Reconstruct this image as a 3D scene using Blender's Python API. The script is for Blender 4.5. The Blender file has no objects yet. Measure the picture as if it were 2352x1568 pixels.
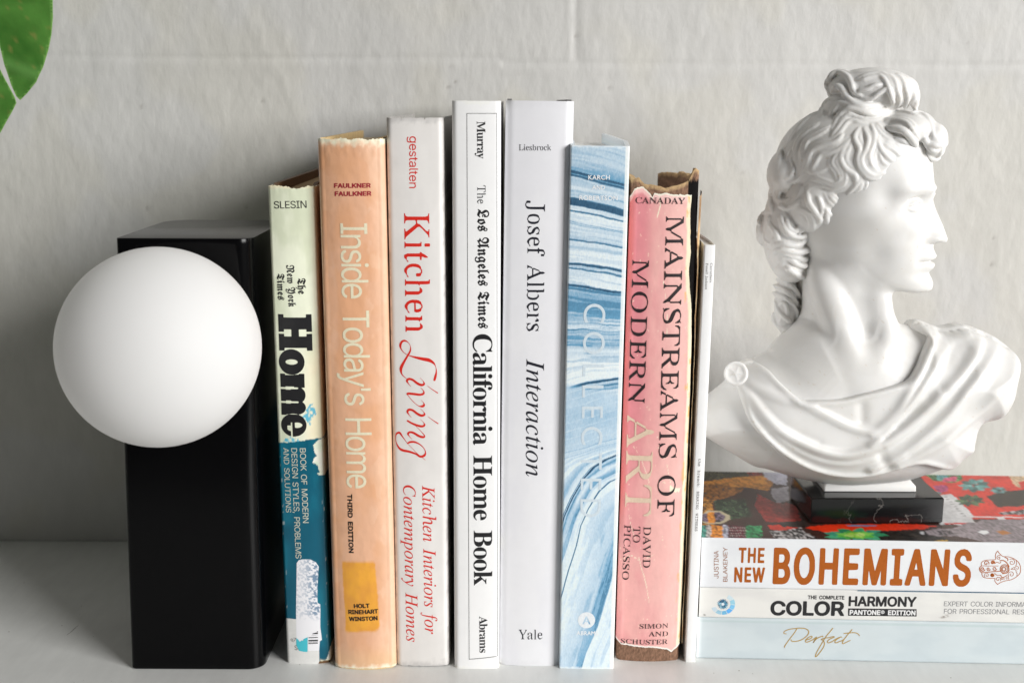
import bpy, math, random
import numpy as np
from mathutils import Vector, Matrix
from mathutils.geometry import delaunay_2d_cdt

SC = bpy.context.scene
COL = SC.collection
MM = 0.001

# ------------------------------------------------------------------ camera
cam = bpy.data.cameras.new('camera')
cam.sensor_width = 36.0
cam.lens = 2770.0 / 2352.0 * 36.0
cam.clip_start = 0.02
cam.clip_end = 50.0
cam.dof.use_dof = True
cam.dof.focus_distance = 0.63
cam.dof.aperture_fstop = 9.0
cam_ob = bpy.data.objects.new('camera', cam)
COL.objects.link(cam_ob)
R_, U_, F_ = Vector([0.999989, 0.000915, 0.004623]), Vector([-0.004712, 0.194232, 0.980944]), Vector([0.0, 0.980955, -0.194234])
m = Matrix((R_, U_, -F_)).transposed().to_4x4()
m.translation = Vector((0, -0.605, 0.30))
cam_ob.matrix_world = m
SC.camera = cam_ob

# ------------------------------------------------------------------ room light
world = bpy.data.worlds.new('World')
SC.world = world
world.use_nodes = True
bg = world.node_tree.nodes['Background']
bg.inputs[0].default_value = (1.0, 0.98, 0.93, 1)
bg.inputs[1].default_value = 0.09


def area(name, loc, target, sx, sy, power, col):
    l = bpy.data.lights.new(name, 'AREA')
    l.shape = 'RECTANGLE'
    l.size, l.size_y, l.energy, l.color = sx, sy, power, col
    o = bpy.data.objects.new(name, l)
    COL.objects.link(o)
    o.location = loc
    o.rotation_euler = (Vector(target) - Vector(loc)).to_track_quat('-Z', 'Y').to_euler()
    return o


# the room's window, to the right and in front of the shelf
area('window_light', (2.75, -2.25, 1.25), (0.0, 0.08, 0.14), 1.7, 1.5, 186, (1.0, 0.99, 0.975))

vs = SC.view_settings
vs.view_transform = 'Standard'
vs.look = 'None'
vs.exposure = 0.0
vs.gamma = 1.0
vs.use_curve_mapping = False
SC.cycles.max_bounces = 14
SC.cycles.diffuse_bounces = 8
SC.cycles.use_denoising = True

# ---- measured tables (millimetres, in each book's own frame) ----
BOOKS=dict(Home=dict(cx=-109.99,y=4.95,lean=-0.00603,w=24.05,H=259.24),
 Orange=dict(cx=-78.47,y=-1.92,lean=-0.00713,w=33.31,H=282.68),
 Kitchen=dict(cx=-47.57,y=2.23,lean=-0.00423,w=28.59,H=292.91),
 Murray=dict(cx=-18.22,y=-0.03,lean=0.00034,w=24.23,H=300.66),
 Josef=dict(cx=10.41,y=3.86,lean=0.00974,w=34.19,H=300.82),
 Blue=dict(cx=40.98,y=0.57,lean=0.00852,w=29.41,H=279.46),
 Pink=dict(cx=75.43,y=9.75,lean=0.00878,w=35.46,H=253.56),
 Thin=dict(cx=98.47,y=8.94,lean=0.01075,w=5.62,H=229.49),
 Lamp=dict(cx=-168.85,y=-2.59,lean=0.01568,w=69.55,H=232.64))
STACK=dict(yaw=-0.03388,Perfect=(102.40,13.73,0.00,24.20),Color=(103.00,13.71,24.20,17.20),Boh=(103.00,13.71,41.40,28.60))
TEXTS=[
 ("Home", "author_name", "sans", "SLESIN", [-8.97, 246.95, 7.52, 247.25], 3.7, (0.012, 0.012, 0.014), "", "fit", 0),
 ("Home", "newspaper_name", "frak", "The", [1.55, 211.5, 1.77, 203.29], 4.22, (0.012, 0.012, 0.014), "", "fit", 0),
 ("Home", "newspaper_name", "frak", "New York", [-3.69, 218.32, -3.47, 196.8], 3.95, (0.012, 0.012, 0.014), "", "fit", 0),
 ("Home", "newspaper_name", "frak", "Times", [-8.9, 213.83, -8.92, 200.25], 3.96, (0.012, 0.012, 0.014), "", "fit", 0),
 ("Home", "title", "slab", "Home", [-9.21, 192.9, -9.45, 128.0], 17.23, (0.012, 0.012, 0.014), "", "fit", 0),
 ("Home", "subtitle", "sans", "BOOK OF MODERN", [-0.41, 121.69, -0.14, 80.55], 3.08, (0.62, 0.62, 0.5), "", "fit", 0),
 ("Home", "subtitle", "sans", "DESIGN STYLES, PROBLEMS", [-4.96, 121.69, -4.77, 60.57], 3.08, (0.62, 0.62, 0.5), "", "fit", 0),
 ("Home", "subtitle", "sans", "AND SOLUTIONS", [-9.24, 121.7, -9.13, 86.2], 2.91, (0.62, 0.62, 0.5), "", "fit", 0),
 ("Home", "call_number", "sans", "q7", [-9.25, 12.89, -6.23, 13.07], 1.99, (0.02, 0.02, 0.02), "7", "fit", 0),
 ("Home", "call_number", "sans", "S", [-7.32, 7.97, -5.71, 7.97], 2.67, (0.02, 0.02, 0.02), "", "fit", 0),
 ("Orange", "author_name", "sansb", "FAULKNER", [-8.56, 258.06, 9.62, 258.1], 2.18, (0.33, 0.018, 0.035), "", "fit", 0),
 ("Orange", "author_name", "sansb", "FAULKNER", [-8.36, 254.02, 9.85, 254.14], 2.18, (0.33, 0.018, 0.035), "", "fit", 0),
 ('Orange', 'title', 'sans', "Inside Today's Home", [-6.09, 240.44, -6.69, 102.18], 13.47, (0.8, 0.74, 0.54), '', 0.86, 0),
 ("Orange", "edition", "sansb", "THIRD EDITION", [-6.53, 98.88, -6.6, 66.43], 2.48, (0.01, 0.008, 0.006), "", "fit", 0),
 ("Orange", "publisher_name", "sansb", "HOLT", [-4.88, 35.55, 3.57, 35.81], 2.32, (0.01, 0.008, 0.006), "", "fit", 0),
 ("Orange", "publisher_name", "sansb", "RINEHART", [-7.94, 32.03, 7.93, 32.46], 2.32, (0.01, 0.008, 0.006), "", "fit", 0),
 ("Orange", "publisher_name", "sansb", "WINSTON", [-7.71, 28.12, 7.57, 28.55], 2.33, (0.01, 0.008, 0.006), "", "fit", 0),
 ("Kitchen", "publisher_name", "sans", "gestalten", [-2.68, 283.29, -3.1, 257.71], 4.35, (0.68, 0.022, 0.012), "l", "fit", 0),
 ("Kitchen", "title", "roman", "Kitchen", [-5.98, 245.13, -6.23, 184.41], 12.64, (0.68, 0.022, 0.012), "", "fit", 0),
 ("Kitchen", "subtitle", "ital", "Kitchen Interiors for", [1.13, 102.57, 1.44, 18.86], 6.44, (0.68, 0.022, 0.012), "", "fit", 0),
 ("Kitchen", "subtitle", "ital", "Contemporary Homes", [-8.83, 102.57, -8.58, 14.42], 6.52, (0.68, 0.022, 0.012), "", "fit", 0),
 ("Murray", "publisher_name", "didone", "Murray", [0.24, 290.73, 0.51, 272.58], 4.14, (0.012, 0.012, 0.014), "", "fit", 0),
 ("Murray", "title", "roman", "The", [0.5, 259.42, 0.5, 250.24], 4.08, (0.012, 0.012, 0.014), "", "fit", 0),
 ("Murray", "title", "frak", "Los Angeles Times", [0.69, 247.58, 0.94, 186.97], 5.72, (0.012, 0.012, 0.014), "", "fit", 0),
 ("Murray", "title", "didone", "California Home Book", [-1.78, 183.98, -1.45, 47.82], 9.92, (0.012, 0.012, 0.014), "", "fit", 0),
 ("Murray", "publisher_name", "didone", "Abrams", [1.38, 30.29, 1.58, 9.36], 4.39, (0.012, 0.012, 0.014), "", "fit", 0),
 ("Josef", "author_name", "roman", "Liesbrock", [-10.11, 276.46, 5.95, 276.7], 2.91, (0.012, 0.013, 0.022), "", "fit", 0),
 ("Josef", "title", "roman", "Josef Albers", [-5.23, 251.62, -4.59, 184.83], 8.91, (0.012, 0.013, 0.022), "A", "fit", 0),
 ("Josef", "title", "ital", "Interaction", [-4.54, 170.32, -3.79, 107.3], 9.04, (0.012, 0.013, 0.022), "", "fit", 0),
 ("Josef", "publisher_name", "roman", "Yale", [-6.18, 15.4, 6.7, 15.59], 5.51, (0.012, 0.013, 0.022), "", "fit", 0),
 ("Blue", "author_name", "gillb", "KARCH", [-5.57, 262.44, 5.18, 262.58], 2.18, (0.86, 0.88, 0.9), "", "fit", 0),
 ("Blue", "author_name", "gillb", "AND", [-3.49, 257.53, 2.87, 257.61], 2.19, (0.86, 0.88, 0.9), "", "fit", 0),
 ("Blue", "author_name", "gillb", "ROBERTSON", [-9.81, 252.32, 9.39, 252.33], 2.2, (0.86, 0.88, 0.9), "", "fit", 0),
 ("Blue", "title", "gill", "COLLECTED", [-6.14, 199.81, -5.42, 85.97], 10.97, (0.64, 0.74, 0.81), "", "track", 0),
 ("Blue", "publisher_name", "gillb", "ABRAMS", [-5.66, 19.52, 5.81, 19.67], 2.3, (0.86, 0.88, 0.9), "", "fit", 0),
 ("Pink", "author_name", "roman", "CANADAY", [-15.14, 249.87, 9.93, 249.96], 3.14, (0.018, 0.01, 0.012), "", "fit", 0),
 ("Pink", "title", "roman", "MAINSTREAMS OF", [0.62, 243.62, 1.93, 83.53], 9.15, (0.018, 0.01, 0.012), "", "fit", 0),
 ("Pink", "title", "roman", "MODERN", [-15.68, 220.98, -15.35, 145.62], 8.37, (0.018, 0.01, 0.012), "", "fit", 0),
 ("Pink", "title", "roman", "ART", [-15.73, 138.71, -15.29, 83.51], 14.23, (0.72, 0.56, 0.42), "", "fit", 0),
 ("Pink", "subtitle", "roman", "DAVID", [-5.1, 77.76, -4.71, 54.53], 3.88, (0.018, 0.01, 0.012), "", "fit", 0),
 ("Pink", "subtitle", "roman", "TO", [-10.61, 77.68, -10.62, 68.54], 3.78, (0.018, 0.01, 0.012), "", "fit", 0),
 ("Pink", "subtitle", "roman", "PICASSO", [-15.32, 78.15, -15.58, 46.97], 3.47, (0.018, 0.01, 0.012), "", "fit", 0),
 ("Pink", "publisher_name", "roman", "SIMON", [-5.37, 19.34, 10.2, 19.77], 2.78, (0.018, 0.01, 0.012), "", "fit", 0),
 ("Pink", "publisher_name", "roman", "AND", [-0.02, 14.96, 10.38, 15.1], 2.78, (0.018, 0.01, 0.012), "", "fit", 0),
 ("Pink", "publisher_name", "roman", "SCHUSTER", [-15.16, 10.07, 10.35, 10.42], 2.79, (0.018, 0.01, 0.012), "", "fit", 0),
 ("Thin", "author_name", "roman", "Carruthers", [0.55, 219.74, 0.68, 209.85], 1.25, (0.018, 0.01, 0.012), "", "fit", 0),
 ("Thin", "author_name", "roman", "Powell Jackson", [-1.71, 219.7, -1.5, 206.26], 1.25, (0.018, 0.01, 0.012), "", "fit", 0),
 ("Thin", "title", "type", "the breach: BEARING WITNESS", [-0.85, 115.84, -0.86, 75.54], 1.41, (0.018, 0.01, 0.012), "h", "fit", 0),
 ("Boh", "author_name", "sans", "JUSTINA", [9.93, 5.57, 9.33, 21.45], 2.51, (0.35, 0.12, 0.04), "", "fit", 0),
 ("Boh", "author_name", "sans", "BLAKENEY", [14.78, 3.76, 14.01, 23.5], 2.35, (0.35, 0.12, 0.04), "", "fit", 0),
 ("Boh", "title", "cond", "THE", [20.23, 15.06, 34.17, 15.14], 8.39, (0.5, 0.125, 0.012), "", "fit", 0),
 ("Boh", "title", "cond", "NEW", [18.34, 3.83, 34.83, 3.97], 8.36, (0.5, 0.125, 0.012), "", "fit", 0),
 ("Boh", "title", "cond", "BOHEMIANS", [39.13, 3.62, 145.27, 4.36], 20.25, (0.5, 0.125, 0.012), "H", "fit", 0),
 ("Color", "title", "sansb", "COLOR", [38.76, 2.33, 78.7, 2.79], 8.53, (0.012, 0.012, 0.014), "", "fit", 0),
 ("Color", "title", "sansb", "THE COMPLETE", [58.55, 11.86, 78.33, 11.98], 2.08, (0.012, 0.012, 0.014), "", "fit", 0),
 ("Color", "title", "sansb", "HARMONY", [80.72, 8.39, 117.2, 8.68], 5.55, (0.012, 0.012, 0.014), "", "fit", 0),
 ("Color", "edition", "sansb", "PANTONE® EDITION", [81.66, 3.28, 117.14, 3.65], 2.7, (0.82, 0.82, 0.82), "", "fit", 0),
 ("Color", "subtitle", "sans", "EXPERT COLOR INFORMA", [132.03, 9.15, 176.06, 9.59], 2.77, (0.22, 0.22, 0.23), "", "fit", 0),
 ("Color", "subtitle", "sans", "FOR PROFESSIONAL RES", [132.35, 4.82, 175.39, 5.25], 2.78, (0.22, 0.22, 0.23), "", "fit", 0)]
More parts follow.
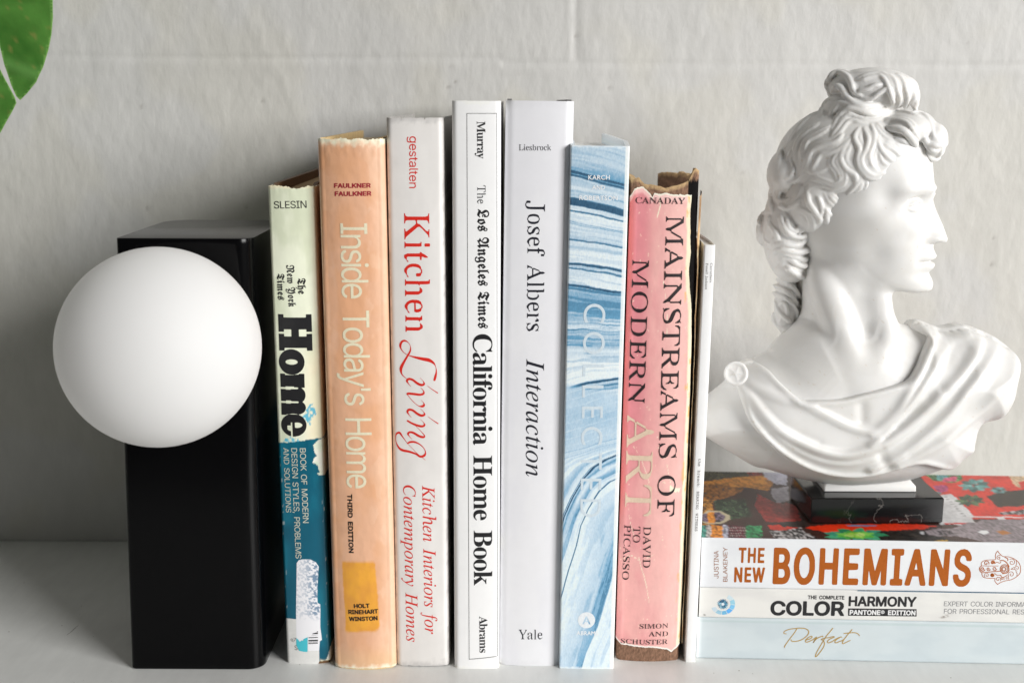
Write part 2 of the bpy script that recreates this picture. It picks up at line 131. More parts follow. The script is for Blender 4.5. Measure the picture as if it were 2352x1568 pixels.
STROKES=[('Kitchen','title',[[[8.28,159.23,1.134],[8.83,161.16,1.176],[9.29,163.61,0.653],[8.97,166.29,0.261],[7.82,168.29,1.043],[5.45,169.75,1.825],[2.42,170.37,1.651],[-1.05,171.17,1.129],[-4.5,172.14,0.434],[-6.87,173.39,0.26],[-8.57,175.38,0.521],[-9.06,177.37,1.127],[-8.29,179.23,1.127],[-6.76,179.93,0.953],[-5.04,179.05,0.347],[-3.9,177.15,0.26],[-3.94,174.72,0.781],[-5.15,172.41,0.955],[-6.94,169.39,1.13],[-8.51,166.5,1.479],[-8.98,164.49,1.306],[-8.37,162.04,0.523],[-6.01,159.9,0.174]],[[-3.9,155.78,0.131],[-5.18,157.35,0.393],[-5.94,158.78,1.047],[-4.92,159.81,1.221],[-2.97,159.36,1.134],[-0.81,157.71,1.221],[1.35,156.68,1.309],[2.89,157.13,1.047],[2.47,158.69,0.262],[0.88,160.39,0.131]],[[4.53,156.23,0.131],[7.0,154.31,0.306],[9.77,152.33,0.524]],[[1.16,155.2,0.131],[2.53,153.54,0.437],[2.6,152.19,1.049],[0.84,151.52,1.136],[-2.65,151.88,1.224],[-5.7,152.05,1.049],[-5.29,150.84,0.262],[-2.71,147.69,0.263],[-0.12,145.58,0.35],[1.85,145.31,1.226],[2.74,146.03,1.051],[2.45,147.25,0.263],[1.24,148.6,0.131]],[[-3.94,139.34,0.132],[-5.23,140.92,0.395],[-5.95,142.41,1.052],[-4.97,143.5,1.227],[-3.0,143.05,1.139],[-0.84,141.37,1.228],[1.34,140.34,1.316],[2.88,140.92,1.052],[2.46,142.28,0.263],[0.82,144.0,0.131]],[[4.67,139.84,0.132],[7.14,137.89,0.307],[9.84,135.95,0.527]],[[-5.94,137.52,0.878],[-3.77,136.25,0.966],[-1.15,135.17,1.142],[1.48,134.58,1.142],[2.81,135.26,0.966],[2.39,136.62,0.263],[0.74,138.34,0.132]],[[-1.81,134.89,0.176],[0.57,132.31,0.22],[2.64,129.8,0.528],[2.28,128.8,1.144],[0.08,129.26,1.232],[-2.97,131.07,1.144],[-4.94,131.39,1.055],[-5.84,130.48,0.968],[-5.2,129.25,0.352],[-3.9,127.66,0.132]],[[-6.14,125.33,0.617],[-4.81,126.06,1.057],[-2.6,126.15,0.969],[0.02,125.01,0.617],[2.2,122.96,0.353],[3.14,120.67,0.529],[2.49,118.83,1.236],[0.37,118.28,1.148],[-1.82,119.66,0.971],[-5.33,120.89,1.147],[-8.85,121.58,1.323],[-10.81,122.95,0.97],[-12.21,125.92,0.352],[-12.42,128.65,0.352],[-11.78,130.48,0.88],[-10.23,130.93,1.144],[-8.72,128.89,0.528],[-6.14,125.33,0.176],[-3.54,122.5,0.176],[-0.94,119.75,0.177],[2.99,116.4,0.177]],[[2.49,118.83,0.441],[1.24,117.92,0.353]]],(0.68,0.022,0.012)),('Perfect','title',[[[48.63,15.54,0.434],[47.43,15.75,0.521],[47.28,16.57,0.521],[48.64,17.65,0.52],[50.77,18.33,0.542],[53.35,18.75,0.563],[56.16,19.04,0.606],[58.77,18.79,0.563],[60.34,17.77,0.606],[60.72,16.61,0.65],[60.26,15.2,0.607],[58.82,13.53,0.607],[56.94,12.2,0.608],[54.81,11.39,0.586],[52.64,11.18,0.586],[51.59,11.51,0.543],[51.46,12.25,0.478]],[[54.13,18.35,0.563],[52.84,15.98,0.564],[50.82,12.9,0.564],[49.21,10.28,0.565],[48.25,8.62,0.609],[48.03,7.67,0.565]],[[59.55,12.14,0.564],[61.68,12.89,0.564],[62.71,13.85,0.563],[62.36,14.42,0.52],[60.98,13.81,0.542],[59.53,12.38,0.586],[59.26,11.31,0.586],[60.05,10.86,0.586],[61.96,11.72,0.564],[63.43,12.57,0.564],[65.2,14.02,0.52],[64.32,12.24,0.65],[63.53,10.7,0.607],[64.74,12.48,0.564],[66.4,13.81,0.563],[68.31,14.55,0.563],[68.55,14.2,0.476]],[[73.68,19.33,0.605],[72.28,17.32,0.584],[70.47,14.71,0.563],[68.7,11.39,0.564],[66.75,7.36,0.564],[65.39,4.28,0.565],[65.15,2.62,0.609],[65.9,2.87,0.609],[67.72,5.5,0.586],[69.3,8.36,0.564],[69.62,10.48,0.564],[68.88,12.1,0.542],[67.77,12.55,0.52],[69.03,13.28,0.563],[71.6,13.8,0.563],[74.17,14.44,0.563],[74.62,14.09,0.541],[72.31,12.88,0.563],[71.19,11.56,0.585],[71.77,10.76,0.585],[73.68,11.5,0.563],[75.55,12.94,0.563],[78.08,14.28,0.541],[78.84,14.18,0.476]],[[78.08,14.17,0.476],[76.0,12.72,0.563],[75.21,11.41,0.585],[75.89,10.84,0.585],[77.58,11.58,0.563],[79.89,12.8,0.563],[81.89,15.65,0.562],[84.09,18.73,0.605]],[[81.89,15.65,0.54],[80.11,12.8,0.563],[79.34,11.15,0.585],[79.7,10.45,0.563],[81.29,11.19,0.541],[83.49,12.41,0.476]],[[79.9,16.43,0.605],[82.27,16.71,0.583],[85.49,17.01,0.54],[87.48,16.35,0.518],[88.36,15.32,0.475]]],(0.6,0.4,0.14)),('Boh','emblem',[[[158.31,23.96,0.346],[159.0,22.96,0.346],[160.5,21.5,0.346],[161.76,20.88,0.346],[163.85,20.82,0.346],[165.79,20.39,0.346],[167.77,19.41,0.346],[169.63,17.96,0.346],[170.84,15.94,0.346],[171.27,13.91,0.346],[171.18,11.86,0.346],[170.11,10.16,0.347],[168.33,8.63,0.347],[166.33,7.66,0.347],[163.94,7.15,0.347],[161.75,6.36,0.347],[159.77,5.02,0.347]],[[159.77,5.02,0.347],[158.44,6.39,0.347],[158.09,7.51,0.347],[158.11,8.35,0.347],[155.85,8.36,0.347],[153.4,8.54,0.347],[151.79,9.07,0.347],[150.98,10.55,0.347],[150.91,11.48,0.347]],[[158.31,23.96,0.346],[157.54,22.74,0.346],[157.28,21.07,0.346],[157.48,19.22,0.346],[155.0,18.9,0.346],[152.59,18.67,0.346],[150.91,17.99,0.346],[150.13,16.86,0.347],[150.32,15.56,0.347]],[[150.34,15.38,0.451],[149.54,14.43,0.451],[149.46,13.31,0.451],[150.17,12.02,0.451],[151.42,11.58,0.451],[154.18,11.87,0.451],[156.75,12.24,0.451],[160.38,12.49,0.451]],[[150.33,15.47,0.312],[153.89,15.41,0.312],[159.26,15.51,0.312]],[[165.01,19.34,0.277],[165.79,19.62,0.277],[166.6,19.5,0.277],[167.26,19.04,0.277],[167.66,18.37,0.277],[167.75,17.63,0.277],[167.53,17.0,0.277],[167.09,16.58,0.277],[166.55,16.43,0.277],[166.02,16.56,0.277],[165.62,16.9,0.277],[165.41,17.35,0.277],[165.4,17.79,0.277],[165.57,18.14,0.277],[165.85,18.34,0.277],[166.15,18.36,0.277],[166.4,18.24,0.277],[166.55,18.04,0.277],[166.59,17.84,0.277]],[[165.36,9.49,0.277],[164.97,10.28,0.277],[164.93,11.1,0.277],[165.22,11.8,0.277],[165.76,12.23,0.277],[166.4,12.35,0.277],[167.01,12.16,0.277],[167.46,11.73,0.277],[167.69,11.17,0.277],[167.67,10.63,0.277],[167.44,10.2,0.277],[167.07,9.96,0.277],[166.67,9.94,0.277],[166.32,10.1,0.277],[166.1,10.38,0.277],[166.02,10.69,0.277],[166.08,10.96,0.277],[166.23,11.13,0.277],[166.42,11.18,0.277]],[[169.5,12.85,0.26],[168.89,13.07,0.26],[168.43,13.52,0.26],[168.2,14.09,0.26],[168.21,14.67,0.26],[168.43,15.14,0.26],[168.81,15.43,0.26],[169.26,15.5,0.26],[169.67,15.36,0.26],[169.98,15.08,0.26],[170.14,14.71,0.26],[170.14,14.35,0.26],[170.0,14.07,0.26],[169.78,13.9,0.26],[169.53,13.87,0.26],[169.31,13.95,0.26],[169.17,14.11,0.26],[169.12,14.28,0.26],[169.15,14.43,0.26]],[[159.83,21.36,0.311],[159.28,21.5,0.311],[158.78,21.38,0.311],[158.4,21.05,0.311],[158.22,20.6,0.311],[158.23,20.12,0.311],[158.43,19.71,0.311],[158.75,19.43,0.311],[159.12,19.33,0.311],[159.45,19.4,0.311],[159.69,19.6,0.311],[159.81,19.88,0.311],[159.8,20.16,0.311],[159.68,20.4,0.311],[159.5,20.54,0.311],[159.31,20.58,0.311],[159.15,20.53,0.311],[159.06,20.42,0.311],[159.04,20.3,0.311]],[[161.17,7.04,0.312],[161.29,7.7,0.312],[161.14,8.33,0.312],[160.77,8.82,0.312],[160.28,9.09,0.312],[159.77,9.12,0.312],[159.34,8.93,0.312],[159.07,8.57,0.312],[158.98,8.14,0.312],[159.07,7.73,0.312],[159.3,7.42,0.312],[159.59,7.25,0.312],[159.89,7.24,0.312],[160.13,7.36,0.312],[160.26,7.55,0.312],[160.29,7.77,0.312],[160.23,7.96,0.312],[160.11,8.07,0.312],[159.99,8.1,0.312]],[[162.94,7.77,0.278],[163.02,8.17,0.278],[162.93,8.57,0.278],[162.72,8.88,0.278],[162.42,9.08,0.278],[162.1,9.12,0.278],[161.82,9.03,0.278],[161.62,8.83,0.278],[161.53,8.57,0.278],[161.55,8.3,0.278],[161.66,8.08,0.278],[161.83,7.93,0.278],[162.02,7.88,0.278],[162.19,7.92,0.278],[162.32,8.02,0.278],[162.37,8.15,0.278],[162.37,8.29,0.278],[162.31,8.39,0.278],[162.24,8.45,0.278]],[[165.36,8.0,0.26],[165.43,8.37,0.26],[165.36,8.73,0.26],[165.18,9.04,0.26],[164.93,9.25,0.26],[164.64,9.33,0.26],[164.37,9.3,0.26],[164.15,9.16,0.26],[164.01,8.96,0.26],[163.97,8.72,0.26],[164.01,8.5,0.26],[164.12,8.32,0.26],[164.27,8.2,0.26],[164.43,8.16,0.26],[164.57,8.19,0.26],[164.68,8.27,0.26],[164.73,8.38,0.26],[164.73,8.49,0.26],[164.69,8.57,0.26]],[[154.26,16.47,0.416],[154.2,17.11,0.416],[153.91,17.66,0.416],[153.46,18.03,0.416],[152.95,18.18,0.416],[152.47,18.09,0.416],[152.1,17.81,0.416],[151.9,17.42,0.416],[151.88,16.98,0.416],[152.02,16.6,0.416],[152.28,16.32,0.416],[152.59,16.18,0.416],[152.88,16.2,0.416],[153.11,16.33,0.416],[153.25,16.54,0.416],[153.27,16.77,0.416],[153.2,16.97,0.416],[153.08,17.09,0.416],[152.95,17.14,0.416]],[[157.18,17.03,0.623],[157.14,17.49,0.623],[156.93,17.88,0.623],[156.62,18.14,0.623],[156.26,18.24,0.623],[155.92,18.18,0.623],[155.65,17.99,0.623],[155.51,17.71,0.623],[155.49,17.4,0.623],[155.59,17.12,0.623],[155.77,16.92,0.623],[156.0,16.82,0.623],[156.21,16.82,0.623],[156.38,16.92,0.623],[156.48,17.07,0.623],[156.5,17.24,0.623],[156.46,17.39,0.623],[156.37,17.49,0.623],[156.27,17.53,0.623]],[[152.36,13.23,0.52],[152.09,12.76,0.52],[151.67,12.48,0.52],[151.19,12.42,0.52],[150.75,12.56,0.521],[150.4,12.87,0.52],[150.21,13.28,0.52],[150.18,13.69,0.52],[150.32,14.05,0.52],[150.56,14.28,0.52],[150.86,14.38,0.52],[151.16,14.32,0.52],[151.39,14.16,0.52],[151.53,13.93,0.52],[151.57,13.69,0.52],[151.51,13.49,0.52],[151.39,13.36,0.52],[151.24,13.32,0.52],[151.11,13.34,0.52]],[[155.22,13.37,0.416],[155.01,12.99,0.416],[154.68,12.77,0.416],[154.29,12.72,0.416],[153.93,12.83,0.416],[153.66,13.08,0.416],[153.5,13.4,0.416],[153.48,13.74,0.416],[153.59,14.02,0.416],[153.79,14.21,0.416],[154.03,14.28,0.416],[154.26,14.24,0.416],[154.45,14.11,0.416],[154.56,13.93,0.416],[154.59,13.74,0.416],[154.54,13.58,0.416],[154.45,13.47,0.416],[154.33,13.44,0.416],[154.22,13.46,0.416]],[[158.63,13.67,0.416],[158.41,13.27,0.416],[158.08,13.01,0.416],[157.69,12.92,0.416],[157.3,12.99,0.416],[156.97,13.2,0.416],[156.74,13.51,0.416],[156.64,13.87,0.416],[156.67,14.2,0.416],[156.81,14.48,0.416],[157.03,14.66,0.416],[157.29,14.72,0.416],[157.54,14.68,0.416],[157.75,14.55,0.416],[157.88,14.35,0.416],[157.94,14.15,0.416],[157.91,13.95,0.416],[157.83,13.81,0.416],[157.71,13.73,0.416]],[[152.68,9.1,0.26],[152.38,9.7,0.26],[152.36,10.33,0.26],[152.59,10.85,0.26],[153.0,11.18,0.26],[153.48,11.27,0.26],[153.94,11.12,0.26],[154.27,10.79,0.26],[154.44,10.38,0.26],[154.42,9.97,0.26],[154.24,9.66,0.26],[153.97,9.49,0.26],[153.68,9.48,0.26],[153.43,9.61,0.26],[153.28,9.81,0.26],[153.23,10.03,0.26],[153.28,10.21,0.26],[153.39,10.31,0.26],[153.52,10.33,0.26]],[[157.31,10.29,0.763],[157.24,9.92,0.763],[157.02,9.64,0.764],[156.7,9.51,0.764],[156.37,9.55,0.764],[156.08,9.75,0.764],[155.91,10.04,0.764],[155.88,10.38,0.763],[155.98,10.67,0.763],[156.2,10.86,0.763],[156.48,10.92,0.763],[156.74,10.83,0.763],[156.95,10.64,0.763],[157.05,10.38,0.763],[157.04,10.11,0.763],[156.91,9.9,0.764],[156.72,9.79,0.764],[156.49,9.79,0.764],[156.3,9.89,0.764],[156.16,10.06,0.764],[156.12,10.27,0.763],[156.17,10.46,0.763],[156.28,10.6,0.763],[156.44,10.65,0.763],[156.6,10.62,0.763],[156.73,10.52,0.763],[156.8,10.38,0.763],[156.81,10.24,0.763],[156.75,10.12,0.763],[156.66,10.05,0.763],[156.55,10.04,0.763],[156.45,10.08,0.763],[156.39,10.16,0.763],[156.37,10.25,0.763],[156.38,10.32,0.763],[156.43,10.37,0.763],[156.48,10.39,0.763],[156.53,10.37,0.763],[156.56,10.34,0.763],[156.57,10.3,0.763],[156.56,10.28,0.763]],[[165.12,13.88,0.45],[165.11,13.36,0.45],[165.0,12.86,0.45],[164.79,12.4,0.45],[164.49,12.01,0.451],[164.12,11.7,0.451],[163.7,11.48,0.451],[163.23,11.36,0.451],[162.74,11.36,0.451],[162.26,11.46,0.451],[161.8,11.66,0.451],[161.38,11.96,0.451],[161.03,12.34,0.451],[160.75,12.79,0.451],[160.56,13.28,0.451],[160.47,13.8,0.45],[160.48,14.31,0.45],[160.59,14.81,0.45],[160.79,15.26,0.45],[161.09,15.65,0.45],[161.45,15.96,0.45],[161.87,16.17,0.45],[162.34,16.29,0.45],[162.82,16.29,0.45],[163.3,16.19,0.45],[163.75,15.99,0.45],[164.16,15.7,0.45],[164.51,15.32,0.45],[164.79,14.88,0.45],[164.98,14.39,0.45],[165.07,13.88,0.45]],[[164.51,13.87,0.242],[164.49,13.39,0.242],[164.35,12.94,0.243],[164.11,12.55,0.243],[163.78,12.25,0.243],[163.37,12.06,0.243],[162.93,11.99,0.243],[162.48,12.05,0.243],[162.05,12.23,0.243],[161.67,12.51,0.243],[161.37,12.89,0.243],[161.16,13.33,0.243],[161.07,13.81,0.243],[161.09,14.29,0.243],[161.22,14.73,0.242],[161.46,15.11,0.242],[161.79,15.41,0.242],[162.19,15.6,0.242],[162.63,15.67,0.242],[163.07,15.61,0.242],[163.5,15.44,0.242],[163.88,15.15,0.242],[164.18,14.78,0.242],[164.38,14.34,0.242],[164.48,13.87,0.242]],[[163.31,13.76,0.381],[163.29,13.47,0.381],[163.18,13.21,0.381],[163.01,13.0,0.381],[162.78,12.87,0.381],[162.52,12.82,0.381],[162.25,12.86,0.381],[162.0,12.99,0.381],[161.8,13.19,0.381],[161.66,13.44,0.381],[161.59,13.73,0.381],[161.61,14.01,0.381],[161.71,14.26,0.381],[161.89,14.46,0.381],[162.11,14.6,0.381],[162.37,14.64,0.381],[162.63,14.6,0.381],[162.87,14.48,0.381],[163.07,14.28,0.381],[163.21,14.03,0.381],[163.27,13.76,0.381]],[[163.48,13.76,0.277],[164.42,13.48,0.277]],[[163.35,13.16,0.277],[163.98,12.47,0.277]],[[162.9,12.78,0.277],[163.05,11.98,0.277]],[[162.31,12.77,0.277],[161.98,12.19,0.277]],[[161.81,13.13,0.277],[161.18,13.02,0.277]],[[161.58,13.73,0.277],[160.97,14.16,0.277]],[[161.71,14.33,0.277],[161.41,15.17,0.277]],[[162.15,14.71,0.277],[162.35,15.66,0.277]],[[162.74,14.72,0.277],[163.41,15.45,0.277]],[[163.25,14.36,0.277],[164.21,14.62,0.277]],[[157.25,16.81,0.346],[158.4,17.57,0.346],[159.99,17.13,0.346],[160.46,17.79,0.346]],[[157.7,11.23,0.347],[159.17,10.23,0.347],[160.9,10.36,0.347]],[[166.16,13.81,0.277],[167.8,14.96,0.277]],[[166.17,13.72,0.277],[168.08,13.66,0.277]],[[159.88,18.53,0.519],[161.96,18.56,0.519],[163.81,17.11,0.519],[165.0,15.28,0.519]],[[162.49,20.43,0.449],[163.94,19.71,0.449],[164.03,18.6,0.45]],[[162.05,11.13,0.52],[164.26,11.73,0.52],[165.17,13.23,0.52]],[[160.98,10.36,0.382],[162.06,8.89,0.382],[164.38,10.24,0.381]],[[168.53,18.68,0.242],[168.94,16.84,0.242],[168.43,15.71,0.242]],[[168.87,12.56,0.242],[169.67,11.27,0.242],[169.6,10.15,0.243]]],(0.5,0.125,0.012))]
POLYS={'patch':[[-10.65,60.79],[-9.34,61.33],[5.77,61.3],[6.87,60.38],[7.72,45.51],[8.54,25.56],[7.88,23.23],[6.54,22.3],[-8.77,21.58],[-9.97,22.33],[-9.78,31.66],[-10.54,50.15]],'label_a':[[-11.58,25.57],[-11.03,26.0],[-5.68,25.87],[6.46,25.77],[5.92,1.41],[5.19,-0.38],[3.93,-1.04],[-10.58,-0.58],[-11.58,0.53],[-11.71,8.1]],'label_b':[[-4.32,58.0],[-3.03,59.73],[-1.39,60.16],[3.09,60.06],[5.89,58.42],[7.36,55.83],[6.86,50.64],[6.12,40.65],[6.07,35.19],[7.56,34.32],[7.06,21.36],[7.72,13.85],[6.54,12.97],[6.09,8.09],[5.87,7.64],[0.07,7.65],[0.14,15.63],[-2.18,14.3],[-4.09,12.76],[-6.07,15.19],[-5.73,30.17],[-5.05,43.28]],'teal':[[-6.08,14.97],[-5.08,14.09],[-4.29,12.85],[-3.23,13.77],[-2.41,13.51],[-2.17,14.53],[-0.91,15.19],[0.14,15.63],[-0.23,7.12],[-2.43,7.12],[-4.89,7.65],[-5.85,9.88],[-6.3,11.21]],'bars':[[[0.55,15.54],[5.63,15.62],[5.62,15.14],[0.53,15.05]],[[0.5,13.99],[5.58,14.08],[5.56,13.28],[0.47,13.19]],[[0.46,12.88],[5.55,12.97],[5.54,12.84],[0.46,12.75]],[[0.45,12.53],[5.53,12.61],[5.53,12.48],[0.44,12.4]],[[0.44,12.18],[5.52,12.26],[5.51,11.82],[0.42,11.73]],[[2.24,16.69],[5.67,16.86],[5.67,16.73],[2.15,16.56]],[[2.47,17.31],[3.11,17.84],[4.56,18.19],[5.72,18.28],[5.69,17.39]],[[4.78,18.54],[5.75,19.07],[5.73,18.54]]],'cream_corner':[[6.4,-1.49],[9.0,1.85],[11.43,6.75],[12.35,9.86],[12.65,-0.83]],'box':[[80.65,6.83],[117.55,7.13],[117.84,2.88],[80.89,2.57]],'blue_line':[[85.27,0.11],[175.77,0.39],[175.8,-0.04],[85.29,-0.33]],'frame':[[[-4.64,294.68],[10.2,294.75],[10.2,294.52],[-4.64,294.45]],[[-4.73,294.68],[-4.53,294.68],[-3.95,5.47],[-4.17,5.47]],[[10.06,294.75],[10.27,294.75],[11.34,6.99],[11.11,6.98]],[[-4.17,5.74],[11.34,7.26],[11.34,6.93],[-4.17,5.41]]],'lily':[[[6.24,123.45],[9.31,125.67],[12.35,127.0],[13.85,106.49],[9.98,106.49],[9.0,110.97],[5.93,114.11],[8.04,118.12],[6.55,119.9]],[[7.86,107.39],[12.69,110.52],[13.06,108.73],[9.12,106.49]]],'splash':[[[3.5,142.19],[5.89,145.21],[8.18,145.54],[7.72,141.51],[8.96,139.49],[6.61,137.46],[5.82,133.41],[3.92,135.44],[2.36,137.47],[1.3,135.44],[2.12,140.17]],[[-6.86,127.32],[-3.53,128.67],[-0.34,125.95],[-4.99,124.6],[-8.9,125.28]]],'circle':[-0.55,28.12,4.6],'wheel':[12.82,7.92,0.01329],'horiz_boundary':[[-12.58,123.92],[13.65,127.44]]}
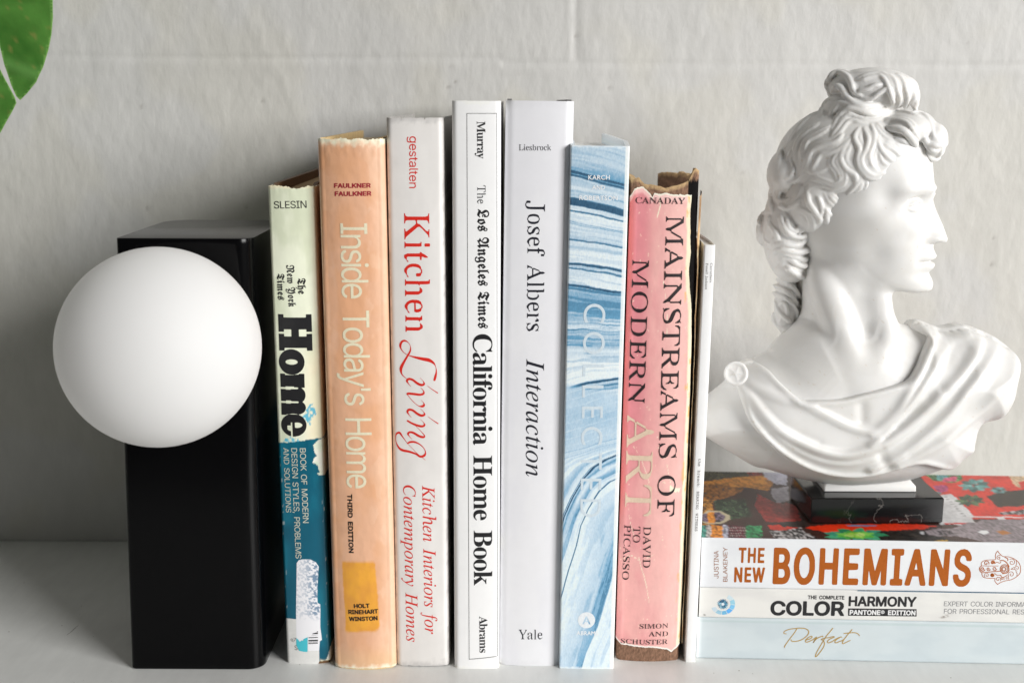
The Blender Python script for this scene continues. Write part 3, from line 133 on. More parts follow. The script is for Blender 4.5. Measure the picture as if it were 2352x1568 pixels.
COVER=[((0.05,0.045,0.02),[[15.0,121.7],[54.7,123.7],[52.6,111.4],[12.5,101.5]],1),((0.2,0.02,0.015),[[42.1,121.6],[52.7,122.1],[51.6,110.5],[44.4,108.7]],0.6),((0.24,0.09,0.012),[[11.9,95.9],[26.9,94.5],[36.9,87.6],[28.0,72.7],[14.4,63.1],[8.1,64.0]],0.8),((0.55,0.22,0.025),[[12.2,98.7],[33.2,108.7],[53.8,113.5],[57.2,100.9],[50.4,83.7],[37.1,89.0],[22.5,93.2],[11.6,93.7]],0.5),((0.5,0.5,0.62),[[53.1,122.2],[68.6,122.0],[63.5,95.2],[57.4,94.9],[52.6,111.4]],0.2),((0.36,0.34,0.4),[[52.6,87.1],[63.8,93.0],[59.1,64.0],[51.1,59.8],[50.8,76.4]],0.2),((0.26,0.022,0.015),[[42.7,77.3],[51.1,59.8],[57.8,61.4],[61.3,54.2],[59.3,28.1],[39.1,27.1],[37.1,53.0]],0.4),((0.03,0.05,0.025),[[14.4,63.1],[33.7,67.3],[32.8,36.1],[20.2,29.7],[14.1,48.2]],1),((0.3,0.13,0.02),[[8.1,64.0],[13.8,64.3],[9.8,21.2],[2.8,19.8]],1),((0.42,0.36,0.24),[[4.6,38.2],[8.9,44.9],[16.1,45.2],[20.2,37.8],[19.8,30.8],[13.9,23.2],[6.1,22.2],[2.8,25.4]],0.0),((0.1,0.07,0.1),[[4.8,37.1],[9.1,42.9],[15.4,43.3],[17.4,37.7],[16.3,29.5],[12.6,25.0],[6.8,24.2],[3.6,26.6]],1),((0.55,0.2,0.02),[[8.3,43.1],[11.9,43.3],[10.4,24.6],[6.6,24.5]],0.3),((0.05,0.2,0.16),[[2.0,20.4],[4.9,19.2],[3.2,0.0],[-0.7,-0.1]],0.7),((0.45,0.42,0.4),[[5.1,20.6],[7.6,19.3],[5.8,0.2],[2.3,0.0]],0.7),((0.58,0.2,0.02),[[7.8,20.7],[14.1,19.6],[12.1,0.5],[4.9,0.1]],0.7),((0.35,0.35,0.42),[[14.3,21.0],[17.2,19.8],[15.1,0.6],[11.2,0.4]],0.7),((0.09,0.012,0.02),[[17.4,21.1],[26.8,20.3],[24.4,1.1],[14.2,0.6]],0.7),((0.03,0.22,0.08),[[27.0,21.6],[35.6,20.7],[33.0,1.5],[23.5,1.0]],0.7),((0.6,0.55,0.5),[[17.1,17.6],[17.4,17.6],[17.1,15.6],[16.8,15.6]],0.0),((0.6,0.55,0.5),[[17.1,13.4],[17.4,13.4],[17.2,11.4],[16.8,11.4]],0.0),((0.6,0.55,0.5),[[15.9,9.2],[16.2,9.2],[16.0,7.3],[15.7,7.2]],0.0),((0.6,0.55,0.5),[[16.0,5.1],[16.3,5.1],[16.0,3.2],[15.7,3.2]],0.0),((0.6,0.55,0.5),[[18.3,17.6],[18.6,17.6],[18.4,15.6],[18.1,15.6]],0.0),((0.6,0.55,0.5),[[18.3,13.4],[18.6,13.5],[18.4,11.5],[18.1,11.5]],0.0),((0.6,0.55,0.5),[[17.1,9.2],[17.4,9.3],[17.2,7.3],[16.9,7.3]],0.0),((0.6,0.55,0.5),[[17.2,5.2],[17.5,5.2],[17.2,3.2],[16.9,3.2]],0.0),((0.6,0.55,0.5),[[19.6,17.7],[19.9,17.7],[19.6,15.7],[19.3,15.7]],0.0),((0.6,0.55,0.5),[[19.6,13.5],[19.9,13.5],[19.6,11.5],[19.3,11.5]],0.0),((0.6,0.55,0.5),[[18.4,9.3],[18.7,9.3],[18.4,7.4],[18.1,7.4]],0.0),((0.6,0.55,0.5),[[18.4,5.2],[18.7,5.2],[18.4,3.3],[18.1,3.3]],0.0),((0.6,0.55,0.5),[[20.8,17.7],[21.1,17.8],[20.8,15.8],[20.5,15.7]],0.0),((0.6,0.55,0.5),[[20.8,13.6],[21.1,13.6],[20.8,11.6],[20.5,11.6]],0.0),((0.6,0.55,0.5),[[19.6,9.4],[19.9,9.4],[19.6,7.4],[19.3,7.4]],0.0),((0.6,0.55,0.5),[[19.6,5.3],[19.9,5.3],[19.6,3.4],[19.3,3.3]],0.0),((0.6,0.55,0.5),[[22.0,17.8],[22.3,17.8],[22.0,15.8],[21.7,15.8]],0.0),((0.6,0.55,0.5),[[22.0,13.6],[22.3,13.6],[22.0,11.6],[21.7,11.6]],0.0),((0.6,0.55,0.5),[[20.8,9.4],[21.1,9.4],[20.8,7.5],[20.5,7.5]],0.0),((0.6,0.55,0.5),[[20.8,5.3],[21.1,5.4],[20.8,3.4],[20.5,3.4]],0.0),((0.6,0.55,0.5),[[23.2,17.9],[23.5,17.9],[23.2,15.9],[22.9,15.9]],0.0),((0.6,0.55,0.5),[[23.2,13.7],[23.5,13.7],[23.2,11.7],[22.9,11.7]],0.0),((0.6,0.55,0.5),[[22.0,9.5],[22.3,9.5],[22.0,7.5],[21.7,7.5]],0.0),((0.6,0.55,0.5),[[22.0,5.4],[22.3,5.4],[22.0,3.5],[21.7,3.5]],0.0),((0.6,0.55,0.5),[[24.5,17.9],[24.8,17.9],[24.5,15.9],[24.2,15.9]],0.0),((0.6,0.55,0.5),[[24.4,13.7],[24.7,13.7],[24.4,11.8],[24.1,11.8]],0.0),((0.6,0.55,0.5),[[23.2,9.5],[23.5,9.6],[23.2,7.6],[22.9,7.6]],0.0),((0.6,0.55,0.5),[[23.2,5.4],[23.5,5.5],[23.2,3.5],[22.9,3.5]],0.0),((0.6,0.55,0.5),[[25.7,18.0],[26.0,18.0],[25.7,16.0],[25.4,16.0]],0.0),((0.6,0.55,0.5),[[25.6,13.8],[26.0,13.8],[25.6,11.8],[25.3,11.8]],0.0),((0.6,0.55,0.5),[[24.4,9.6],[24.7,9.6],[24.4,7.7],[24.1,7.6]],0.0),((0.6,0.55,0.5),[[24.4,5.5],[24.7,5.5],[24.4,3.6],[24.1,3.6]],0.0),((0.55,0.03,0.012),[[39.3,21.5],[58.4,25.8],[58.5,21.3],[53.5,14.5],[39.8,13.8]],0.1),((0.16,0.15,0.15),[[37.7,11.1],[46.8,14.6],[57.2,19.5],[58.0,10.3],[63.7,2.1],[40.4,-0.1]],3),((0.7,0.035,0.008),[[58.6,19.1],[78.7,25.6],[122.0,27.7],[133.4,25.3],[125.8,20.1],[102.0,15.7],[68.0,11.9]],0.1),((0.02,0.012,0.01),[[45.3,27.4],[62.8,30.6],[60.5,19.2],[46.9,19.7]],1),((0.02,0.015,0.012),[[100.1,14.5],[124.8,16.7],[133.2,5.3],[138.6,-0.7],[90.4,-2.9]],1),((0.1,0.25,0.42),[[82.9,24.3],[100.7,25.1],[98.5,22.8],[83.9,22.1]],0.0),((0.6,0.028,0.012),[[151.6,124.1],[225.8,127.8],[191.7,39.0],[150.9,37.1],[149.1,65.8]],0.15),((0.6,0.6,0.61),[[150.2,79.9],[160.0,82.2],[160.0,44.5],[152.4,27.6],[135.7,27.7]],0.1),((0.08,0.08,0.08),[[153.3,76.7],[155.6,77.3],[155.3,76.3],[153.0,75.7]],0.0),((0.08,0.08,0.08),[[153.3,72.4],[155.6,73.0],[155.3,71.9],[153.0,71.3]],0.0),((0.08,0.08,0.08),[[153.3,68.1],[155.6,68.7],[155.3,67.6],[153.0,67.0]],0.0),((0.08,0.08,0.08),[[153.4,63.8],[155.6,64.4],[155.3,63.4],[153.0,62.8]],0.0),((0.08,0.08,0.08),[[153.4,59.6],[155.6,60.2],[155.3,59.2],[153.1,58.6]],0.0),((0.08,0.08,0.08),[[153.4,55.4],[155.6,56.0],[155.3,55.0],[153.1,54.4]],0.0),((0.08,0.08,0.08),[[153.4,51.3],[155.6,51.9],[155.3,50.9],[153.1,50.4]],0.0),((0.08,0.08,0.08),[[153.4,47.3],[155.6,47.8],[155.3,46.9],[153.1,46.3]],0.0),((0.08,0.08,0.08),[[153.4,43.2],[155.6,43.8],[155.3,42.9],[153.1,42.3]],0.0),((0.7,0.68,0.68),[[155.4,42.4],[193.2,42.8],[192.6,41.4],[154.8,40.5]],0.0),((0.7,0.68,0.68),[[171.9,41.8],[175.8,42.0],[175.5,32.5],[171.6,32.3]],0.0),((0.55,0.02,0.02),[[139.1,30.1],[153.3,31.5],[152.6,29.2],[138.5,28.0]],0.0),((0.62,0.6,0.6),[[155.4,42.4],[157.4,42.5],[156.4,28.2],[154.3,27.7]],0.0),((0.05,0.16,0.05),[[154.3,121.3],[161.8,123.2],[178.5,124.0],[176.4,112.4],[167.6,103.6],[157.3,108.6]],1),((0.1,0.32,0.33),[[162.6,121.7],[169.7,123.5],[167.3,113.4],[159.1,108.7]],0.4),((0.5,0.06,0.13),[[165.2,114.7],[174.8,118.0],[170.7,107.9],[161.2,104.7]],0.4),((0.35,0.04,0.14),[[153.1,97.4],[162.4,100.6],[159.4,88.3],[152.7,82.7]],0.6),((0.06,0.2,0.19),[[151.0,87.9],[154.8,84.1],[152.3,81.3]],0.0),((0.03,0.02,0.012),[[179.7,80.1],[193.1,89.9],[213.2,94.9],[200.9,62.9],[178.9,59.4]],0.8),((0.6,0.42,0.26),[[208.9,125.5],[225.5,126.9],[220.7,114.6],[206.1,95.9],[203.8,99.9]],0.4),((0.55,0.02,0.01),[[209.1,108.4],[220.7,114.6],[213.2,94.9],[205.6,94.5]],0.0),((0.1,0.27,0.26),[[180.7,99.5],[181.4,94.9],[184.5,94.5],[187.9,96.4],[187.6,99.9],[185.3,101.8]],0.3),((0.17,0.38,0.36),[[179.7,98.5],[177.4,92.8],[178.5,89.6],[181.1,88.6],[183.0,92.8],[183.1,96.8]],0.3),((0.05,0.13,0.12),[[178.7,98.1],[174.4,94.0],[173.0,89.5],[173.6,86.2],[176.8,89.1],[179.2,93.4]],0.3),((0.1,0.27,0.26),[[178.0,98.7],[173.7,98.1],[170.5,94.4],[168.8,90.2],[172.0,90.4],[175.5,93.0]],0.3),((0.17,0.38,0.36),[[178.1,99.9],[175.8,103.1],[172.2,101.9],[169.0,98.8],[170.5,96.3],[173.7,95.9]],0.3),((0.05,0.13,0.12),[[178.8,101.2],[179.6,106.7],[177.4,108.7],[174.1,108.3],[173.3,104.0],[174.5,100.8]],0.3),((0.1,0.27,0.26),[[179.8,101.9],[183.5,107.2],[183.6,111.5],[181.9,114.0],[179.1,110.0],[177.7,105.4]],0.3),((0.17,0.38,0.36),[[180.7,101.8],[185.4,104.4],[187.9,108.8],[188.6,113.1],[185.1,111.3],[181.8,107.5]],0.3),((0.05,0.13,0.12),[[181.1,100.9],[184.6,99.5],[188.2,102.1],[191.0,106.0],[188.5,107.3],[184.8,106.1]],0.3),((0.03,0.06,0.06),[[177.8,100.0],[180.4,102.6],[181.4,100.1],[178.7,97.5]],0.0),((0.05,0.1,0.05),[[167.7,70.0],[168.4,66.2],[171.2,65.8],[174.1,67.4],[173.8,70.4],[171.8,72.0]],0.3),((0.09,0.15,0.07),[[166.9,69.1],[165.0,64.4],[166.0,61.7],[168.3,60.8],[169.8,64.3],[169.9,67.8]],0.3),((0.03,0.06,0.03),[[166.0,68.9],[162.3,65.4],[161.2,61.6],[161.7,58.8],[164.5,61.2],[166.6,64.9]],0.3),((0.05,0.1,0.05),[[165.4,69.3],[161.7,68.8],[158.9,65.7],[157.5,62.2],[160.2,62.4],[163.3,64.6]],0.3),((0.09,0.15,0.07),[[165.5,70.3],[163.4,73.0],[160.3,72.1],[157.5,69.4],[158.9,67.3],[161.7,67.0]],0.3),((0.03,0.06,0.03),[[166.1,71.4],[166.7,76.1],[164.7,77.8],[161.9,77.4],[161.3,73.8],[162.3,71.1]],0.3),((0.05,0.1,0.05),[[167.0,72.0],[170.1,76.5],[170.1,80.1],[168.6,82.1],[166.2,78.8],[165.1,74.9]],0.3),((0.09,0.15,0.07),[[167.8,71.9],[171.8,74.1],[173.9,77.9],[174.5,81.4],[171.4,79.9],[168.6,76.7]],0.3),((0.03,0.06,0.03),[[168.1,71.2],[171.2,70.0],[174.3,72.2],[176.6,75.5],[174.4,76.5],[171.3,75.5]],0.3),((0.03,0.06,0.06),[[165.1,70.4],[167.5,72.8],[168.5,70.6],[165.9,68.2]],0.0),((0.1,0.25,0.25),[[191.7,90.9],[192.0,88.4],[193.7,88.2],[195.6,89.2],[195.4,91.1],[194.2,92.1]],0.3),((0.14,0.3,0.3),[[191.1,90.3],[189.8,87.3],[190.4,85.5],[191.8,85.0],[192.8,87.3],[192.9,89.4]],0.3),((0.05,0.12,0.12),[[190.6,90.1],[188.2,87.9],[187.4,85.5],[187.7,83.7],[189.5,85.3],[190.8,87.6]],0.3),((0.1,0.25,0.25),[[190.2,90.4],[187.9,90.1],[186.1,88.1],[185.2,85.9],[186.9,86.0],[188.8,87.4]],0.3),((0.14,0.3,0.3),[[190.3,91.1],[189.1,92.8],[187.1,92.2],[185.3,90.5],[186.2,89.2],[187.8,88.9]],0.3),((0.05,0.12,0.12),[[190.7,91.7],[191.2,94.7],[190.0,95.8],[188.2,95.5],[187.7,93.3],[188.4,91.5]],0.3),((0.1,0.25,0.25),[[191.2,92.1],[193.2,95.0],[193.3,97.2],[192.4,98.5],[190.9,96.4],[190.1,94.0]],0.3),((0.14,0.3,0.3),[[191.7,92.1],[194.2,93.4],[195.6,95.8],[196.0,98.0],[194.1,97.1],[192.3,95.1]],0.3),((0.05,0.12,0.12),[[191.9,91.6],[193.8,90.8],[195.7,92.2],[197.2,94.3],[195.9,95.0],[193.9,94.3]],0.3),((0.03,0.06,0.06),[[189.3,91.1],[191.9,93.6],[192.9,91.2],[190.2,88.7]],0.0),((0.18,0.17,0.17),[[175.5,48.8],[182.7,52.3],[198.7,57.1],[194.9,47.4],[177.2,45.8]],2),((0.24,0.2,0.215),[[124.8,16.7],[132.5,21.1],[140.2,20.3],[148.3,29.0],[162.1,35.8],[191.9,39.5],[176.4,-0.9],[152.0,-0.0],[140.2,8.9],[130.5,8.4],[123.9,11.3]],0.35),((0.1,0.08,0.09),[[130.9,17.0],[139.6,18.5],[137.9,10.9],[130.4,10.5]],1.5),((0.75,0.77,0.8),[[152.6,15.9],[156.0,19.3],[158.9,19.0],[158.9,15.5],[154.9,12.8]],0.0),((0.4,0.15,0.03),[[163.3,17.5],[167.9,19.9],[170.8,15.7],[165.1,12.2]],0.0),((0.5,0.5,0.52),[[120.9,15.0],[123.5,16.0],[122.4,11.2],[120.6,11.6]],0.0),((0.6,0.35,0.03),[[124.7,1.6],[132.4,2.8],[131.7,0.7],[124.3,0.3]],0.0),((0.03,0.22,0.1),[[87.9,8.5],[94.1,5.2],[100.0,7.3],[102.7,9.2],[101.0,11.0],[96.1,12.6]],0.15),((0.06,0.33,0.17),[[86.7,7.0],[88.7,1.5],[93.6,1.0],[96.5,1.7],[96.4,3.9],[94.3,7.3]],0.15),((0.05,0.27,0.17),[[84.3,6.2],[81.2,1.1],[83.0,-1.7],[84.7,-2.6],[86.3,-1.0],[87.8,2.6]],0.15),((0.03,0.22,0.1),[[82.0,6.3],[75.1,4.0],[72.9,0.1],[72.8,-1.9],[75.3,-1.5],[79.8,0.6]],0.15),((0.06,0.33,0.17),[[80.7,7.4],[73.2,9.0],[68.0,5.9],[66.1,3.6],[68.4,2.5],[73.9,2.2]],0.15),((0.05,0.27,0.17),[[81.0,8.9],[76.5,13.8],[70.7,12.9],[67.8,11.5],[68.8,9.3],[72.7,6.6]],0.15),((0.03,0.22,0.1),[[82.9,10.2],[83.5,16.0],[79.8,17.9],[77.3,18.0],[76.5,15.8],[76.9,12.0]],0.15),((0.06,0.33,0.17),[[85.4,10.6],[90.8,14.6],[91.1,18.3],[90.3,20.0],[88.0,18.9],[84.7,15.7]],0.15),((0.05,0.27,0.17),[[87.4,9.9],[95.0,10.3],[99.1,14.1],[100.3,16.5],[97.7,16.9],[92.3,15.9]],0.15),((0.1,0.42,0.06),[[85.8,8.0],[88.0,4.1],[92.0,4.8],[94.1,6.1],[93.8,7.8],[91.7,10.1]],0.15),((0.18,0.5,0.08),[[84.7,7.3],[82.9,3.4],[85.2,2.1],[86.9,2.0],[88.1,3.4],[88.7,6.0]],0.15),((0.08,0.36,0.06),[[83.3,7.3],[78.5,5.6],[77.8,3.0],[78.3,1.6],[80.1,1.9],[83.1,3.4]],0.15),((0.1,0.42,0.06),[[82.5,7.8],[77.5,9.5],[74.2,7.0],[73.1,5.2],[74.6,4.1],[78.2,3.6]],0.15),((0.18,0.5,0.08),[[82.7,8.7],[80.4,12.7],[76.4,11.9],[74.3,10.6],[74.6,8.8],[76.8,6.6]],0.15),((0.08,0.36,0.06),[[83.8,9.4],[85.6,13.3],[83.3,14.7],[81.5,14.8],[80.4,13.4],[79.8,10.7]],0.15),((0.1,0.42,0.06),[[85.2,9.4],[90.0,11.1],[90.8,13.8],[90.3,15.2],[88.5,14.9],[85.4,13.4]],0.15),((0.18,0.5,0.08),[[86.0,8.8],[91.0,7.2],[94.3,9.7],[95.5,11.5],[94.1,12.6],[90.3,13.1]],0.15),((0.35,0.6,0.08),[[84.2,8.3],[83.8,5.1],[86.3,5.1],[87.8,5.8],[88.5,7.1],[88.2,9.1]],0.15),((0.25,0.55,0.06),[[84.2,8.3],[80.9,7.2],[81.0,5.4],[81.7,4.6],[83.1,4.8],[85.1,5.9]],0.15),((0.42,0.62,0.15),[[84.2,8.3],[81.3,10.4],[78.9,8.6],[78.1,7.1],[78.8,6.0],[81.2,5.2]],0.15),((0.35,0.6,0.08),[[84.2,8.3],[84.7,11.6],[82.2,11.6],[80.7,10.9],[80.0,9.6],[80.3,7.6]],0.15),((0.25,0.55,0.06),[[84.2,8.3],[87.6,9.5],[87.6,11.3],[86.8,12.1],[85.4,12.0],[83.4,10.8]],0.15),((0.42,0.62,0.15),[[84.2,8.3],[87.2,6.3],[89.6,8.1],[90.4,9.5],[89.7,10.7],[87.3,11.6]],0.15)]
LEAF=[[[-242.6,346.0],[-242.7,332.2],[-241.9,324.2],[-240.4,316.2],[-238.2,307.1],[-236.2,301.7],[-234.6,300.0],[-231.1,303.1],[-226.1,308.6],[-222.4,315.3],[-219.3,323.3],[-217.4,330.3],[-216.2,338.2],[-215.9,346.1],[-216.1,357.9],[-218.4,371.5],[-223.5,384.9]],[[-243.0,314.6],[-241.3,310.5],[-238.8,305.1],[-237.0,301.0],[-236.6,298.6],[-238.8,294.9],[-242.5,289.4],[-245.3,285.1],[-254.6,273.3]]]
# letter outlines, 1/500 em: advance, then one list per contour (start point, then steps)
LETTERS=dict(
cond={'A':[166,[11,-11,-13,3,-3,4,-1,8,56,252,8,9,28,0,5,-3,3,-6,55,-250,0,-10,-4,-5,-7,-2,-25,2,-6,8,-13,60,-41,1,-4,-4,-15,-62,-6,-4],[62,111,19,0,2,3,-9,42,-3,4]],
'B':[159,[24,-11,-12,2,-5,10,1,255,3,6,8,3,65,-1,15,-5,12,-11,11,-17,5,-15,3,-22,-1,-25,-4,-18,-10,-17,12,-18,7,-22,3,-25,-3,-25,-10,-28,-10,-13,-10,-7,-25,-7],[50,41,31,-1,10,9,4,10,-1,22,-4,13,-9,9,-27,1,-5,-3],[49,156,5,-2,20,0,7,4,4,6,4,15,0,12,-2,13,-6,8,-5,2,-22,0,-5,-3]],
'E':[148,[24,-11,-12,2,-5,10,1,258,6,5,7,1,95,-1,6,-5,1,-8,0,-25,-4,-8,-10,-3,-55,-1,-5,-3,0,-55,62,-3,6,-7,1,-27,-2,-10,-8,-5,-59,-3,0,-57,5,-4,57,0,8,-3,5,-11,-2,-30,-3,-5,-8,-2]],
'H':[178,[24,-11,-12,2,-5,10,1,258,6,5,10,2,17,-2,6,-5,3,-103,51,0,4,0,1,5,2,98,8,6,25,-1,6,-5,1,-8,-1,-255,-6,-6,-10,-1,-17,1,-6,6,-3,108,-51,0,-4,0,-1,-5,-2,-103,-6,-6]],
'I':[113,[15,-11,-10,1,-6,6,-1,30,4,11,6,2,14,1,2,4,0,167,-2,3,-17,2,-5,5,-1,35,3,6,8,3,72,0,7,-4,2,-5,0,-32,-6,-8,-15,-2,-4,-3,0,-167,2,-3,14,-2,8,-5,1,-38,-6,-6,-7,-1]],
'M':[211,[24,-11,-12,2,-5,10,1,258,6,5,10,2,25,-1,6,-6,39,-160,3,5,36,155,6,5,5,1,32,-1,4,-5,2,-8,0,-247,-3,-10,-8,-5,-17,0,-8,2,-5,5,-2,106,-26,-106,-4,-5,-8,-2,-15,0,-7,3,-4,4,-21,90,-5,14,-2,-104,-6,-6]],
'N':[180,[24,-11,-12,2,-5,10,1,258,6,5,7,1,20,0,8,-4,57,-145,3,140,2,5,5,4,28,-1,4,-5,2,-8,-1,-255,-5,-5,-8,-2,-20,0,-9,5,-56,143,-2,-6,0,-130,-3,-7,-5,-4]],
'O':[182,[66,-13,-15,7,-16,14,-20,32,-8,25,-4,27,-2,33,1,30,3,23,8,30,16,32,14,15,13,8,15,5,15,1,15,-4,15,-9,13,-14,12,-20,10,-27,5,-25,3,-62,-3,-26,-8,-32,-9,-22,-11,-17,-13,-13,-14,-9,-15,-3],[71,40,10,-2,7,1,14,13,12,30,3,28,-1,48,-7,30,-11,20,-7,6,-10,3,-15,-6,-10,-13,-8,-20,-6,-36,0,-30,6,-34,10,-25]],
'S':[156,[52,-14,-12,5,-12,8,-16,20,-10,32,0,23,10,5,18,0,8,-2,3,-6,4,-17,5,-10,8,-6,10,-2,10,2,10,11,4,17,-1,15,-11,14,-40,20,-20,19,-8,12,-5,15,-3,33,6,27,5,13,10,15,20,15,27,5,23,-7,20,-18,13,-28,3,-20,-1,-10,-8,-8,-24,1,-6,5,-4,17,-6,10,-7,6,-10,1,-10,-4,-5,-8,-4,-15,1,-15,11,-13,40,-21,20,-18,13,-28,3,-35,-8,-35,-10,-17,-10,-10,-11,-8,-15,-5]],
'T':[157,[63,-11,-12,2,-5,10,0,210,-3,3,-35,1,-7,4,-3,10,1,27,4,7,8,2,117,0,5,-4,3,-7,0,-28,-3,-7,-7,-4,-33,-1,-5,-3,0,-210,-2,-7,-5,-4]],
'W':[228,[51,-11,-11,2,-5,10,-40,245,0,13,6,5,10,2,17,-1,7,-6,23,-141,24,141,5,5,6,1,20,0,8,-3,5,-13,19,-123,3,-7,22,137,8,9,28,-1,5,-8,0,-7,-43,-255,-10,-5,-17,0,-10,2,-4,5,-24,135,-24,-135,-6,-6]]},
didone={'A':[218,[-3,1,0,8,12,4,11,13,81,203,3,4,8,-1,84,-198,13,-20,11,-5,1,-8,-104,-1,-3,4,2,5,18,3,5,4,2,5,-1,10,-13,33,-5,2,-65,0,-5,-1,-3,-6,-10,-25,-1,-13,6,-8,18,-4,1,-8],[58,81,62,0,-31,75,-3,-2]],
'B':[221,[9,1,-1,5,3,3,10,2,10,5,6,15,1,153,-1,12,-5,15,-8,6,-15,3,-1,6,123,1,33,-7,20,-11,8,-10,5,-13,0,-20,-2,-10,-6,-9,-12,-11,-29,-12,36,-15,15,-12,6,-11,4,-20,-1,-10,-3,-15,-9,-14,-22,-17,-38,-9],[100,14,21,-1,10,3,8,5,8,15,3,30,-3,23,-9,15,-14,8,-28,4,-5,-5,0,-82,3,-10],[93,126,21,2,10,3,10,8,5,10,3,20,-2,25,-5,12,-11,8,-20,3,-11,-6,-2,-10,0,-70]],
'C':[234,[114,-5,-30,8,-23,12,-16,13,-16,23,-11,25,-5,32,2,33,8,25,10,17,17,20,21,15,18,8,20,5,27,1,23,-3,35,-12,9,4,8,11,5,0,2,-4,0,-70,-2,-3,-6,1,-13,25,-16,20,-17,13,-13,5,-20,3,-22,-6,-14,-10,-12,-20,-7,-25,-3,-23,0,-45,8,-40,7,-15,11,-12,12,-8,13,-4,27,-1,18,5,15,7,30,27,8,-6,-3,-8,-14,-15,-26,-18,-23,-8,-17,-2]],
'H':[262,[9,1,0,7,12,3,10,5,5,13,2,12,-1,158,-6,13,-7,4,-15,5,0,5,111,0,-1,-6,-20,-6,-6,-8,-2,-77,5,-4,74,1,-1,80,-8,9,-17,4,-2,7,111,0,-2,-7,-12,-2,-10,-7,-3,-9,-2,-15,1,-157,6,-13,8,-5,12,-3,2,-7,-111,0,2,8,17,4,8,11,1,85,-4,1,-70,0,-5,-4,2,-82,8,-11,18,-5,1,-7]],
'M':[317,[8,1,0,7,18,5,7,6,4,17,0,165,-6,13,-20,5,-3,2,0,5,84,0,66,-152,67,152,83,0,0,-5,-14,-5,-8,-5,-6,-20,1,-162,5,-13,7,-5,13,-3,1,-7,-109,0,0,5,2,3,21,6,6,14,0,155,-1,10,-80,-190,-5,-4,-5,1,-4,5,-70,168,-9,15,0,-158,6,-15,9,-5,15,-3,1,-7]],
'a':[172,[46,-4,-17,4,-13,11,-6,17,3,18,7,12,16,13,23,11,40,14,0,30,-3,11,-7,8,-10,2,-20,-1,-7,-8,9,-20,-2,-12,-10,-9,-13,-1,-10,3,-8,9,-2,10,4,15,9,10,12,8,28,8,27,0,28,-8,13,-10,8,-18,2,-102,4,-4,10,2,2,-6,-14,-12,-18,-6,-10,0,-12,5,-10,15,-28,-16],[69,18,12,0,17,13,1,52,-20,-6,-10,-8,-6,-8,-3,-13,0,-15,3,-10]],
'b':[180,[22,-5,-1,210,-3,10,-13,5,-1,5,4,3,57,0,4,-6,1,-79,20,12,20,4,20,-3,15,-9,15,-18,8,-21,3,-33,-3,-17,-7,-20,-11,-18,-12,-12,-16,-8,-22,-5,-18,2,-12,5,-18,11,-24,-18],[87,8,15,1,10,9,6,14,4,36,-1,37,-5,20,-8,10,-16,5,-14,-5,-6,-7,-3,-8,0,-92,6,-14]],
'e':[150,[68,-4,-25,9,-10,8,-10,13,-10,25,-3,37,8,30,18,25,22,13,13,3,17,0,23,-8,15,-13,12,-25,3,-27,-5,-3,-75,0,-1,-17,5,-20,9,-15,17,-9,12,-1,13,4,20,16,5,-5,-14,-20,-19,-14,-20,-6],[59,98,4,-2,37,2,-1,33,-3,9,-5,6,-15,1,-10,-7,-6,-17]],
'f':[107,[8,1,0,6,15,7,3,17,0,103,-3,4,-13,1,-2,12,3,4,15,1,1,33,4,12,13,18,19,10,28,3,22,-5,11,-8,7,-13,0,-14,-8,-11,-7,-3,-8,0,-12,7,-4,14,7,17,-6,5,-7,0,-8,-4,-4,-18,0,-43,24,-1,4,-4,-1,-12,-27,-3,0,-112,4,-10,5,-4,15,-2,1,-7]],
'i':[99,[10,1,0,6,13,7,3,12,0,105,-4,12,-10,4,-2,4,5,4,57,0,2,-4,0,-130,5,-10,10,-5,0,-5],[50,181,-10,2,-8,5,-5,8,-2,10,2,10,5,8,8,6,10,2,10,-2,8,-5,6,-9,2,-10,-2,-10,-6,-8,-8,-5]],
'k':[179,[9,1,0,6,14,7,3,12,0,178,-4,12,-10,4,-2,4,4,4,58,-1,2,-3,0,-137,5,3,33,32,9,12,1,5,-3,5,-15,3,-1,4,1,4,68,-1,0,-6,-27,-12,-33,-32,62,-88,14,-10,0,-5,-81,0,-1,5,11,4,2,9,-37,53,-8,-6,0,-42,3,-10,12,-7,0,-6]],
'l':[100,[10,1,0,6,13,7,3,12,0,178,-4,12,-10,4,-2,4,5,4,57,-1,2,-3,0,-203,4,-8,10,-5,2,-4,-5,-4]],
'm':[277,[10,1,0,6,13,7,3,12,0,105,-3,10,-13,7,0,6,60,1,3,-1,2,-18,14,13,13,7,16,3,10,-1,20,-7,12,-18,22,19,13,5,15,2,20,-4,10,-8,6,-8,6,-30,0,-88,5,-10,11,-5,0,-5,-79,0,1,6,8,3,4,5,3,14,-1,92,-4,10,-10,4,-10,-1,-8,-4,-9,-14,0,-95,4,-10,11,-5,0,-5,-77,0,0,5,10,5,4,10,1,93,-5,17,-11,5,-8,-1,-10,-6,-9,-13,0,-92,3,-10,12,-7,0,-6]],
'n':[190,[10,1,0,6,13,7,3,10,0,102,-3,15,-13,7,0,6,62,0,3,-17,18,14,19,7,26,-1,14,-9,9,-14,4,-20,1,-95,5,-8,10,-5,0,-5,-79,0,0,6,12,7,4,12,-1,95,-5,11,-10,3,-14,-3,-14,-16,0,-95,5,-10,10,-5,0,-5]],
'o':[168,[76,-5,-13,3,-17,7,-22,21,-12,27,-2,35,8,30,18,24,13,9,14,6,30,2,18,-4,12,-7,13,-10,8,-10,12,-27,2,-35,-4,-20,-6,-13,-18,-22,-24,-13],[74,8,12,-2,12,5,8,12,3,18,1,45,-3,40,-8,17,-13,6,-13,-2,-6,-6,-4,-10,-3,-20,0,-75,5,-18]],
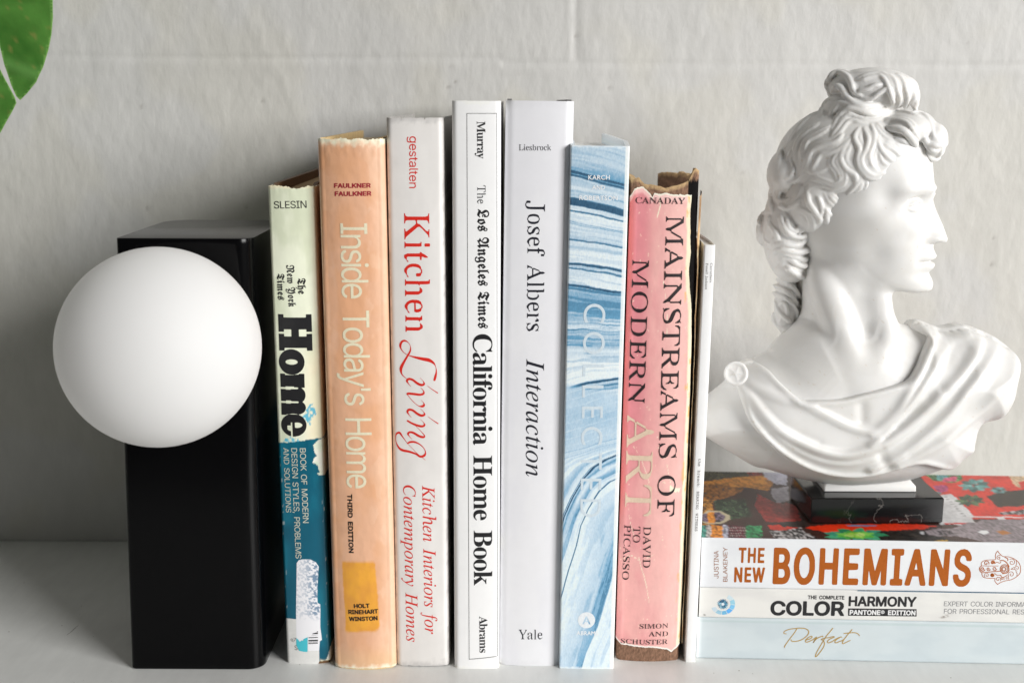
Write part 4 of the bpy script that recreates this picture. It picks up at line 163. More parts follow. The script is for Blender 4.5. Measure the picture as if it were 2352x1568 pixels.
'r':[144,[10,1,0,6,13,7,3,12,0,105,-2,10,-13,8,0,5,59,1,3,-4,2,-20,16,18,14,8,15,2,16,-5,7,-10,2,-10,-2,-10,-8,-10,-10,-3,-10,2,-15,15,-8,2,-10,-7,-5,-12,-3,-15,1,-75,3,-6,4,-4,16,-4,0,-6]],
's':[144,[21,-4,-3,5,1,51,7,-1,12,-25,10,-10,11,-7,12,-2,13,3,8,6,4,12,-2,10,-6,8,-44,24,-13,10,-8,11,-4,12,0,13,7,22,13,13,20,8,17,0,30,-7,10,7,5,-1,1,-42,-3,-5,-5,2,-13,22,-15,11,-12,2,-10,-2,-8,-5,-3,-10,2,-10,6,-8,45,-24,16,-16,5,-10,2,-15,-2,-17,-6,-13,-11,-12,-16,-9,-23,-2,-35,9]],
'u':[187,[57,-4,-19,7,-11,18,-4,17,-1,95,-4,10,-12,5,0,5,3,2,58,0,3,-2,1,-120,6,-11,12,-4,15,5,9,8,1,5,-1,97,-4,10,-12,4,-1,6,3,2,60,0,3,-4,0,-120,3,-10,14,-7,1,-6,-63,-12,-2,2,-1,15,-2,3,-13,-11,-15,-7,-15,-3]],
'y':[150,[20,-70,-12,6,-9,10,-2,15,5,12,10,6,15,-1,8,-7,3,-18,7,-2,8,7,10,15,7,25,-54,133,-8,12,-10,5,0,5,4,2,78,-1,0,-6,-12,-4,-4,-8,28,-73,27,70,-3,10,-14,4,0,6,3,2,43,0,1,-7,-10,-7,-8,-15,-63,-168,-10,-15,-10,-8,-16,-5]]},
frak={'A':[268,[76,-14,-10,12,1,4,5,6,-6,10,-20,18,-23,-1,-6,15,4,5,25,9,20,10,15,12,13,14,7,12,5,18,2,25,-2,17,-10,20,-15,12,-20,2,-10,-3,-12,-8,-7,-10,-2,-10,0,-15,3,-11,15,-17,10,-5,23,-7,3,-5,-3,-15,-5,-2,-18,4,-17,7,-22,19,-12,24,-3,18,1,18,5,20,7,14,13,16,16,10,15,6,25,2,15,-3,20,-9,13,-12,12,-17,8,-20,3,-20,-1,-17,-5,-20,-7,-18,-12,-20,-16,-18,-22,-20,20,-22,7,-4,32,16,19,13,0,127,-6,38,10,8,7,2,10,-14,14,14,11,8,15,5,15,1,3,-4,0,-12,-18,-18,-5,-20,0,-132,5,-14,5,0,15,7,10,-10,1,-6,-56,-57,-17,7,1,13,-11,12,-8,14,-90,-48]],
'L':[214,[122,-12,-28,7,-52,22,-13,0,-12,-14,-5,-3,-10,5,-3,6,30,57,13,7,17,-4,4,7,0,10,-3,8,-34,47,-10,20,-2,18,5,17,12,23,18,17,20,11,30,7,35,-2,28,-12,12,-10,11,-14,5,-12,3,-15,-4,-43,-10,-8,-10,2,-15,-1,-7,-5,-3,-5,3,-6,7,-3,25,5,6,-9,2,-9,-15,-9,-23,-2,-15,5,-10,8,-6,12,-2,15,6,20,0,13,10,6,20,0,7,7,2,14,-5,13,-7,7,-12,9,-25,5,-25,-5,-10,-8,-5,-8,-3,-15,3,-15,33,-48,10,-27,0,-10,-5,-13,-20,-22,0,-3,34,-13,25,-6,15,4,18,14,6,-1,7,-8,-3,-7,-43,-49,-10,-4]],
'N':[300,[18,-12,-11,10,3,20,-10,20,8,12,4,1,20,-3,23,7,10,-9,-4,-18,1,-10,10,-6,16,1,14,8,11,17,5,18,3,30,0,45,-6,32,-12,28,-18,16,-17,3,-18,-4,-13,-13,-6,-17,1,-18,13,-19,13,-11,24,-12,-5,-18,-9,-1,-20,8,-18,12,-13,14,-11,22,-2,30,8,25,13,20,23,16,14,5,18,2,20,-2,15,-5,17,-10,13,-11,27,20,28,9,20,0,15,-3,23,-13,15,-23,7,-32,6,-5,1,-10,-1,-5,-4,-3,-17,-4,-10,-5,-8,-11,-2,-12,0,-75,13,-12,17,11,5,1,11,-13,-3,-7,-41,-40,-7,-4,-11,1,-7,13,-22,14,-8,9,-3,12,0,80,2,15,9,16,23,19,0,15,-3,15,-8,12,-10,6,-17,0,-15,-6,-10,-10,11,-42,2,-50,-7,-40,-8,-20,-12,-23,-19,-20,-25,-13,-22,-3,-45,5]],
'T':[219,[138,-12,-22,10,-73,41,-12,2,-15,-9,-10,8,-3,6,23,30,20,14,17,1,23,-11,10,-2,10,1,6,4,-4,9,-36,31,-9,20,2,13,5,10,27,25,2,2,-2,3,-36,13,-12,-1,-11,-8,-5,-12,2,-15,21,-27,-2,-5,-11,-10,-5,1,-13,14,-10,15,-5,15,0,25,11,22,22,18,28,13,17,2,18,-5,87,-43,10,-1,13,5,10,-14,-3,-6,-25,-20,-15,-11,-7,-3,-18,4,-32,18,-5,-1,-9,-11,1,-7,6,-8,39,-32,9,-18,-1,-12,-7,-15,-13,-11,-18,-7,1,-2,24,-14,15,-3,13,1,20,12,6,-4,6,-10,-10,-12,-27,-24,-23,-12]],
'Y':[272,[96,-74,-18,5,-16,10,-7,18,3,15,5,7,10,6,18,0,7,-5,6,-8,2,-8,-2,-10,2,-2,15,-1,20,7,20,19,20,35,13,45,2,45,-7,40,-26,51,-5,-1,-5,-5,4,-40,-5,-28,-16,-30,-24,-25,29,-24,25,5,8,-11,0,-5,-66,-43,-5,-1,-11,9,2,13,-21,21,-10,6,-25,-5,-7,15,2,6,28,11,17,10,11,11,7,12,5,18,1,22,-3,25,-5,15,-16,22,-17,9,-10,0,-13,-5,-13,-16,-2,-22,11,-20,22,-16,26,-7,1,-5,-3,-12,-4,-4,-8,1,-20,5,-15,7,-12,8,-11,13,-8,15,-4,17,2,28,8,19,10,14,18,15,17,8,30,2,20,-5,19,-11,21,-21,50,40,8,2,12,-11,-2,-15,25,-47,15,-45,3,-35,-8,-40,-10,-25,-15,-28,-18,-25,-23,-25,-19,-16,-20,-11,-28,-8]],
'e':[145,[78,-12,-10,4,-5,6,-24,13,-16,17,-8,25,-1,60,3,13,6,7,60,41,10,1,6,-2,20,-30,12,-17,2,-10,-5,-8,-62,-47,-1,-5,9,-10,12,-5,17,1,18,11,5,-2,6,-10],[64,91,4,0,19,15,-19,30,-3,-3,-1,-7]],
'g':[166,[58,-71,-25,7,-15,11,-13,20,-2,10,2,5,36,1,6,-19,6,-8,13,-5,15,0,12,5,10,10,6,11,0,12,-18,41,-45,-37,-5,-1,-10,4,-3,3,2,10,-23,40,-4,30,7,28,17,25,46,41,5,2,10,0,18,-12,37,-13,4,-3,0,-13,-7,-15,-3,-12,-1,-33,4,-27,12,-30,0,-18,-3,-15,-8,-17,-20,-24,-25,-12,-18,-3],[66,47,7,-2,14,12,1,30,5,27,-2,4,-28,15,-5,-5,-5,-11,-4,-33,6,-22]],
'h':[161,[71,-70,-8,6,0,5,26,43,12,32,5,33,-2,32,-6,18,-9,17,-8,10,-5,-2,-9,-10,1,-73,5,-1,13,7,9,-8,-1,-8,-43,-43,-13,0,-10,12,-19,11,-1,13,9,7,2,13,0,155,-2,15,-5,12,4,6,10,5,7,-5,8,-11,22,21,13,5,15,3,6,-4,-1,-14,-18,-6,-8,-12,-3,-23,1,-44,5,1,35,26,5,1,5,-3,5,-8,-2,-8,16,-22,10,-23,4,-17,1,-25,-6,-33,-17,-40,-38,-52,-13,-14]],
'i':[113,[61,-11,-23,19,-8,15,0,98,-4,1,-13,-6,-10,10,3,6,45,43,13,-7,0,-12,25,-15,0,-13,-7,-5,-2,-7,1,-75,2,-3,10,8,5,1,8,-6,2,-5,-37,-44,-5,-4],[41,181,-8,1,-2,6,11,45,6,10,8,7,10,3,10,-2,5,-3,4,-10,-3,-17,-31,-37]],
'k':[162,[41,-12,-5,2,-10,12,-15,7,-4,7,1,7,8,8,3,12,0,158,-6,27,8,8,7,1,13,-17,22,22,18,7,12,0,4,-3,0,-13,-21,-9,-6,-11,-3,-15,1,-50,5,-1,48,29,5,-1,6,-7,0,-10,12,-27,0,-10,-4,-8,-17,-14,-1,-3,12,-20,8,-33,11,-1,7,-6,0,-5,-37,-40,-7,-2,-10,7,0,7,-8,18,-6,30,-9,14,-5,3,-10,-7,0,-20,3,-2,7,4,5,-1,9,-11,-37,-40,-7,-4],[68,91,5,0,24,17,0,13,-6,10,-23,-13]],
'l':[101,[61,-12,-11,5,-4,10,-35,14,-4,6,1,8,6,10,2,12,0,150,-7,23,5,7,9,4,6,-4,9,-13,20,21,13,6,17,3,6,-4,0,-13,-22,-10,-5,-7,-2,-10,0,-155,3,-5,18,-7,10,5,5,0,7,-6,1,-5,-42,-42]],
'm':[264,[43,-12,-5,2,-7,11,-18,9,-1,3,1,13,7,5,2,5,0,80,-1,7,-10,0,-8,10,4,8,30,32,6,2,9,-7,21,-29,36,34,7,3,10,-2,18,-18,7,-15,36,32,6,3,10,-1,13,-13,20,-9,1,-12,-6,-8,-3,-7,1,-85,2,-3,15,9,8,-6,2,-5,-38,-45,-5,-3,-10,5,-5,6,-12,10,-6,9,-1,100,-2,8,-4,2,-20,-16,-3,-6,0,-68,2,-7,9,-8,-1,-12,-17,-10,-10,-12,-7,-2,-8,2,-10,13,-16,9,-2,12,8,8,3,7,0,80,-5,10,-20,-16,-4,-6,0,-70,2,-5,8,-5,1,-13,-2,-3,-17,-9,-8,-11]],
'n':[185,[43,-12,-5,2,-7,11,-18,9,-1,3,1,13,7,5,2,5,0,80,-1,7,-10,0,-7,8,0,5,34,38,8,0,6,-6,21,-28,35,34,15,1,13,-12,20,-9,2,-3,1,-10,-10,-13,1,-87,3,-3,10,8,5,0,9,-8,0,-5,-41,-44,-10,3,-20,18,-7,16,1,95,-2,5,-5,2,-20,-19,-1,-3,0,-70,2,-5,8,-5,1,-13,-2,-3,-17,-9,-8,-11]],
'o':[160,[71,-12,-18,10,-36,13,-6,5,-1,10,6,7,1,8,0,95,9,5,85,34,6,-4,3,-8,0,-10,26,-45,5,-17,0,-13,-9,-22,-23,-30,-33,-36,-5,-2],[88,31,6,0,7,15,3,12,0,18,-7,20,-24,41,-5,-2,-1,-4,0,-88,1,-3]],
'r':[131,[66,-12,-11,5,-4,12,-33,12,-2,4,-1,10,6,7,1,8,0,75,-1,2,-10,0,-8,10,4,8,31,33,8,0,6,-6,19,-25,10,15,6,15,14,2,4,-2,8,-16,11,-9,1,-15,-10,-12,-9,-18,-14,0,-9,19,-8,-11,-3,-8,0,-52,4,-5,15,-7,12,9,5,0,9,-7,0,-5]],
's':[156,[58,-12,-15,13,-32,20,-3,4,1,13,19,15,5,10,-5,12,-20,26,-3,10,5,10,15,20,18,18,20,15,10,0,30,-16,10,1,8,3,5,9,0,12,-4,8,-6,5,-15,0,-8,-8,-7,-12,-5,1,-16,14,7,12,11,10,15,6,15,-1,20,-9,8,-8,6,-13,1,-15,-4,-17,-29,-43,16,-15,10,-15,5,-20,-2,-15,-8,-17,-17,-15,-38,-20,-10,-8],[83,26,10,-1,7,3,5,8,2,10,-6,15,-10,11,-8,4,-6,-3,-22,-27],[64,101,4,-3,3,2,12,16,-30,18,-5,-1,-2,-5,1,-5]],
'w':[241,[41,-12,-11,13,-17,9,-2,6,1,10,8,5,2,5,0,75,-3,10,-12,20,6,12,10,13,18,18,7,0,8,-6,-3,-15,2,-5,13,-16,3,0,37,32,13,1,4,-2,3,-7,14,-10,6,-12,3,-1,35,30,7,3,10,-2,4,-16,22,-45,3,-25,-3,-17,-6,-13,-24,-32,-31,-34,-7,-4,-10,0,-15,8,-42,15,-1,12,6,8,2,10,0,70,-3,17,-7,1,-17,-13,-3,-5,0,-75,2,-5,8,-5,1,-13,-1,-3,-18,-9,-10,-13],[164,31,7,-1,5,6,6,12,2,15,-3,33,-5,15,-10,15,-14,-10,-2,-5,0,-70,3,-5]]},
gillb={'A':[349,[-1,-10,-6,4,-2,5,2,10,144,337,4,5,5,2,40,-2,6,-7,150,-338,0,-10,-6,-5,-5,-1,-47,0,-8,4,-45,96,-127,1,-6,-5,-42,-93,-7,-3],[128,156,6,-2,62,0,5,2,-37,84]],
'B':[297,[36,-10,-6,4,-2,10,0,340,6,6,7,1,93,0,27,-2,28,-7,17,-8,18,-14,13,-16,10,-23,4,-32,-4,-25,-10,-20,-20,-20,24,-15,15,-12,18,-28,7,-35,-1,-20,-5,-18,-10,-17,-15,-18,-17,-12,-24,-11,-23,-5,-30,-3],[97,56,4,-2,65,1,25,8,11,8,8,15,0,18,-3,12,-11,13,-20,8,-32,4,-45,0,-3,-5],[97,206,39,0,20,5,13,7,8,11,3,12,0,20,-6,12,-13,9,-15,4,-48,0,-2,-5]],
'C':[369,[202,-14,-42,5,-38,12,-34,20,-26,22,-21,29,-15,30,-9,32,-3,33,4,37,11,35,18,33,23,28,28,22,37,18,40,10,53,3,54,-11,53,-20,3,-10,0,-48,-3,-7,-10,-3,-50,23,-47,11,-48,-3,-20,-6,-20,-9,-20,-16,-13,-15,-15,-30,-5,-17,-2,-25,2,-25,7,-23,11,-20,25,-25,28,-16,27,-7,35,-2,35,5,30,10,43,22,7,-1,6,-8,0,-53,-6,-10,-50,-20,-40,-8]],
'D':[390,[36,-9,-5,3,-3,10,0,332,2,10,4,4,10,1,122,0,45,-4,45,-13,35,-20,25,-22,21,-28,15,-33,7,-30,3,-32,-5,-38,-8,-27,-19,-35,-19,-23,-27,-23,-33,-17,-32,-10,-48,-6],[97,56,4,-2,60,0,43,4,22,8,22,13,21,22,11,18,9,30,2,20,-1,25,-5,20,-11,22,-13,16,-18,14,-22,11,-27,8,-30,2,-66,-1]],
'E':[265,[36,-10,-6,4,-2,10,0,332,2,10,4,4,7,1,185,0,10,-2,5,-10,0,-38,-1,-7,-4,-5,-10,-2,-125,0,-5,-3,0,-75,3,-5,130,-1,5,-4,2,-5,0,-40,-2,-10,-8,-4,-129,-1,-1,-80,5,-5,138,-1,5,-4,1,-5,-1,-48,-5,-5,-5,-1]],
'H':[379,[36,-10,-6,4,-2,10,0,332,2,10,4,4,7,1,43,0,10,-5,2,-10,1,-132,167,-2,4,4,0,138,4,5,7,2,45,0,8,-2,4,-13,0,-332,-2,-10,-8,-4,-45,0,-7,1,-5,5,-3,142,-165,1,-5,-5,-1,-138,-9,-6]],
'K':[343,[36,-10,-6,4,-2,10,0,332,2,10,4,4,7,1,43,0,10,-5,2,-10,0,-120,3,-3,125,136,10,2,52,0,10,-2,4,-5,-1,-9,-140,-152,-1,-4,174,-170,4,-8,-2,-7,-10,-4,-63,0,-7,3,-155,149,-3,-3,-1,-143,-9,-6]],
'M':[406,[35,-10,-6,4,-3,10,0,332,4,12,10,3,40,0,8,-2,107,-131,108,131,9,2,38,0,10,-2,4,-5,0,-8,0,-332,-3,-10,-9,-4,-44,0,-6,1,-5,5,-2,239,-5,-4,-82,-102,-6,-4,-7,-1,-7,1,-6,4,-84,106,-2,-6,-1,-230,-3,-5,-7,-4]],
'N':[406,[36,-10,-6,4,-3,10,0,332,4,12,7,3,33,0,12,-3,213,-242,2,238,3,5,7,2,43,0,8,-2,4,-13,0,-332,-3,-10,-12,-4,-37,0,-7,4,-208,238,-3,-3,-1,-230,-2,-5,-7,-4]],
'O':[426,[199,-14,-38,4,-35,10,-34,19,-26,21,-23,29,-17,32,-10,35,-3,35,3,35,9,33,19,35,22,27,29,23,34,17,37,11,40,3,40,-3,35,-10,37,-18,27,-23,24,-28,16,-32,10,-32,4,-40,-4,-38,-10,-32,-16,-30,-23,-28,-27,-23,-33,-17,-37,-11],[197,51,34,2,20,5,25,13,17,13,16,20,11,20,6,22,2,25,-2,25,-7,23,-10,19,-15,18,-20,16,-20,10,-20,6,-28,2,-27,-2,-23,-7,-20,-10,-18,-15,-15,-17,-11,-20,-6,-23,-3,-25,3,-27,7,-23,11,-19,15,-18,17,-14,20,-10,23,-7]],
'R':[317,[37,-9,-5,3,-3,10,0,332,2,10,3,4,8,1,80,0,37,-4,33,-11,19,-12,17,-18,12,-22,5,-20,1,-15,-1,-20,-8,-28,-15,-22,-21,-18,-1,-2,35,-40,75,-113,0,-10,-3,-4,-8,-2,-55,0,-7,3,-60,91,-28,35,-22,16,-25,3,-4,-4,-2,-138,-9,-6],[98,204,4,-2,35,1,15,5,13,8,8,13,3,17,-3,18,-8,12,-8,6,-15,5,-43,1,-1,-4]],
'S':[244,[104,-14,-30,5,-23,7,-22,12,-15,11,-2,10,1,60,6,7,7,-1,24,-23,24,-16,25,-8,22,0,18,5,13,11,5,15,-5,20,-16,19,-72,48,-28,23,-18,28,-7,32,0,13,5,25,10,20,15,18,13,10,20,10,17,5,33,3,17,-1,35,-9,30,-17,3,-9,0,-50,-2,-8,-3,-3,-8,-1,-22,17,-20,11,-18,5,-22,1,-18,-4,-13,-8,-7,-13,2,-12,3,-10,15,-15,75,-47,28,-26,18,-32,5,-33,0,-17,-8,-28,-8,-15,-12,-15,-15,-13,-20,-10,-18,-5]],
'T':[317,[124,-9,-5,3,-3,10,0,280,-4,3,-108,1,-5,11,0,40,2,7,3,4,10,1,283,-1,5,-4,2,-7,0,-40,-6,-10,-111,-3,-2,-287,-3,-6,-8,-3]]},
gill={'C':[354,[202,-4,-40,4,-37,12,-30,18,-27,24,-18,25,-15,30,-8,30,-3,30,4,32,10,35,17,32,23,27,24,20,33,17,37,10,56,3,44,-8,53,-18,3,-5,0,-47,-50,22,-46,10,-22,1,-28,-2,-27,-8,-22,-11,-15,-12,-21,-23,-15,-30,-5,-18,-2,-25,2,-30,7,-22,12,-23,22,-23,15,-12,22,-10,30,-8,27,-2,28,2,40,10,48,24,3,-1,0,-47,-3,-6,-30,-13,-36,-10,-42,-4]],
'D':[375,[39,1,0,339,5,1,122,0,45,-4,39,-11,36,-20,23,-21,18,-24,15,-32,8,-30,2,-30,-4,-35,-9,-28,-22,-37,-15,-18,-26,-21,-27,-15,-33,-10,-45,-5],[87,46,4,-2,70,0,43,4,30,10,22,15,19,18,12,20,10,25,4,30,-2,30,-5,20,-12,25,-14,18,-19,16,-25,12,-28,7,-32,3,-76,-1]],
'E':[250,[39,1,-1,338,3,2,188,0,2,-5,0,-35,-2,-4,-138,0,-5,-3,1,-98,4,-2,133,-1,2,-4,0,-35,-5,-4,-134,-1,-1,-100,5,-5,143,-1,2,-4,-1,-38]],
'L':[245,[38,1,-1,338,4,2,42,0,3,-5,1,-290,4,-2,147,-1,2,-39,-4,-4]],
'O':[412,[199,-4,-35,4,-35,10,-30,16,-27,23,-21,25,-16,30,-9,32,-3,35,3,33,9,32,16,30,22,28,26,21,32,17,35,10,40,3,40,-3,35,-10,33,-17,25,-21,21,-25,17,-33,8,-30,4,-37,-3,-30,-9,-33,-15,-30,-23,-29,-26,-21,-32,-16,-37,-11],[197,41,34,2,28,7,21,11,19,15,17,20,13,25,7,23,2,27,-2,25,-7,25,-12,23,-17,20,-19,15,-25,12,-22,7,-28,2,-30,-3,-25,-7,-20,-10,-20,-16,-16,-20,-12,-23,-8,-25,-2,-25,3,-27,7,-25,12,-23,15,-17,19,-16,25,-13,25,-7]],
'T':[302,[127,1,-1,293,-4,3,-110,0,-3,4,0,38,5,2,278,0,2,-5,-2,-39,-115,-1,-1,-292,-4,-4]]},
ital={'C':[235,[99,-5,-25,5,-25,12,-17,16,-12,20,-7,30,0,23,5,25,12,27,15,23,19,20,25,20,27,13,25,7,20,1,15,-1,40,-9,10,7,5,0,1,-6,-13,-61,-6,1,-4,30,-10,17,-18,9,-22,2,-23,-5,-27,-15,-23,-23,-15,-22,-15,-40,-3,-43,7,-32,17,-23,22,-11,15,-3,17,1,30,10,20,13,18,17,6,-4,-21,-23,-28,-18,-25,-8]],
'H':[260,[-16,1,3,6,12,1,10,5,9,13,45,165,3,15,-2,10,-5,6,-17,4,1,5,91,0,-2,-5,-13,-2,-10,-4,-8,-14,-19,-67,2,-8,10,-1,83,0,10,1,3,5,15,55,3,20,-6,11,-18,4,1,5,91,0,-2,-5,-20,-4,-10,-13,-45,-165,-4,-20,1,-8,6,-6,16,-4,0,-5,-91,0,2,6,20,4,9,10,22,78,2,15,-8,3,-87,0,-10,-3,-3,-5,-22,-85,1,-8,4,-4,19,-6,0,-5]],
'I':[123,[-14,1,2,6,20,4,11,15,45,165,3,15,-1,10,-5,6,-17,4,0,5,92,1,-1,-6,-14,-2,-10,-5,-9,-15,-44,-165,-3,-15,3,-10,8,-5,12,-2,1,-6]],
'K':[227,[-16,1,3,6,12,1,10,5,9,13,45,165,3,15,-2,10,-5,6,-17,4,1,5,90,0,-2,-5,-20,-5,-9,-12,-21,-75,1,-9,15,10,83,69,6,7,1,8,-5,5,-13,2,0,5,80,0,-2,-4,-18,-5,-22,-15,-94,-76,71,-105,13,-13,20,-7,0,-5,-98,0,3,5,12,2,7,3,2,13,-50,77,-9,13,-5,2,-5,-7,-21,-85,0,-8,4,-4,22,-6,0,-5]],
'a':[171,[20,-4,-12,6,-7,7,-4,15,0,18,10,40,20,35,18,20,27,18,16,3,12,-1,10,-5,5,-7,3,0,4,9,20,0,3,-2,-2,-8,-32,-120,1,-5,8,0,20,19,4,-1,0,-3,-4,-6,-14,-16,-14,-11,-10,-4,-10,0,-6,5,-2,7,7,35,-1,6,-19,-26,-19,-18,-14,-8],[38,17,12,2,15,11,18,24,13,23,9,25,4,20,-1,17,-8,9,-15,0,-13,-5,-15,-16,-13,-23,-10,-25,-7,-32,2,-23,3,-5]],
'c':[149,[41,-3,-15,4,-10,7,-9,11,-5,13,-2,32,10,33,18,26,15,14,15,10,30,11,18,0,12,-3,14,-13,1,-13,-4,-10,-6,-4,-7,-1,-12,5,-2,10,8,15,-4,5,-18,-1,-17,-8,-16,-16,-13,-20,-10,-27,-3,-23,3,-20,5,-10,9,-8,10,-4,12,0,15,5,30,23,5,-6,-15,-15,-22,-15,-23,-8]],
'e':[144,[36,-3,-10,3,-12,7,-9,11,-4,10,-3,30,11,34,22,33,25,21,25,10,20,2,13,-2,11,-8,4,-13,-3,-15,-9,-15,-13,-11,-20,-10,-53,-13,-3,-21,2,-18,4,-7,7,-7,10,-4,20,0,20,10,18,15,2,0,3,-4,-16,-17,-19,-14,-25,-7],[34,80,30,7,23,15,13,20,2,16,-3,8,-5,3,-10,-1,-21,-13,-20,-27]],
'f':[99,[-30,-76,-12,8,-4,7,1,8,5,8,12,0,5,-6,0,-15,3,-1,9,4,6,10,11,35,29,155,-3,4,-27,1,1,7,4,3,28,2,14,48,10,17,14,13,22,11,17,0,10,-3,9,-8,3,-10,-1,-10,-6,-6,-10,-2,-8,3,-3,7,2,15,-6,5,-13,-3,-10,-14,-5,-15,-10,-48,3,-2,32,-1,2,-7,-4,-3,-36,-2,-24,-110,-19,-62,-10,-20,-13,-15,-16,-8]],
'h':[201,[146,-3,-16,8,-8,17,3,40,16,76,-3,16,-10,7,-17,-3,-13,-9,-15,-18,-13,-21,-7,-20,-20,-89,-25,-1,-5,2,46,220,-4,13,-4,3,-17,4,1,10,3,3,55,0,4,-3,-24,-113,25,27,13,10,12,5,15,2,15,-2,10,-7,6,-9,3,-10,0,-17,-17,-86,-1,-24,4,-7,5,-3,25,5,4,-8,-24,-15]],
'i':[89,[11,-3,-5,2,-5,8,0,15,29,110,-4,8,-15,4,-1,3,4,3,50,7,1,-8,-32,-105,-4,-20,2,-6,8,-1,11,7,14,16,3,-1,1,-5,-16,-20,-13,-10,-18,-8],[61,197,-12,5,-5,12,6,13,11,4,13,-5,5,-12,-5,-12]],
'm':[275,[199,-3,-9,8,-2,15,27,102,-3,13,-8,2,-10,-3,-12,-8,-28,-34,-25,-47,-15,-43,-22,-2,-3,2,31,110,2,18,-2,5,-6,2,-7,-1,-18,-11,-16,-15,-14,-18,-18,-32,-22,-59,-22,-1,-2,2,1,6,35,122,-4,9,-15,5,-3,4,50,10,5,-2,-15,-56,0,-5,40,43,15,11,15,7,20,1,8,-4,3,-5,2,-10,-7,-36,2,-3,29,33,23,19,23,6,10,0,7,-4,5,-13,-1,-15,-25,-90,-1,-13,5,-4,5,1,22,23,4,-4,-13,-20,-13,-13,-15,-8]],
'n':[182,[105,-3,-7,5,-4,12,27,108,-1,10,-8,5,-12,-4,-12,-9,-29,-32,-19,-35,-19,-55,-3,-2,-23,2,36,125,0,7,-3,5,-18,5,0,3,56,10,-16,-62,31,34,27,21,12,5,12,3,10,-3,7,-6,2,-12,-2,-18,-26,-95,2,-5,7,-1,9,6,14,19,5,-1,0,-3,-12,-20,-16,-15,-14,-8]],
'o':[175,[44,-4,-15,4,-13,8,-10,11,-5,13,-3,27,5,20,8,18,10,15,18,19,15,12,17,9,20,6,15,0,15,-3,13,-5,11,-11,7,-10,5,-22,-3,-25,-12,-28,-16,-22,-28,-23,-24,-10],[48,7,16,-1,20,11,18,20,12,22,11,30,2,23,-3,22,-13,13,-17,2,-20,-9,-18,-18,-16,-28,-10,-30,-2,-30,6,-17,5,-5]],
'p':[170,[-44,-74,-3,3,3,3,20,5,8,14,42,163,3,22,-6,5,-12,2,0,5,52,9,2,-3,-5,-18,1,-5,22,18,18,8,22,0,17,-8,11,-18,3,-25,-3,-15,-7,-22,-18,-30,-23,-23,-27,-15,-23,-5,-27,5,-2,-2,-12,-58,6,-7,18,-3,0,-5],[40,6,18,-1,18,8,18,18,14,23,11,25,5,27,-2,23,-11,12,-15,2,-15,-6,-13,-11,-13,-20,-8,-20,-15,-60,0,-12]],
'r':[112,[-3,0,-2,4,33,125,-4,10,-15,3,-2,4,5,3,40,8,10,-1,-14,-52,1,-5,22,32,16,18,12,8,13,-1,6,-12,-3,-15,-6,-6,-10,-3,-7,3,-8,9,-5,-4,-15,-20,-15,-27,-18,-42,-11,-38]],
's':[124,[28,-3,-23,6,-13,-5,-3,4,9,51,4,-4,7,-27,13,-14,10,-3,13,1,10,7,6,11,1,13,-3,12,-27,38,-10,20,-2,17,4,13,11,13,17,8,20,0,23,-7,13,5,1,-2,0,-10,-7,-36,-4,1,-7,23,-11,13,-12,4,-8,0,-8,-4,-5,-8,-1,-10,3,-10,27,-38,10,-17,3,-13,0,-15,-8,-17,-13,-13,-20,-8]],
't':[93,[11,-3,-8,5,-2,17,31,120,-21,3,0,5,28,14,13,13,15,20,7,1,-10,-41,2,-2,23,-1,0,-7,-3,-3,-26,-2,-30,-115,2,-7,7,-1,10,7,12,15,3,-1,1,-5,-9,-13,-17,-15,-18,-8]],
'y':[135,[-28,-76,-7,4,-3,6,0,8,3,4,10,5,17,-5,10,3,13,14,24,34,-24,122,-7,17,-6,4,-12,4,0,5,38,9,4,-1,3,-3,6,-17,21,-105,36,57,10,23,-2,12,-13,13,0,12,9,8,13,-1,6,-7,3,-7,0,-15,-4,-13,-14,-32,-25,-43,-40,-60,-23,-27,-26,-24,-10,-4]]},
roman={'A':[208,[9,0,-1,6,13,23,14,35,12,3,3,4,2,8,-9,2,1,5,28,70,2,3,10,1,3,4,6,17,0,28,8,20,3,4,8,-1,10,-23,1,-30,41,-98,27,-60,6,-7,11,-5,2,-8,-83,0,1,8,19,4,6,8,-3,15,-13,30,-80,0,-6,-2,-13,-35,3,-18,9,-2,1,-8],[58,81,73,0,-32,78,-10,0,-2,-3]],
'C':[224,[116,-5,-32,13,-25,18,-13,15,-13,25,-7,32,-1,25,5,30,10,25,11,18,15,15,13,8,35,12,25,1,27,-10,25,-5,10,3,8,11,7,1,2,-4,-1,-10,-8,-1,-2,-4,11,-22,-2,-36,-7,2,-10,21,-23,35,-7,4,-23,4,-25,1,-20,-6,-18,-15,-15,-25,-7,-38,0,-45,9,-42,18,-25,11,-8,12,-4,43,-2,30,13,30,27,8,-6,-8,-14,-20,-16,-55,-21]],
'D':[238,[23,1,0,7,13,3,8,5,5,15,0,160,-5,20,-8,6,-15,3,-1,6,106,0,30,-7,30,-15,12,-13,14,-22,6,-20,4,-23,-2,-37,-6,-25,-8,-18,-10,-14,-23,-17,-17,-7,-20,-5,-33,-3],[88,14,35,-2,23,4,20,15,8,10,7,20,5,28,1,35,-6,42,-11,25,-17,16,-15,8,-17,2,-28,-1,-10,-4,-3,-8,-1,-175,3,-10]],
'E':[211,[21,0,-2,4,2,4,15,2,7,5,6,14,0,160,-1,12,-4,10,-8,6,-15,4,-1,5,166,1,2,-13,11,-13,0,-37,-3,-4,-4,1,-5,20,-6,11,-23,20,-17,3,-48,0,-7,-2,-4,-4,-3,-13,2,-72,32,-1,7,3,14,15,10,30,7,0,1,-40,-3,-5,-8,-4,-1,-6,1,-5,11,-7,0,-40,-1,-4,-7,1,-8,30,-15,16,-13,4,-27,-1,-2,-76,4,-15,8,-4,42,-1,30,4,24,21,18,30,6,2,2,-1,1,-4,-7,-35,-14,-15,-4,-15]],
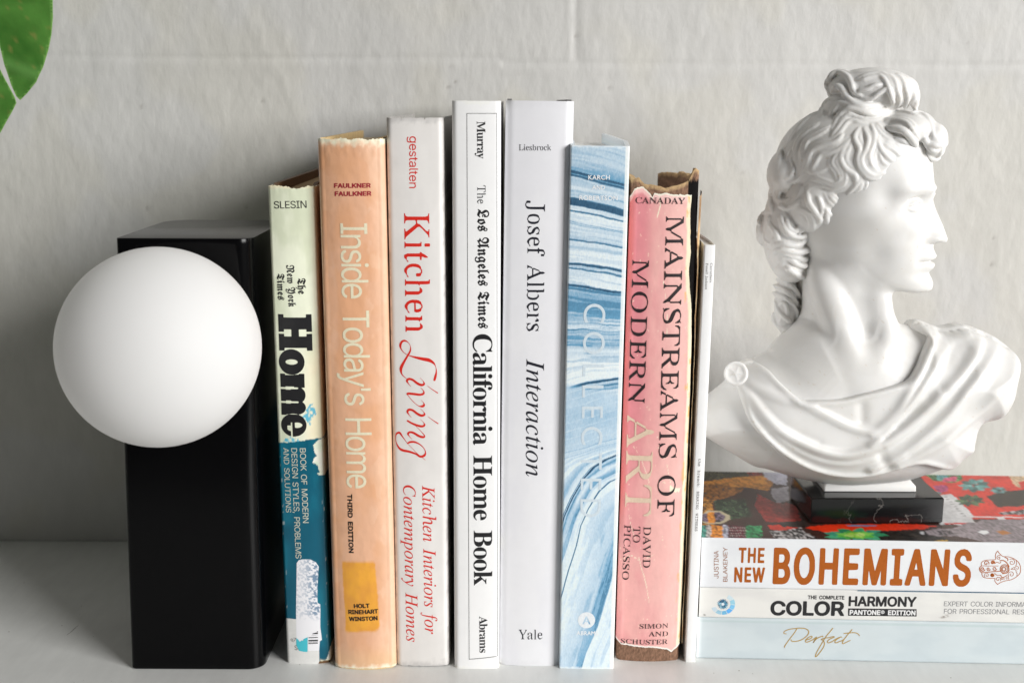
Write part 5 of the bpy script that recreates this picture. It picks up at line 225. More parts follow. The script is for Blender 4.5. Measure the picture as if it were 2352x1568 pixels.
'F':[192,[21,1,0,7,17,5,5,4,6,14,0,155,-4,23,-7,6,-17,5,-1,6,163,1,3,-13,11,-13,0,-37,-4,-4,-4,1,-10,30,-21,21,-22,3,-40,0,-10,-1,-6,-5,1,-84,27,-1,10,2,16,18,8,27,6,2,3,-4,0,-38,-10,-8,-2,-4,2,-7,10,-8,0,-43,-9,0,-8,30,-16,18,-7,3,-28,0,-4,-3,0,-75,3,-13,9,-8,22,-4,3,-3,0,-5]],
'H':[252,[21,0,-1,4,1,4,13,3,9,5,6,15,0,158,-2,15,-3,7,-8,5,-15,4,0,6,87,0,-2,-7,-20,-5,-6,-10,-1,-75,2,-4,98,0,3,4,0,75,-8,11,-20,6,0,5,87,0,1,-5,-3,-2,-13,-2,-7,-5,-6,-13,-1,-155,1,-13,4,-12,7,-6,17,-6,0,-6,-87,0,-1,5,3,3,13,2,7,4,6,11,-1,84,-97,0,-5,-4,1,-80,6,-11,20,-6,2,-8]],
'I':[120,[20,1,0,7,22,8,7,13,0,167,-4,16,-7,5,-18,3,-1,6,89,1,2,-1,0,-5,-24,-7,-4,-5,-2,-10,-1,-163,2,-12,4,-7,7,-4,18,-5,1,-7]],
'J':[155,[47,-32,-20,11,-15,4,-6,13,2,35,9,6,12,-1,7,-3,0,-42,8,-10,18,-1,7,2,8,9,6,15,3,22,-1,168,-2,10,-6,7,-25,7,0,6,5,1,85,0,3,-1,0,-5,-22,-8,-4,-5,-3,-10,0,-157,-6,-40,-6,-12,-7,-7,-30,-14]],
'K':[245,[21,1,0,7,13,3,10,5,5,15,0,160,-5,20,-8,6,-15,3,0,6,88,0,0,-5,-20,-6,-8,-11,-2,-83,5,-4,17,0,5,3,4,4,3,15,56,57,10,20,-20,4,0,7,71,-1,-1,-6,-20,-5,-53,-51,-19,-23,3,-20,81,-99,10,-9,15,-5,1,-7,-93,0,0,7,22,5,2,3,-2,8,-62,80,-5,3,-18,0,-9,-6,-2,-5,1,-70,5,-11,8,-4,12,-2,3,-3,0,-5]],
'L':[203,[21,0,-1,4,1,4,13,3,9,5,6,15,0,158,-2,15,-3,7,-8,6,-15,3,0,6,90,1,2,-3,-2,-4,-17,-3,-8,-3,-6,-13,-1,-167,3,-13,7,-6,12,-1,35,0,28,4,20,21,10,15,10,21,5,3,4,-2,0,-2,-8,-43,-12,-12,-4,-18,-3,-1]],
'M':[307,[21,0,-2,6,10,5,8,18,1,162,3,3,7,1,1,4,-6,14,-22,7,0,7,60,-1,65,-152,5,-3,9,3,52,122,1,3,12,2,11,25,60,0,0,-6,-13,-3,-10,-7,-5,-19,1,-165,7,-12,17,-5,3,-3,0,-5,-86,0,1,7,12,3,10,5,6,15,0,165,-1,3,-7,0,-5,-4,-50,-119,-3,-4,-10,-1,-3,-5,-6,-15,0,-27,-8,-20,-5,-4,-6,1,-8,18,-3,35,-58,137,-3,3,-9,0,-2,-5,0,-150,7,-28,12,-3,1,-4,-4,-4]],
'N':[237,[202,-5,-20,23,-14,32,-99,121,-7,4,-7,-1,-2,-3,0,-133,4,-20,5,-8,8,-2,1,-5,-3,-3,-46,1,0,7,9,3,6,17,1,143,2,3,8,2,2,5,-2,15,-16,18,-10,6,0,7,46,-1,112,-138,8,-4,7,1,1,3,0,103,-4,17,-4,9,-10,4,0,5,4,1,46,-1,0,-6,-10,-3,-7,-19,0,-110,-3,-4,-8,0,-1,-3,0,-33,11,-30,1,-20,-1,-3]],
'O':[253,[118,-5,-45,18,-23,23,-11,20,-10,27,-3,25,0,20,6,25,9,25,9,15,10,13,20,13,40,13,18,1,44,-14,16,-10,12,-13,11,-18,12,-30,4,-22,0,-25,-6,-28,-11,-25,-20,-27,-20,-13,-38,-13],[111,8,34,-1,20,8,20,22,8,14,5,17,3,63,-6,40,-7,15,-13,17,-16,13,-14,5,-27,0,-23,-10,-20,-23,-11,-27,-3,-58,6,-45,17,-30,11,-10]],
'P':[199,[21,0,-1,4,1,4,13,3,9,5,6,15,0,158,-2,15,-3,7,-8,5,-15,4,0,6,100,1,30,-5,15,-7,19,-19,7,-20,0,-22,-10,-23,-13,-13,-20,-10,-28,-5,-41,-2,1,-77,8,-11,17,-4,2,-8],[80,116,46,0,15,5,9,8,7,20,0,27,-5,23,-8,10,-10,5,-13,2,-32,-1,-8,-5,-2,-9]],
'R':[226,[21,0,-1,4,1,4,13,3,9,5,6,15,0,158,-2,15,-3,7,-8,5,-15,4,0,6,100,1,30,-6,23,-9,13,-13,8,-15,2,-18,-3,-15,-5,-12,-10,-11,-30,-16,-1,-3,57,-85,11,-13,10,-3,1,-7,-46,0,-67,103,-5,2,-25,0,-5,-5,1,-75,6,-11,20,-6,2,-8],[80,119,4,-2,45,1,15,5,11,11,7,17,1,28,-5,17,-10,13,-12,5,-12,2,-33,-1,-8,-4,-3,-12]],
'S':[185,[22,-5,0,11,8,1,3,4,-11,20,0,47,8,0,10,-27,15,-30,6,-8,7,-3,12,-2,28,-1,12,4,15,13,9,22,-1,15,-5,10,-66,36,-17,14,-8,10,-7,15,-11,32,1,13,5,12,13,15,18,5,16,9,23,0,30,-10,13,0,7,2,7,9,6,0,0,-10,-10,-2,11,-20,0,-38,-1,-3,-7,1,-10,25,-18,27,-5,6,-10,3,-28,0,-12,-3,-14,-13,-4,-10,-2,-13,2,-12,8,-11,67,-34,13,-10,10,-13,8,-17,6,-33,-1,-15,-6,-12,-7,-9,-10,-7,-40,-14,-20,-1,-23,9,-20,2,-10,-2,-5,-9]],
'T':[202,[59,1,0,6,15,4,9,5,6,15,1,183,-4,3,-20,0,-22,-3,-18,-20,-7,-15,-4,-18,-6,-2,-4,5,1,37,3,7,8,8,1,10,173,1,2,-11,12,-15,0,-37,-4,-5,-4,2,-10,30,-18,21,-5,3,-20,2,-20,0,-4,-3,1,-185,5,-14,8,-4,15,-2,3,-3,-1,-5]],
'U':[236,[111,-6,-23,8,-12,7,-13,13,-8,15,-6,30,-1,130,-6,15,-9,5,-12,3,-1,7,83,1,5,-4,-2,-5,-19,-5,-7,-10,0,-155,7,-20,14,-12,17,-6,28,0,17,5,19,13,9,18,4,20,1,125,-2,12,-6,12,-10,4,-1,4,4,4,42,-1,2,-5,-7,-5,-6,-18,-1,-117,-4,-33,-8,-20,-12,-15,-14,-3,-17,-10,-23,-7]],
'V':[204,[109,-6,-4,3,-9,22,-2,30,-59,140,-13,23,-16,8,0,7,86,0,1,-5,-2,-2,-22,-6,-4,-5,0,-10,50,-122,6,-5,8,1,2,4,45,120,1,10,-3,10,-10,3,-3,4,5,4,43,-2,0,-4,-6,-5,-12,-25,-44,-115,-3,-5,-10,-1,-3,-4,-7,-20,0,-30,-8,-20,-2,-3]],
'Y':[203,[64,0,-1,4,1,4,18,5,8,11,2,65,-60,110,-12,15,-13,5,-1,7,85,0,-2,-7,-20,-4,-2,-4,0,-7,44,-88,8,-3,8,4,45,77,2,10,-1,12,-11,3,-2,7,47,0,0,-5,-4,-5,-2,-7,-58,-93,-4,-3,-10,-1,-7,-11,0,-60,2,-17,8,-11,17,-5,2,-7]],
'a':[162,[46,-4,-10,2,-13,23,-3,17,5,18,9,11,17,11,55,16,2,4,-1,28,-5,12,-8,8,-33,0,-6,-3,-3,-7,1,-35,-7,-4,-12,-1,-9,5,-2,35,11,11,12,1,23,10,25,1,32,-15,9,-13,2,-18,-2,-22,2,-10,-2,-58,3,-5,11,-1,3,-4,-11,-15,-17,-3,-10,3,1,8,-4,10,-15,2,9,8,3,10,0,45,-2,3,-10,0,-15,-5,-17,-11,-9,-10,-5,-12,0,-18,4,-7,7,-4,23,-1,-1,-3,-22,-16]],
'b':[170,[22,-5,0,17,10,3,-1,103,2,17,-2,10,0,63,-2,7,-12,5,-1,5,4,3,32,0,5,-3,2,-17,1,-66,9,-4,-7,-8,-3,-10,0,-90,3,-15,13,-2,15,-6,15,2,13,11,10,25,4,23,0,22,-4,25,-6,14,-10,10,-27,3,13,16,24,0,28,-28,8,-20,3,-42,-6,-28,-5,-12,-8,-13,-7,-6,-13,-3,-12,-10,-18,-1,-7,2,-10,9,-13,1,-10,6,-24,-18]],
'c':[137,[71,-5,-5,2,-25,21,-15,25,-6,23,0,35,7,25,14,17,7,4,13,2,15,9,22,1,15,-10,10,-2,5,-4,4,-10,0,-25,-9,-6,-15,2,-4,4,-1,25,-5,12,-5,3,-12,0,-10,-4,-14,-16,-7,-22,-3,-30,6,-28,10,-18,18,-10,27,0,15,5,13,10,5,-4,-7,-10,-13,-3,-30,-22]],
'e':[140,[68,-4,-26,20,-16,27,-6,25,2,25,-1,8,4,22,13,20,8,5,10,1,12,9,20,1,15,-10,13,-2,8,-6,8,-18,2,-25,-4,-2,-1,-10,-3,-3,-75,0,-2,-20,5,-20,12,-15,10,-5,10,-2,25,2,12,7,13,11,5,-5,-8,-13,-12,-2,-30,-24,-10,-2],[50,98,3,-2,53,2,-2,23,-11,22,-7,5,-10,0,-12,-7,-10,-18]],
'f':[97,[21,1,0,6,10,3,5,6,0,118,-3,4,-12,2,-1,14,15,2,2,43,9,18,15,6,15,9,22,-1,10,-8,13,-2,5,-5,-1,-32,-12,-6,-15,5,1,33,-3,4,-8,2,-10,-2,-6,-6,-5,-10,-3,-18,1,-30,23,-1,2,-4,-2,-13,-20,0,-4,-4,0,-115,7,-8,17,-5,-1,-5]],
'h':[180,[22,1,0,6,10,4,4,5,0,98,2,15,-2,10,-1,70,-2,7,-11,4,-1,4,4,4,35,-1,4,-26,1,-65,3,-2,10,0,-10,-9,-4,-9,0,-100,3,-5,11,-4,0,-3,-3,-4],[115,0,-1,6,8,4,5,6,-1,108,-6,10,-30,0,-2,2,20,21,14,2,13,-3,19,-30,2,-15,0,-95,3,-5,9,-3,2,-4,-5,-4]],
'i':[89,[22,1,0,6,10,4,4,5,0,115,-3,13,-11,4,0,3,3,4,35,0,2,-4,2,-17,0,-118,4,-5,10,-4,0,-3,-3,-4],[50,181,-10,2,-4,6,0,37,4,4,10,2,10,-2,4,-4,0,-17,0,-23,-4,-3]],
'k':[169,[22,1,0,6,10,4,4,5,0,48,2,12,-2,13,-1,122,-2,5,-9,4,-2,4,5,4,32,-1,3,-3,2,-23,1,-115,19,-1,5,14,29,30,6,15,-9,5,0,5,44,0,0,-7,-22,-17,-24,-24,3,-10,-2,-12,48,-68,12,-8,2,-4,-4,-4,-53,0,-1,6,12,5,-1,10,-35,50,-22,2,-5,-2,-2,-5,0,-50,3,-5,9,-4,1,-6]],
'l':[90,[22,1,0,6,10,4,4,5,0,188,-3,12,-11,5,0,3,3,3,35,0,2,-3,2,-18,0,-190,4,-5,10,-4,0,-3,-3,-4]],
'n':[180,[22,1,0,6,10,4,4,5,0,98,2,15,-6,15,-10,4,0,6,38,1,5,-20,13,-1,-11,-10,-3,-10,0,-98,3,-5,11,-4,0,-3,-3,-4],[115,0,-1,6,8,4,5,6,-1,108,-6,10,-30,0,-2,2,20,21,14,2,13,-3,19,-30,2,-15,0,-95,3,-5,9,-3,2,-4,-5,-4]],
'o':[158,[76,-5,-18,10,-15,3,-13,15,-5,13,-5,25,0,32,7,33,12,17,9,6,13,2,12,8,20,0,15,-9,18,-4,12,-16,9,-27,2,-27,-2,-25,-8,-25,-11,-15,-7,-5,-13,-2,-12,-8],[72,8,19,-2,11,7,12,20,5,25,0,38,-6,25,-8,17,-14,11,-15,-1,-11,-7,-10,-18,-5,-22,-2,-28,4,-32,8,-20]],
'r':[134,[22,1,0,6,10,4,4,5,0,80,2,25,-5,23,-11,4,0,3,3,4,35,-1,4,-25,8,-3,-5,-10,-3,-17,1,-80,3,-6,17,-5,2,-4,-5,-4],[122,111,-11,5,-3,10,-3,4,-15,-1,-2,2,12,15,5,11,13,2,12,-3,3,-25,4,-5,1,-7,-6,-6],[78,128,-2,1,2,0,11,0]],
's':[134,[21,-4,-3,2,0,5,10,3,-10,12,1,34,7,-1,12,-25,18,-18,28,1,9,9,4,13,-2,12,-6,9,-33,18,-18,16,-15,32,2,18,9,10,15,3,10,10,17,0,15,-6,18,-1,13,-11,0,-25,-3,-5,-5,2,-13,22,-11,11,-6,2,-15,0,-10,-5,-6,-7,-2,-13,2,-7,6,-9,35,-18,15,-13,8,-23,8,-12,0,-13,-4,-10,-7,-8,-15,-4,-13,-10,-15,-1,-7,2,-10,7,-15,0,-8,-1],[114,153,1,5,6,0,-1,-5]],
't':[104,[51,-4,-4,3,-12,27,-1,110,-3,3,-7,1,-2,6,1,5,10,10,11,23,20,26,5,2,3,-3,0,-23,-11,-30,30,-2,1,-10,-3,-4,-23,-1,-3,-3,0,-107,6,-8,15,-1,10,4,10,12,6,-5,-5,-10,-13,-2,-18,-22]],
'u':[177,[57,-4,-5,2,-9,13,-10,20,-1,105,-3,7,-11,5,1,6,35,1,4,-2,3,-32,0,-83,3,-12,3,-6,7,-2,30,0,-5,-1,-22,-21],[117,-4,-2,5,9,5,2,5,-2,8,-8,2,6,8,2,7,-1,100,-3,7,-11,4,-2,4,5,4,35,0,3,-2,3,-27,-2,-100,5,-8,11,-4,1,-6]],
'w':[207,[63,-5,-3,3,-8,20,-1,33,-2,7,-6,10,-27,73,-9,7,0,5,4,2,42,0,4,-2,0,-5,-9,-4,-2,-6,27,-72,5,-2,6,2,13,30,11,2,6,13,0,10,-6,20,-2,4,-9,3,-1,5,2,2,48,0,3,-2,0,-5,-11,-5,-1,-5,8,-32,13,-33,5,-2,6,2,23,58,1,10,-7,7,0,5,27,1,1,-8,-31,-73,-12,-3,-3,-7,-3,-7,-2,-33,-10,-25,-7,-3,-3,6,-8,25,1,32,-14,38,-6,2,-5,-1,-13,-31,-12,-3,-2,-2,-4,-13,-1,-30,-8,-21]]},
sansb={'A':[257,[4,-14,-7,5,-3,13,93,255,5,7,10,3,32,1,10,-3,7,-6,4,-10,87,-237,4,-10,-2,-10,-5,-6,-7,-3,-33,0,-10,3,-5,6,-21,60,-4,2,-77,0,-5,-3,-20,-57,-5,-7,-10,-4],[99,116,5,-2,36,2,-21,57]],
'C':[273,[121,-18,-32,7,-20,10,-21,16,-17,20,-13,23,-7,22,-5,30,0,32,4,30,10,28,15,25,19,20,20,13,25,10,25,4,20,0,22,-3,18,-6,29,-18,17,-17,12,-20,8,-23,0,-15,-6,-8,-8,-2,-35,0,-10,8,-6,17,-7,10,-19,13,-25,5,-18,-2,-12,-5,-13,-9,-10,-12,-8,-15,-5,-20,0,-45,10,-30,10,-15,13,-10,13,-6,20,-3,20,3,19,11,11,13,7,19,8,7,42,0,8,-7,2,-9,-4,-18,-10,-22,-11,-15,-20,-19,-35,-17,-27,-5]],
'D':[269,[26,-14,-8,5,-3,13,0,247,2,10,7,6,7,2,90,0,40,-7,28,-13,16,-13,17,-20,13,-25,7,-25,3,-27,-1,-38,-7,-32,-13,-27,-13,-17,-20,-17,-17,-10,-20,-7,-35,-6],[78,46,3,-2,35,0,25,4,23,14,12,19,6,18,2,17,-2,40,-6,18,-7,12,-10,11,-13,7,-27,6,-38,1,-3,-2]],
'E':[227,[26,-14,-8,5,-3,13,0,247,2,10,7,6,10,3,147,0,13,-3,5,-6,2,-12,-1,-28,-6,-8,-10,-2,-103,0,-3,-2,1,-50,102,-2,8,-5,3,-6,0,-27,-3,-13,-8,-6,-102,-1,-1,-50,3,-5,103,0,10,-2,6,-6,2,-7,0,-28,-3,-10,-8,-5,-7,-1]],
'F':[223,[26,-14,-8,5,-3,13,0,247,2,10,7,6,10,3,147,-1,10,-2,6,-6,2,-12,0,-25,-8,-11,-10,-2,-100,0,-3,-5,1,-51,90,-1,10,-1,5,-4,4,-8,0,-27,-2,-10,-5,-5,-10,-3,-92,-1,-1,-91,-3,-10,-4,-6,-7,-3]],
'H':[276,[26,-14,-8,5,-3,13,0,247,4,12,12,6,28,1,10,-3,6,-6,2,-10,2,-91,97,0,5,4,0,87,2,10,6,6,10,2,27,0,10,-3,6,-7,1,-8,0,-247,-3,-13,-11,-6,-30,0,-10,3,-6,6,-2,10,0,92,-2,4,-98,0,-3,-4,0,-92,-3,-10,-4,-6,-7,-3]],
'I':[168,[11,-14,-7,6,-3,9,0,25,2,10,8,7,30,1,3,2,0,160,-3,4,-27,1,-10,7,-3,11,0,22,2,10,6,6,10,2,112,1,10,-3,7,-6,2,-7,0,-28,-2,-7,-9,-7,-30,-2,-3,-4,0,-157,3,-5,30,-1,8,-7,3,-12,-2,-30,-4,-6,-10,-3]],
'K':[251,[26,-14,-8,5,-3,13,0,247,4,12,12,6,28,1,10,-3,6,-6,2,-10,2,-85,95,101,12,3,35,-1,10,-2,7,-8,-2,-13,-94,-102,94,-135,3,-8,-3,-9,-7,-6,-8,-1,-35,0,-9,4,-76,105,-5,3,-18,-21,-1,-75,-3,-10,-13,-6]],
'L':[214,[26,-14,-8,5,-3,10,0,253,2,7,7,6,37,2,10,-3,6,-12,1,-208,3,-2,105,-2,9,-11,0,-30,-4,-11,-12,-5]],
'M':[332,[26,-14,-8,5,-3,13,0,247,4,13,12,5,40,1,10,-2,8,-7,67,-171,3,1,67,172,5,4,10,2,40,0,13,-4,4,-6,1,-10,0,-245,-5,-14,-10,-5,-30,0,-10,3,-5,6,-3,127,-6,-10,-47,-120,-12,-6,-27,0,-8,2,-8,9,-49,124,-3,-4,0,-112,-2,-10,-10,-8]],
'N':[279,[26,-14,-8,5,-3,13,0,247,4,12,5,4,10,3,32,-1,13,-5,99,-155,6,-6,1,156,6,7,10,3,30,0,9,-3,5,-5,2,-10,0,-247,-3,-12,-8,-6,-7,-1,-35,0,-10,4,-105,162,-2,-155,-6,-8,-7,-3]],
'O':[284,[121,-18,-32,7,-20,10,-16,11,-22,25,-12,23,-9,24,-4,30,0,30,4,30,8,23,15,27,19,20,17,13,22,11,23,5,30,1,25,-4,25,-10,19,-13,19,-20,17,-30,8,-25,4,-30,0,-25,-4,-30,-8,-25,-15,-28,-15,-17,-20,-16,-23,-10,-32,-7],[121,42,15,-1,18,3,22,14,16,22,7,30,0,35,-9,33,-8,12,-11,11,-12,7,-15,4,-28,-1,-24,-13,-16,-23,-8,-25,0,-42,7,-28,16,-23,15,-10]],
'P':[240,[26,-14,-8,5,-3,13,0,247,2,10,7,6,7,2,93,0,30,-4,20,-8,14,-11,14,-15,10,-17,4,-15,3,-30,-4,-25,-8,-20,-8,-12,-14,-13,-24,-14,-32,-7,-50,-1,-2,-76,-3,-10,-13,-6],[78,139,3,-3,43,0,10,2,12,6,8,12,3,18,-2,17,-6,10,-18,9,-52,0]],
'R':[242,[26,-14,-8,5,-3,13,0,247,2,10,7,6,7,2,93,0,32,-5,20,-8,13,-9,13,-13,10,-18,5,-15,3,-32,-6,-28,-12,-22,-23,-23,48,-90,0,-12,-6,-6,-7,-3,-35,0,-10,3,-8,9,-45,84,-5,3,-30,0,-3,-5,0,-75,-3,-10,-4,-6,-7,-3],[78,144,51,-1,10,2,10,6,5,8,3,12,0,15,-5,13,-11,8,-10,3,-52,0]],
'S':[241,[100,-19,-18,2,-22,7,-20,11,-12,11,-11,14,-10,23,-3,17,3,10,6,5,7,2,38,-1,7,-7,5,-16,8,-10,20,-8,14,-2,23,4,14,8,7,10,1,15,-5,6,-12,8,-68,20,-32,18,-15,15,-8,13,-5,18,-1,20,3,15,7,17,9,13,18,15,20,10,17,6,17,2,28,0,22,-5,18,-8,26,-20,15,-25,4,-23,-2,-10,-5,-5,-8,-2,-38,2,-6,5,-5,15,-6,9,-13,6,-17,3,-20,-2,-15,-8,-7,-10,1,-13,4,-5,12,-8,68,-21,32,-18,13,-13,11,-17,5,-20,0,-20,-6,-20,-7,-15,-24,-24,-32,-15,-30,-4]],
'T':[242,[92,-14,-8,6,-3,9,0,208,-4,2,-60,0,-9,3,-5,5,-2,7,1,33,6,7,11,4,185,0,10,-3,7,-6,2,-10,0,-27,-6,-10,-10,-3,-60,0,-4,-2,0,-205,-2,-10,-4,-6,-8,-3]],
'U':[276,[114,-18,-30,7,-25,12,-24,23,-14,28,-6,30,2,177,7,8,10,2,30,0,10,-7,3,-13,1,-172,8,-18,13,-11,20,-7,15,0,17,3,13,7,10,11,6,12,3,185,3,6,8,4,40,-1,7,-6,3,-13,0,-165,-4,-27,-6,-15,-15,-24,-13,-12,-20,-13,-27,-9,-18,-3]],
'W':[361,[74,-14,-8,5,-5,13,-67,247,3,13,12,5,30,0,10,-3,5,-5,43,-158,41,153,7,10,9,3,35,0,8,-2,6,-6,40,-152,4,-6,42,158,5,6,10,2,30,0,10,-4,4,-6,0,-13,-68,-247,-4,-8,-7,-5,-10,-1,-32,0,-11,6,-44,155,-3,-5,-41,-147,-11,-9]],
'Y':[253,[99,-14,-9,5,-3,10,-1,100,-90,145,-2,8,1,7,7,6,7,2,35,0,10,-3,6,-7,56,-90,3,-2,63,99,12,4,30,-1,10,-2,7,-8,-1,-13,-91,-147,-2,-105,-10,-8]],
'®':[249,[102,57,-20,5,-20,10,-13,10,-15,16,-10,17,-7,17,-3,16,0,22,5,20,8,18,23,28,18,12,17,8,23,4,17,0,20,-4,17,-7,17,-11,16,-16,11,-17,7,-17,4,-23,0,-15,-4,-22,-9,-20,-11,-16,-13,-12,-20,-13,-20,-8,-15,-2],[99,88,29,-2,22,8,22,19,14,25,2,30,-8,24,-18,23,-24,13,-28,3,-28,-8,-20,-15,-15,-26,-3,-12,0,-20,2,-15,6,-13,20,-22],[80,112,-2,6,1,87,49,2,17,-7,8,-8,5,-12,-2,-18,-11,-14,15,-36,-5,-1,-20,1,-15,28,-12,1,-4,-3,-1,-26],[105,162,15,0,7,3,4,7,-2,10,-7,4,-17,0]]},
sans={"'":[103,[41,159,-2,3,-1,10,-3,80,4,2,27,0,-2,-94]],
',':[94,[20,-59,14,93,31,1,2,-4,-24,-87,-3,-4]],
'7':[227,[52,0,-2,1,1,5,110,218,-4,2,-123,0,-3,5,1,22,5,1,156,0,2,-28,-2,-7,-109,-215,-5,-4]],
'A':[240,[9,1,90,249,5,4,33,0,93,-253,-32,0,-26,69,-100,1,-5,-2,-24,-68],[78,101,6,-2,73,1,4,1,-42,123]],
'B':[228,[31,1,0,253,95,0,20,-2,20,-8,17,-13,9,-12,5,-15,2,-25,-4,-15,-6,-10,-10,-11,-19,-9,0,-3,14,-4,12,-8,10,-10,8,-13,4,-12,1,-20,-7,-28,-18,-20,-28,-13,-25,-3],[63,31,3,-2,65,0,28,7,12,11,6,12,0,17,-5,15,-16,16,-17,7,-75,1],[63,144,58,-1,15,2,13,6,13,13,5,12,0,18,-6,14,-12,12,-13,4,-72,1]],
'C':[255,[121,-3,-22,5,-23,10,-20,16,-12,15,-11,19,-8,20,-4,28,0,32,5,30,7,20,15,26,13,13,20,14,20,8,23,4,20,0,30,-6,30,-18,13,-13,9,-15,8,-20,0,-10,-29,0,-9,20,-10,13,-12,10,-20,8,-30,1,-18,-4,-15,-7,-15,-14,-11,-14,-7,-18,-5,-20,0,-45,11,-35,11,-18,19,-15,17,-8,25,-3,25,5,20,11,14,16,11,22,25,0,3,0,1,-5,-6,-20,-7,-13,-11,-14,-17,-14,-33,-14,-17,-3]],
'D':[251,[31,1,0,253,98,0,30,-7,22,-11,18,-14,13,-18,10,-20,7,-30,0,-53,-5,-22,-12,-28,-13,-17,-13,-11,-15,-10,-20,-8,-32,-5],[63,31,3,-2,50,0,28,5,15,6,14,11,16,23,7,22,3,20,0,23,-4,27,-15,30,-13,13,-13,8,-33,8,-55,1,-3,-2]],
'E':[209,[31,1,0,253,154,0,1,-23,-2,-5,-118,0,-3,-2,1,-80,110,-1,3,-2,1,-22,-4,-5,-110,0,-2,-80,4,-5,118,0,3,-3,0,-25]],
'F':[205,[31,1,0,253,152,0,1,-25,-3,-3,-115,0,-3,-2,1,-84,107,-1,2,-25,-4,-4,-105,0,-2,-109]],
'G':[260,[121,-3,-22,5,-23,10,-18,13,-14,17,-14,26,-7,24,-2,50,5,30,8,23,12,20,13,15,17,13,23,10,25,4,17,0,33,-6,30,-18,21,-25,11,-31,-2,-3,-29,1,-10,20,-13,15,-16,11,-12,4,-30,2,-18,-4,-15,-7,-13,-11,-13,-17,-7,-18,-5,-20,0,-45,5,-23,7,-14,15,-20,19,-13,25,-8,20,0,25,7,20,15,13,21,5,25,-3,4,-60,1,-3,5,2,23,93,0,3,-6,0,-32,-4,-22,-6,-16,-13,-20,-12,-12,-20,-13,-23,-8]],
'H':[258,[31,1,0,253,28,0,3,-3,0,-102,4,-5,128,1,2,4,0,102,5,3,26,0,0,-253,-26,-1,-5,4,0,107,-2,4,-128,1,-4,-5,0,-110]],
'I':[150,[16,1,0,26,40,2,3,5,0,190,-42,2,-1,27,5,1,113,0,0,-28,-40,-1,-3,-4,0,-187,5,-5,38,-1,0,-27]],
'J':[198,[80,-3,-25,8,-23,17,-12,26,-3,37,31,0,1,-23,5,-14,8,-13,10,-6,16,-4,17,1,13,6,8,8,7,12,3,13,0,187,29,2,3,-4,0,-182,-5,-28,-15,-22,-18,-13,-28,-8]],
'K':[233,[31,1,0,253,28,0,3,-3,0,-120,2,-7,117,129,40,1,-2,-5,-96,-105,99,-143,-37,0,-86,120,-36,-37,-1,-83]],
'L':[196,[31,1,-1,250,4,3,25,0,2,0,1,-5,1,-218,3,-2,113,-1,1,-24,-4,-4]],
'M':[314,[31,1,0,253,40,0,6,-3,63,-160,16,-50,4,3,13,42,64,165,4,3,41,0,2,-5,-1,-248,-27,-1,-4,4,1,195,-2,11,-79,-206,-3,-4,-20,0,-5,1,-4,5,-79,205,0,-207,-2,-4]],
'N':[262,[31,1,0,253,38,-1,130,-208,1,6,0,200,4,3,26,0,2,-5,-1,-248,-38,0,-132,209,1,-206,-3,-4]],
'O':[267,[121,-3,-22,5,-23,10,-15,11,-17,20,-14,25,-7,24,-2,50,5,30,7,20,13,23,14,15,16,12,23,11,25,4,20,0,22,-4,23,-9,17,-13,18,-21,11,-20,7,-22,4,-28,0,-25,-4,-30,-8,-23,-13,-22,-16,-18,-19,-13,-17,-7,-25,-5],[121,28,15,-2,20,4,13,5,15,10,13,15,10,18,5,17,3,23,-3,42,-8,22,-9,16,-12,12,-17,11,-15,5,-17,2,-20,-2,-13,-5,-14,-9,-11,-10,-11,-14,-6,-16,-7,-34,3,-46,13,-30,8,-10,15,-13,13,-7]],
'P':[222,[31,1,0,253,93,0,20,-2,22,-8,14,-10,9,-10,13,-28,2,-27,-2,-18,-8,-20,-18,-21,-22,-12,-25,-5,-65,-1,-2,-91],[63,124,3,-3,58,0,20,5,12,7,10,13,6,20,-2,25,-9,18,-12,10,-15,5,-70,1]],
'R':[224,[31,1,0,253,93,0,22,-3,20,-7,18,-13,13,-17,7,-28,0,-20,-5,-22,-10,-18,-14,-12,-17,-10,54,-103,-36,0,-52,97,-58,1,-4,-5,0,-93],[63,129,66,-1,12,2,16,9,10,12,5,18,-1,20,-7,18,-13,12,-17,6,-70,0]],
'S':[223,[100,-4,-32,7,-26,15,-10,11,-8,15,-4,23,30,1,10,-22,15,-13,23,-7,24,-1,23,6,18,13,5,7,4,13,-1,17,-9,12,-12,8,-75,24,-27,16,-11,10,-8,15,-3,13,1,17,5,18,5,10,11,11,12,9,18,8,17,5,35,0,28,-8,22,-15,16,-23,4,-20,-5,-2,-25,0,-7,17,-13,13,-18,8,-24,2,-23,-5,-19,-13,-7,-15,0,-20,9,-11,14,-10,73,-23,27,-16,12,-12,7,-13,3,-12,-1,-20,-10,-28,-11,-12,-14,-11,-28,-10]],
'T':[224,[97,1,-1,223,-4,2,-75,0,0,28,190,0,0,-28,-75,0,-4,-2,0,-220,-4,-4]],
'U':[259,[114,-3,-28,6,-22,13,-16,16,-13,22,-5,28,0,170,4,2,25,0,3,-2,0,-160,1,-15,5,-15,9,-15,17,-13,15,-6,22,-2,23,3,15,7,13,11,10,17,4,23,1,165,4,2,25,0,3,-5,0,-162,-2,-20,-5,-15,-15,-25,-28,-21,-35,-9]],
'X':[237,[12,0,0,4,87,127,-79,116,-3,7,35,-1,66,-99,2,0,65,98,5,2,30,0,-2,-8,-79,-115,87,-130,-36,0,-70,105,-2,0,-72,-105]],
'Y':[236,[104,0,-2,4,-1,100,-89,145,-1,5,31,0,5,-2,69,-116,3,-1,70,117,5,2,30,0,1,-3,-2,-5,-89,-142,-1,-103]],
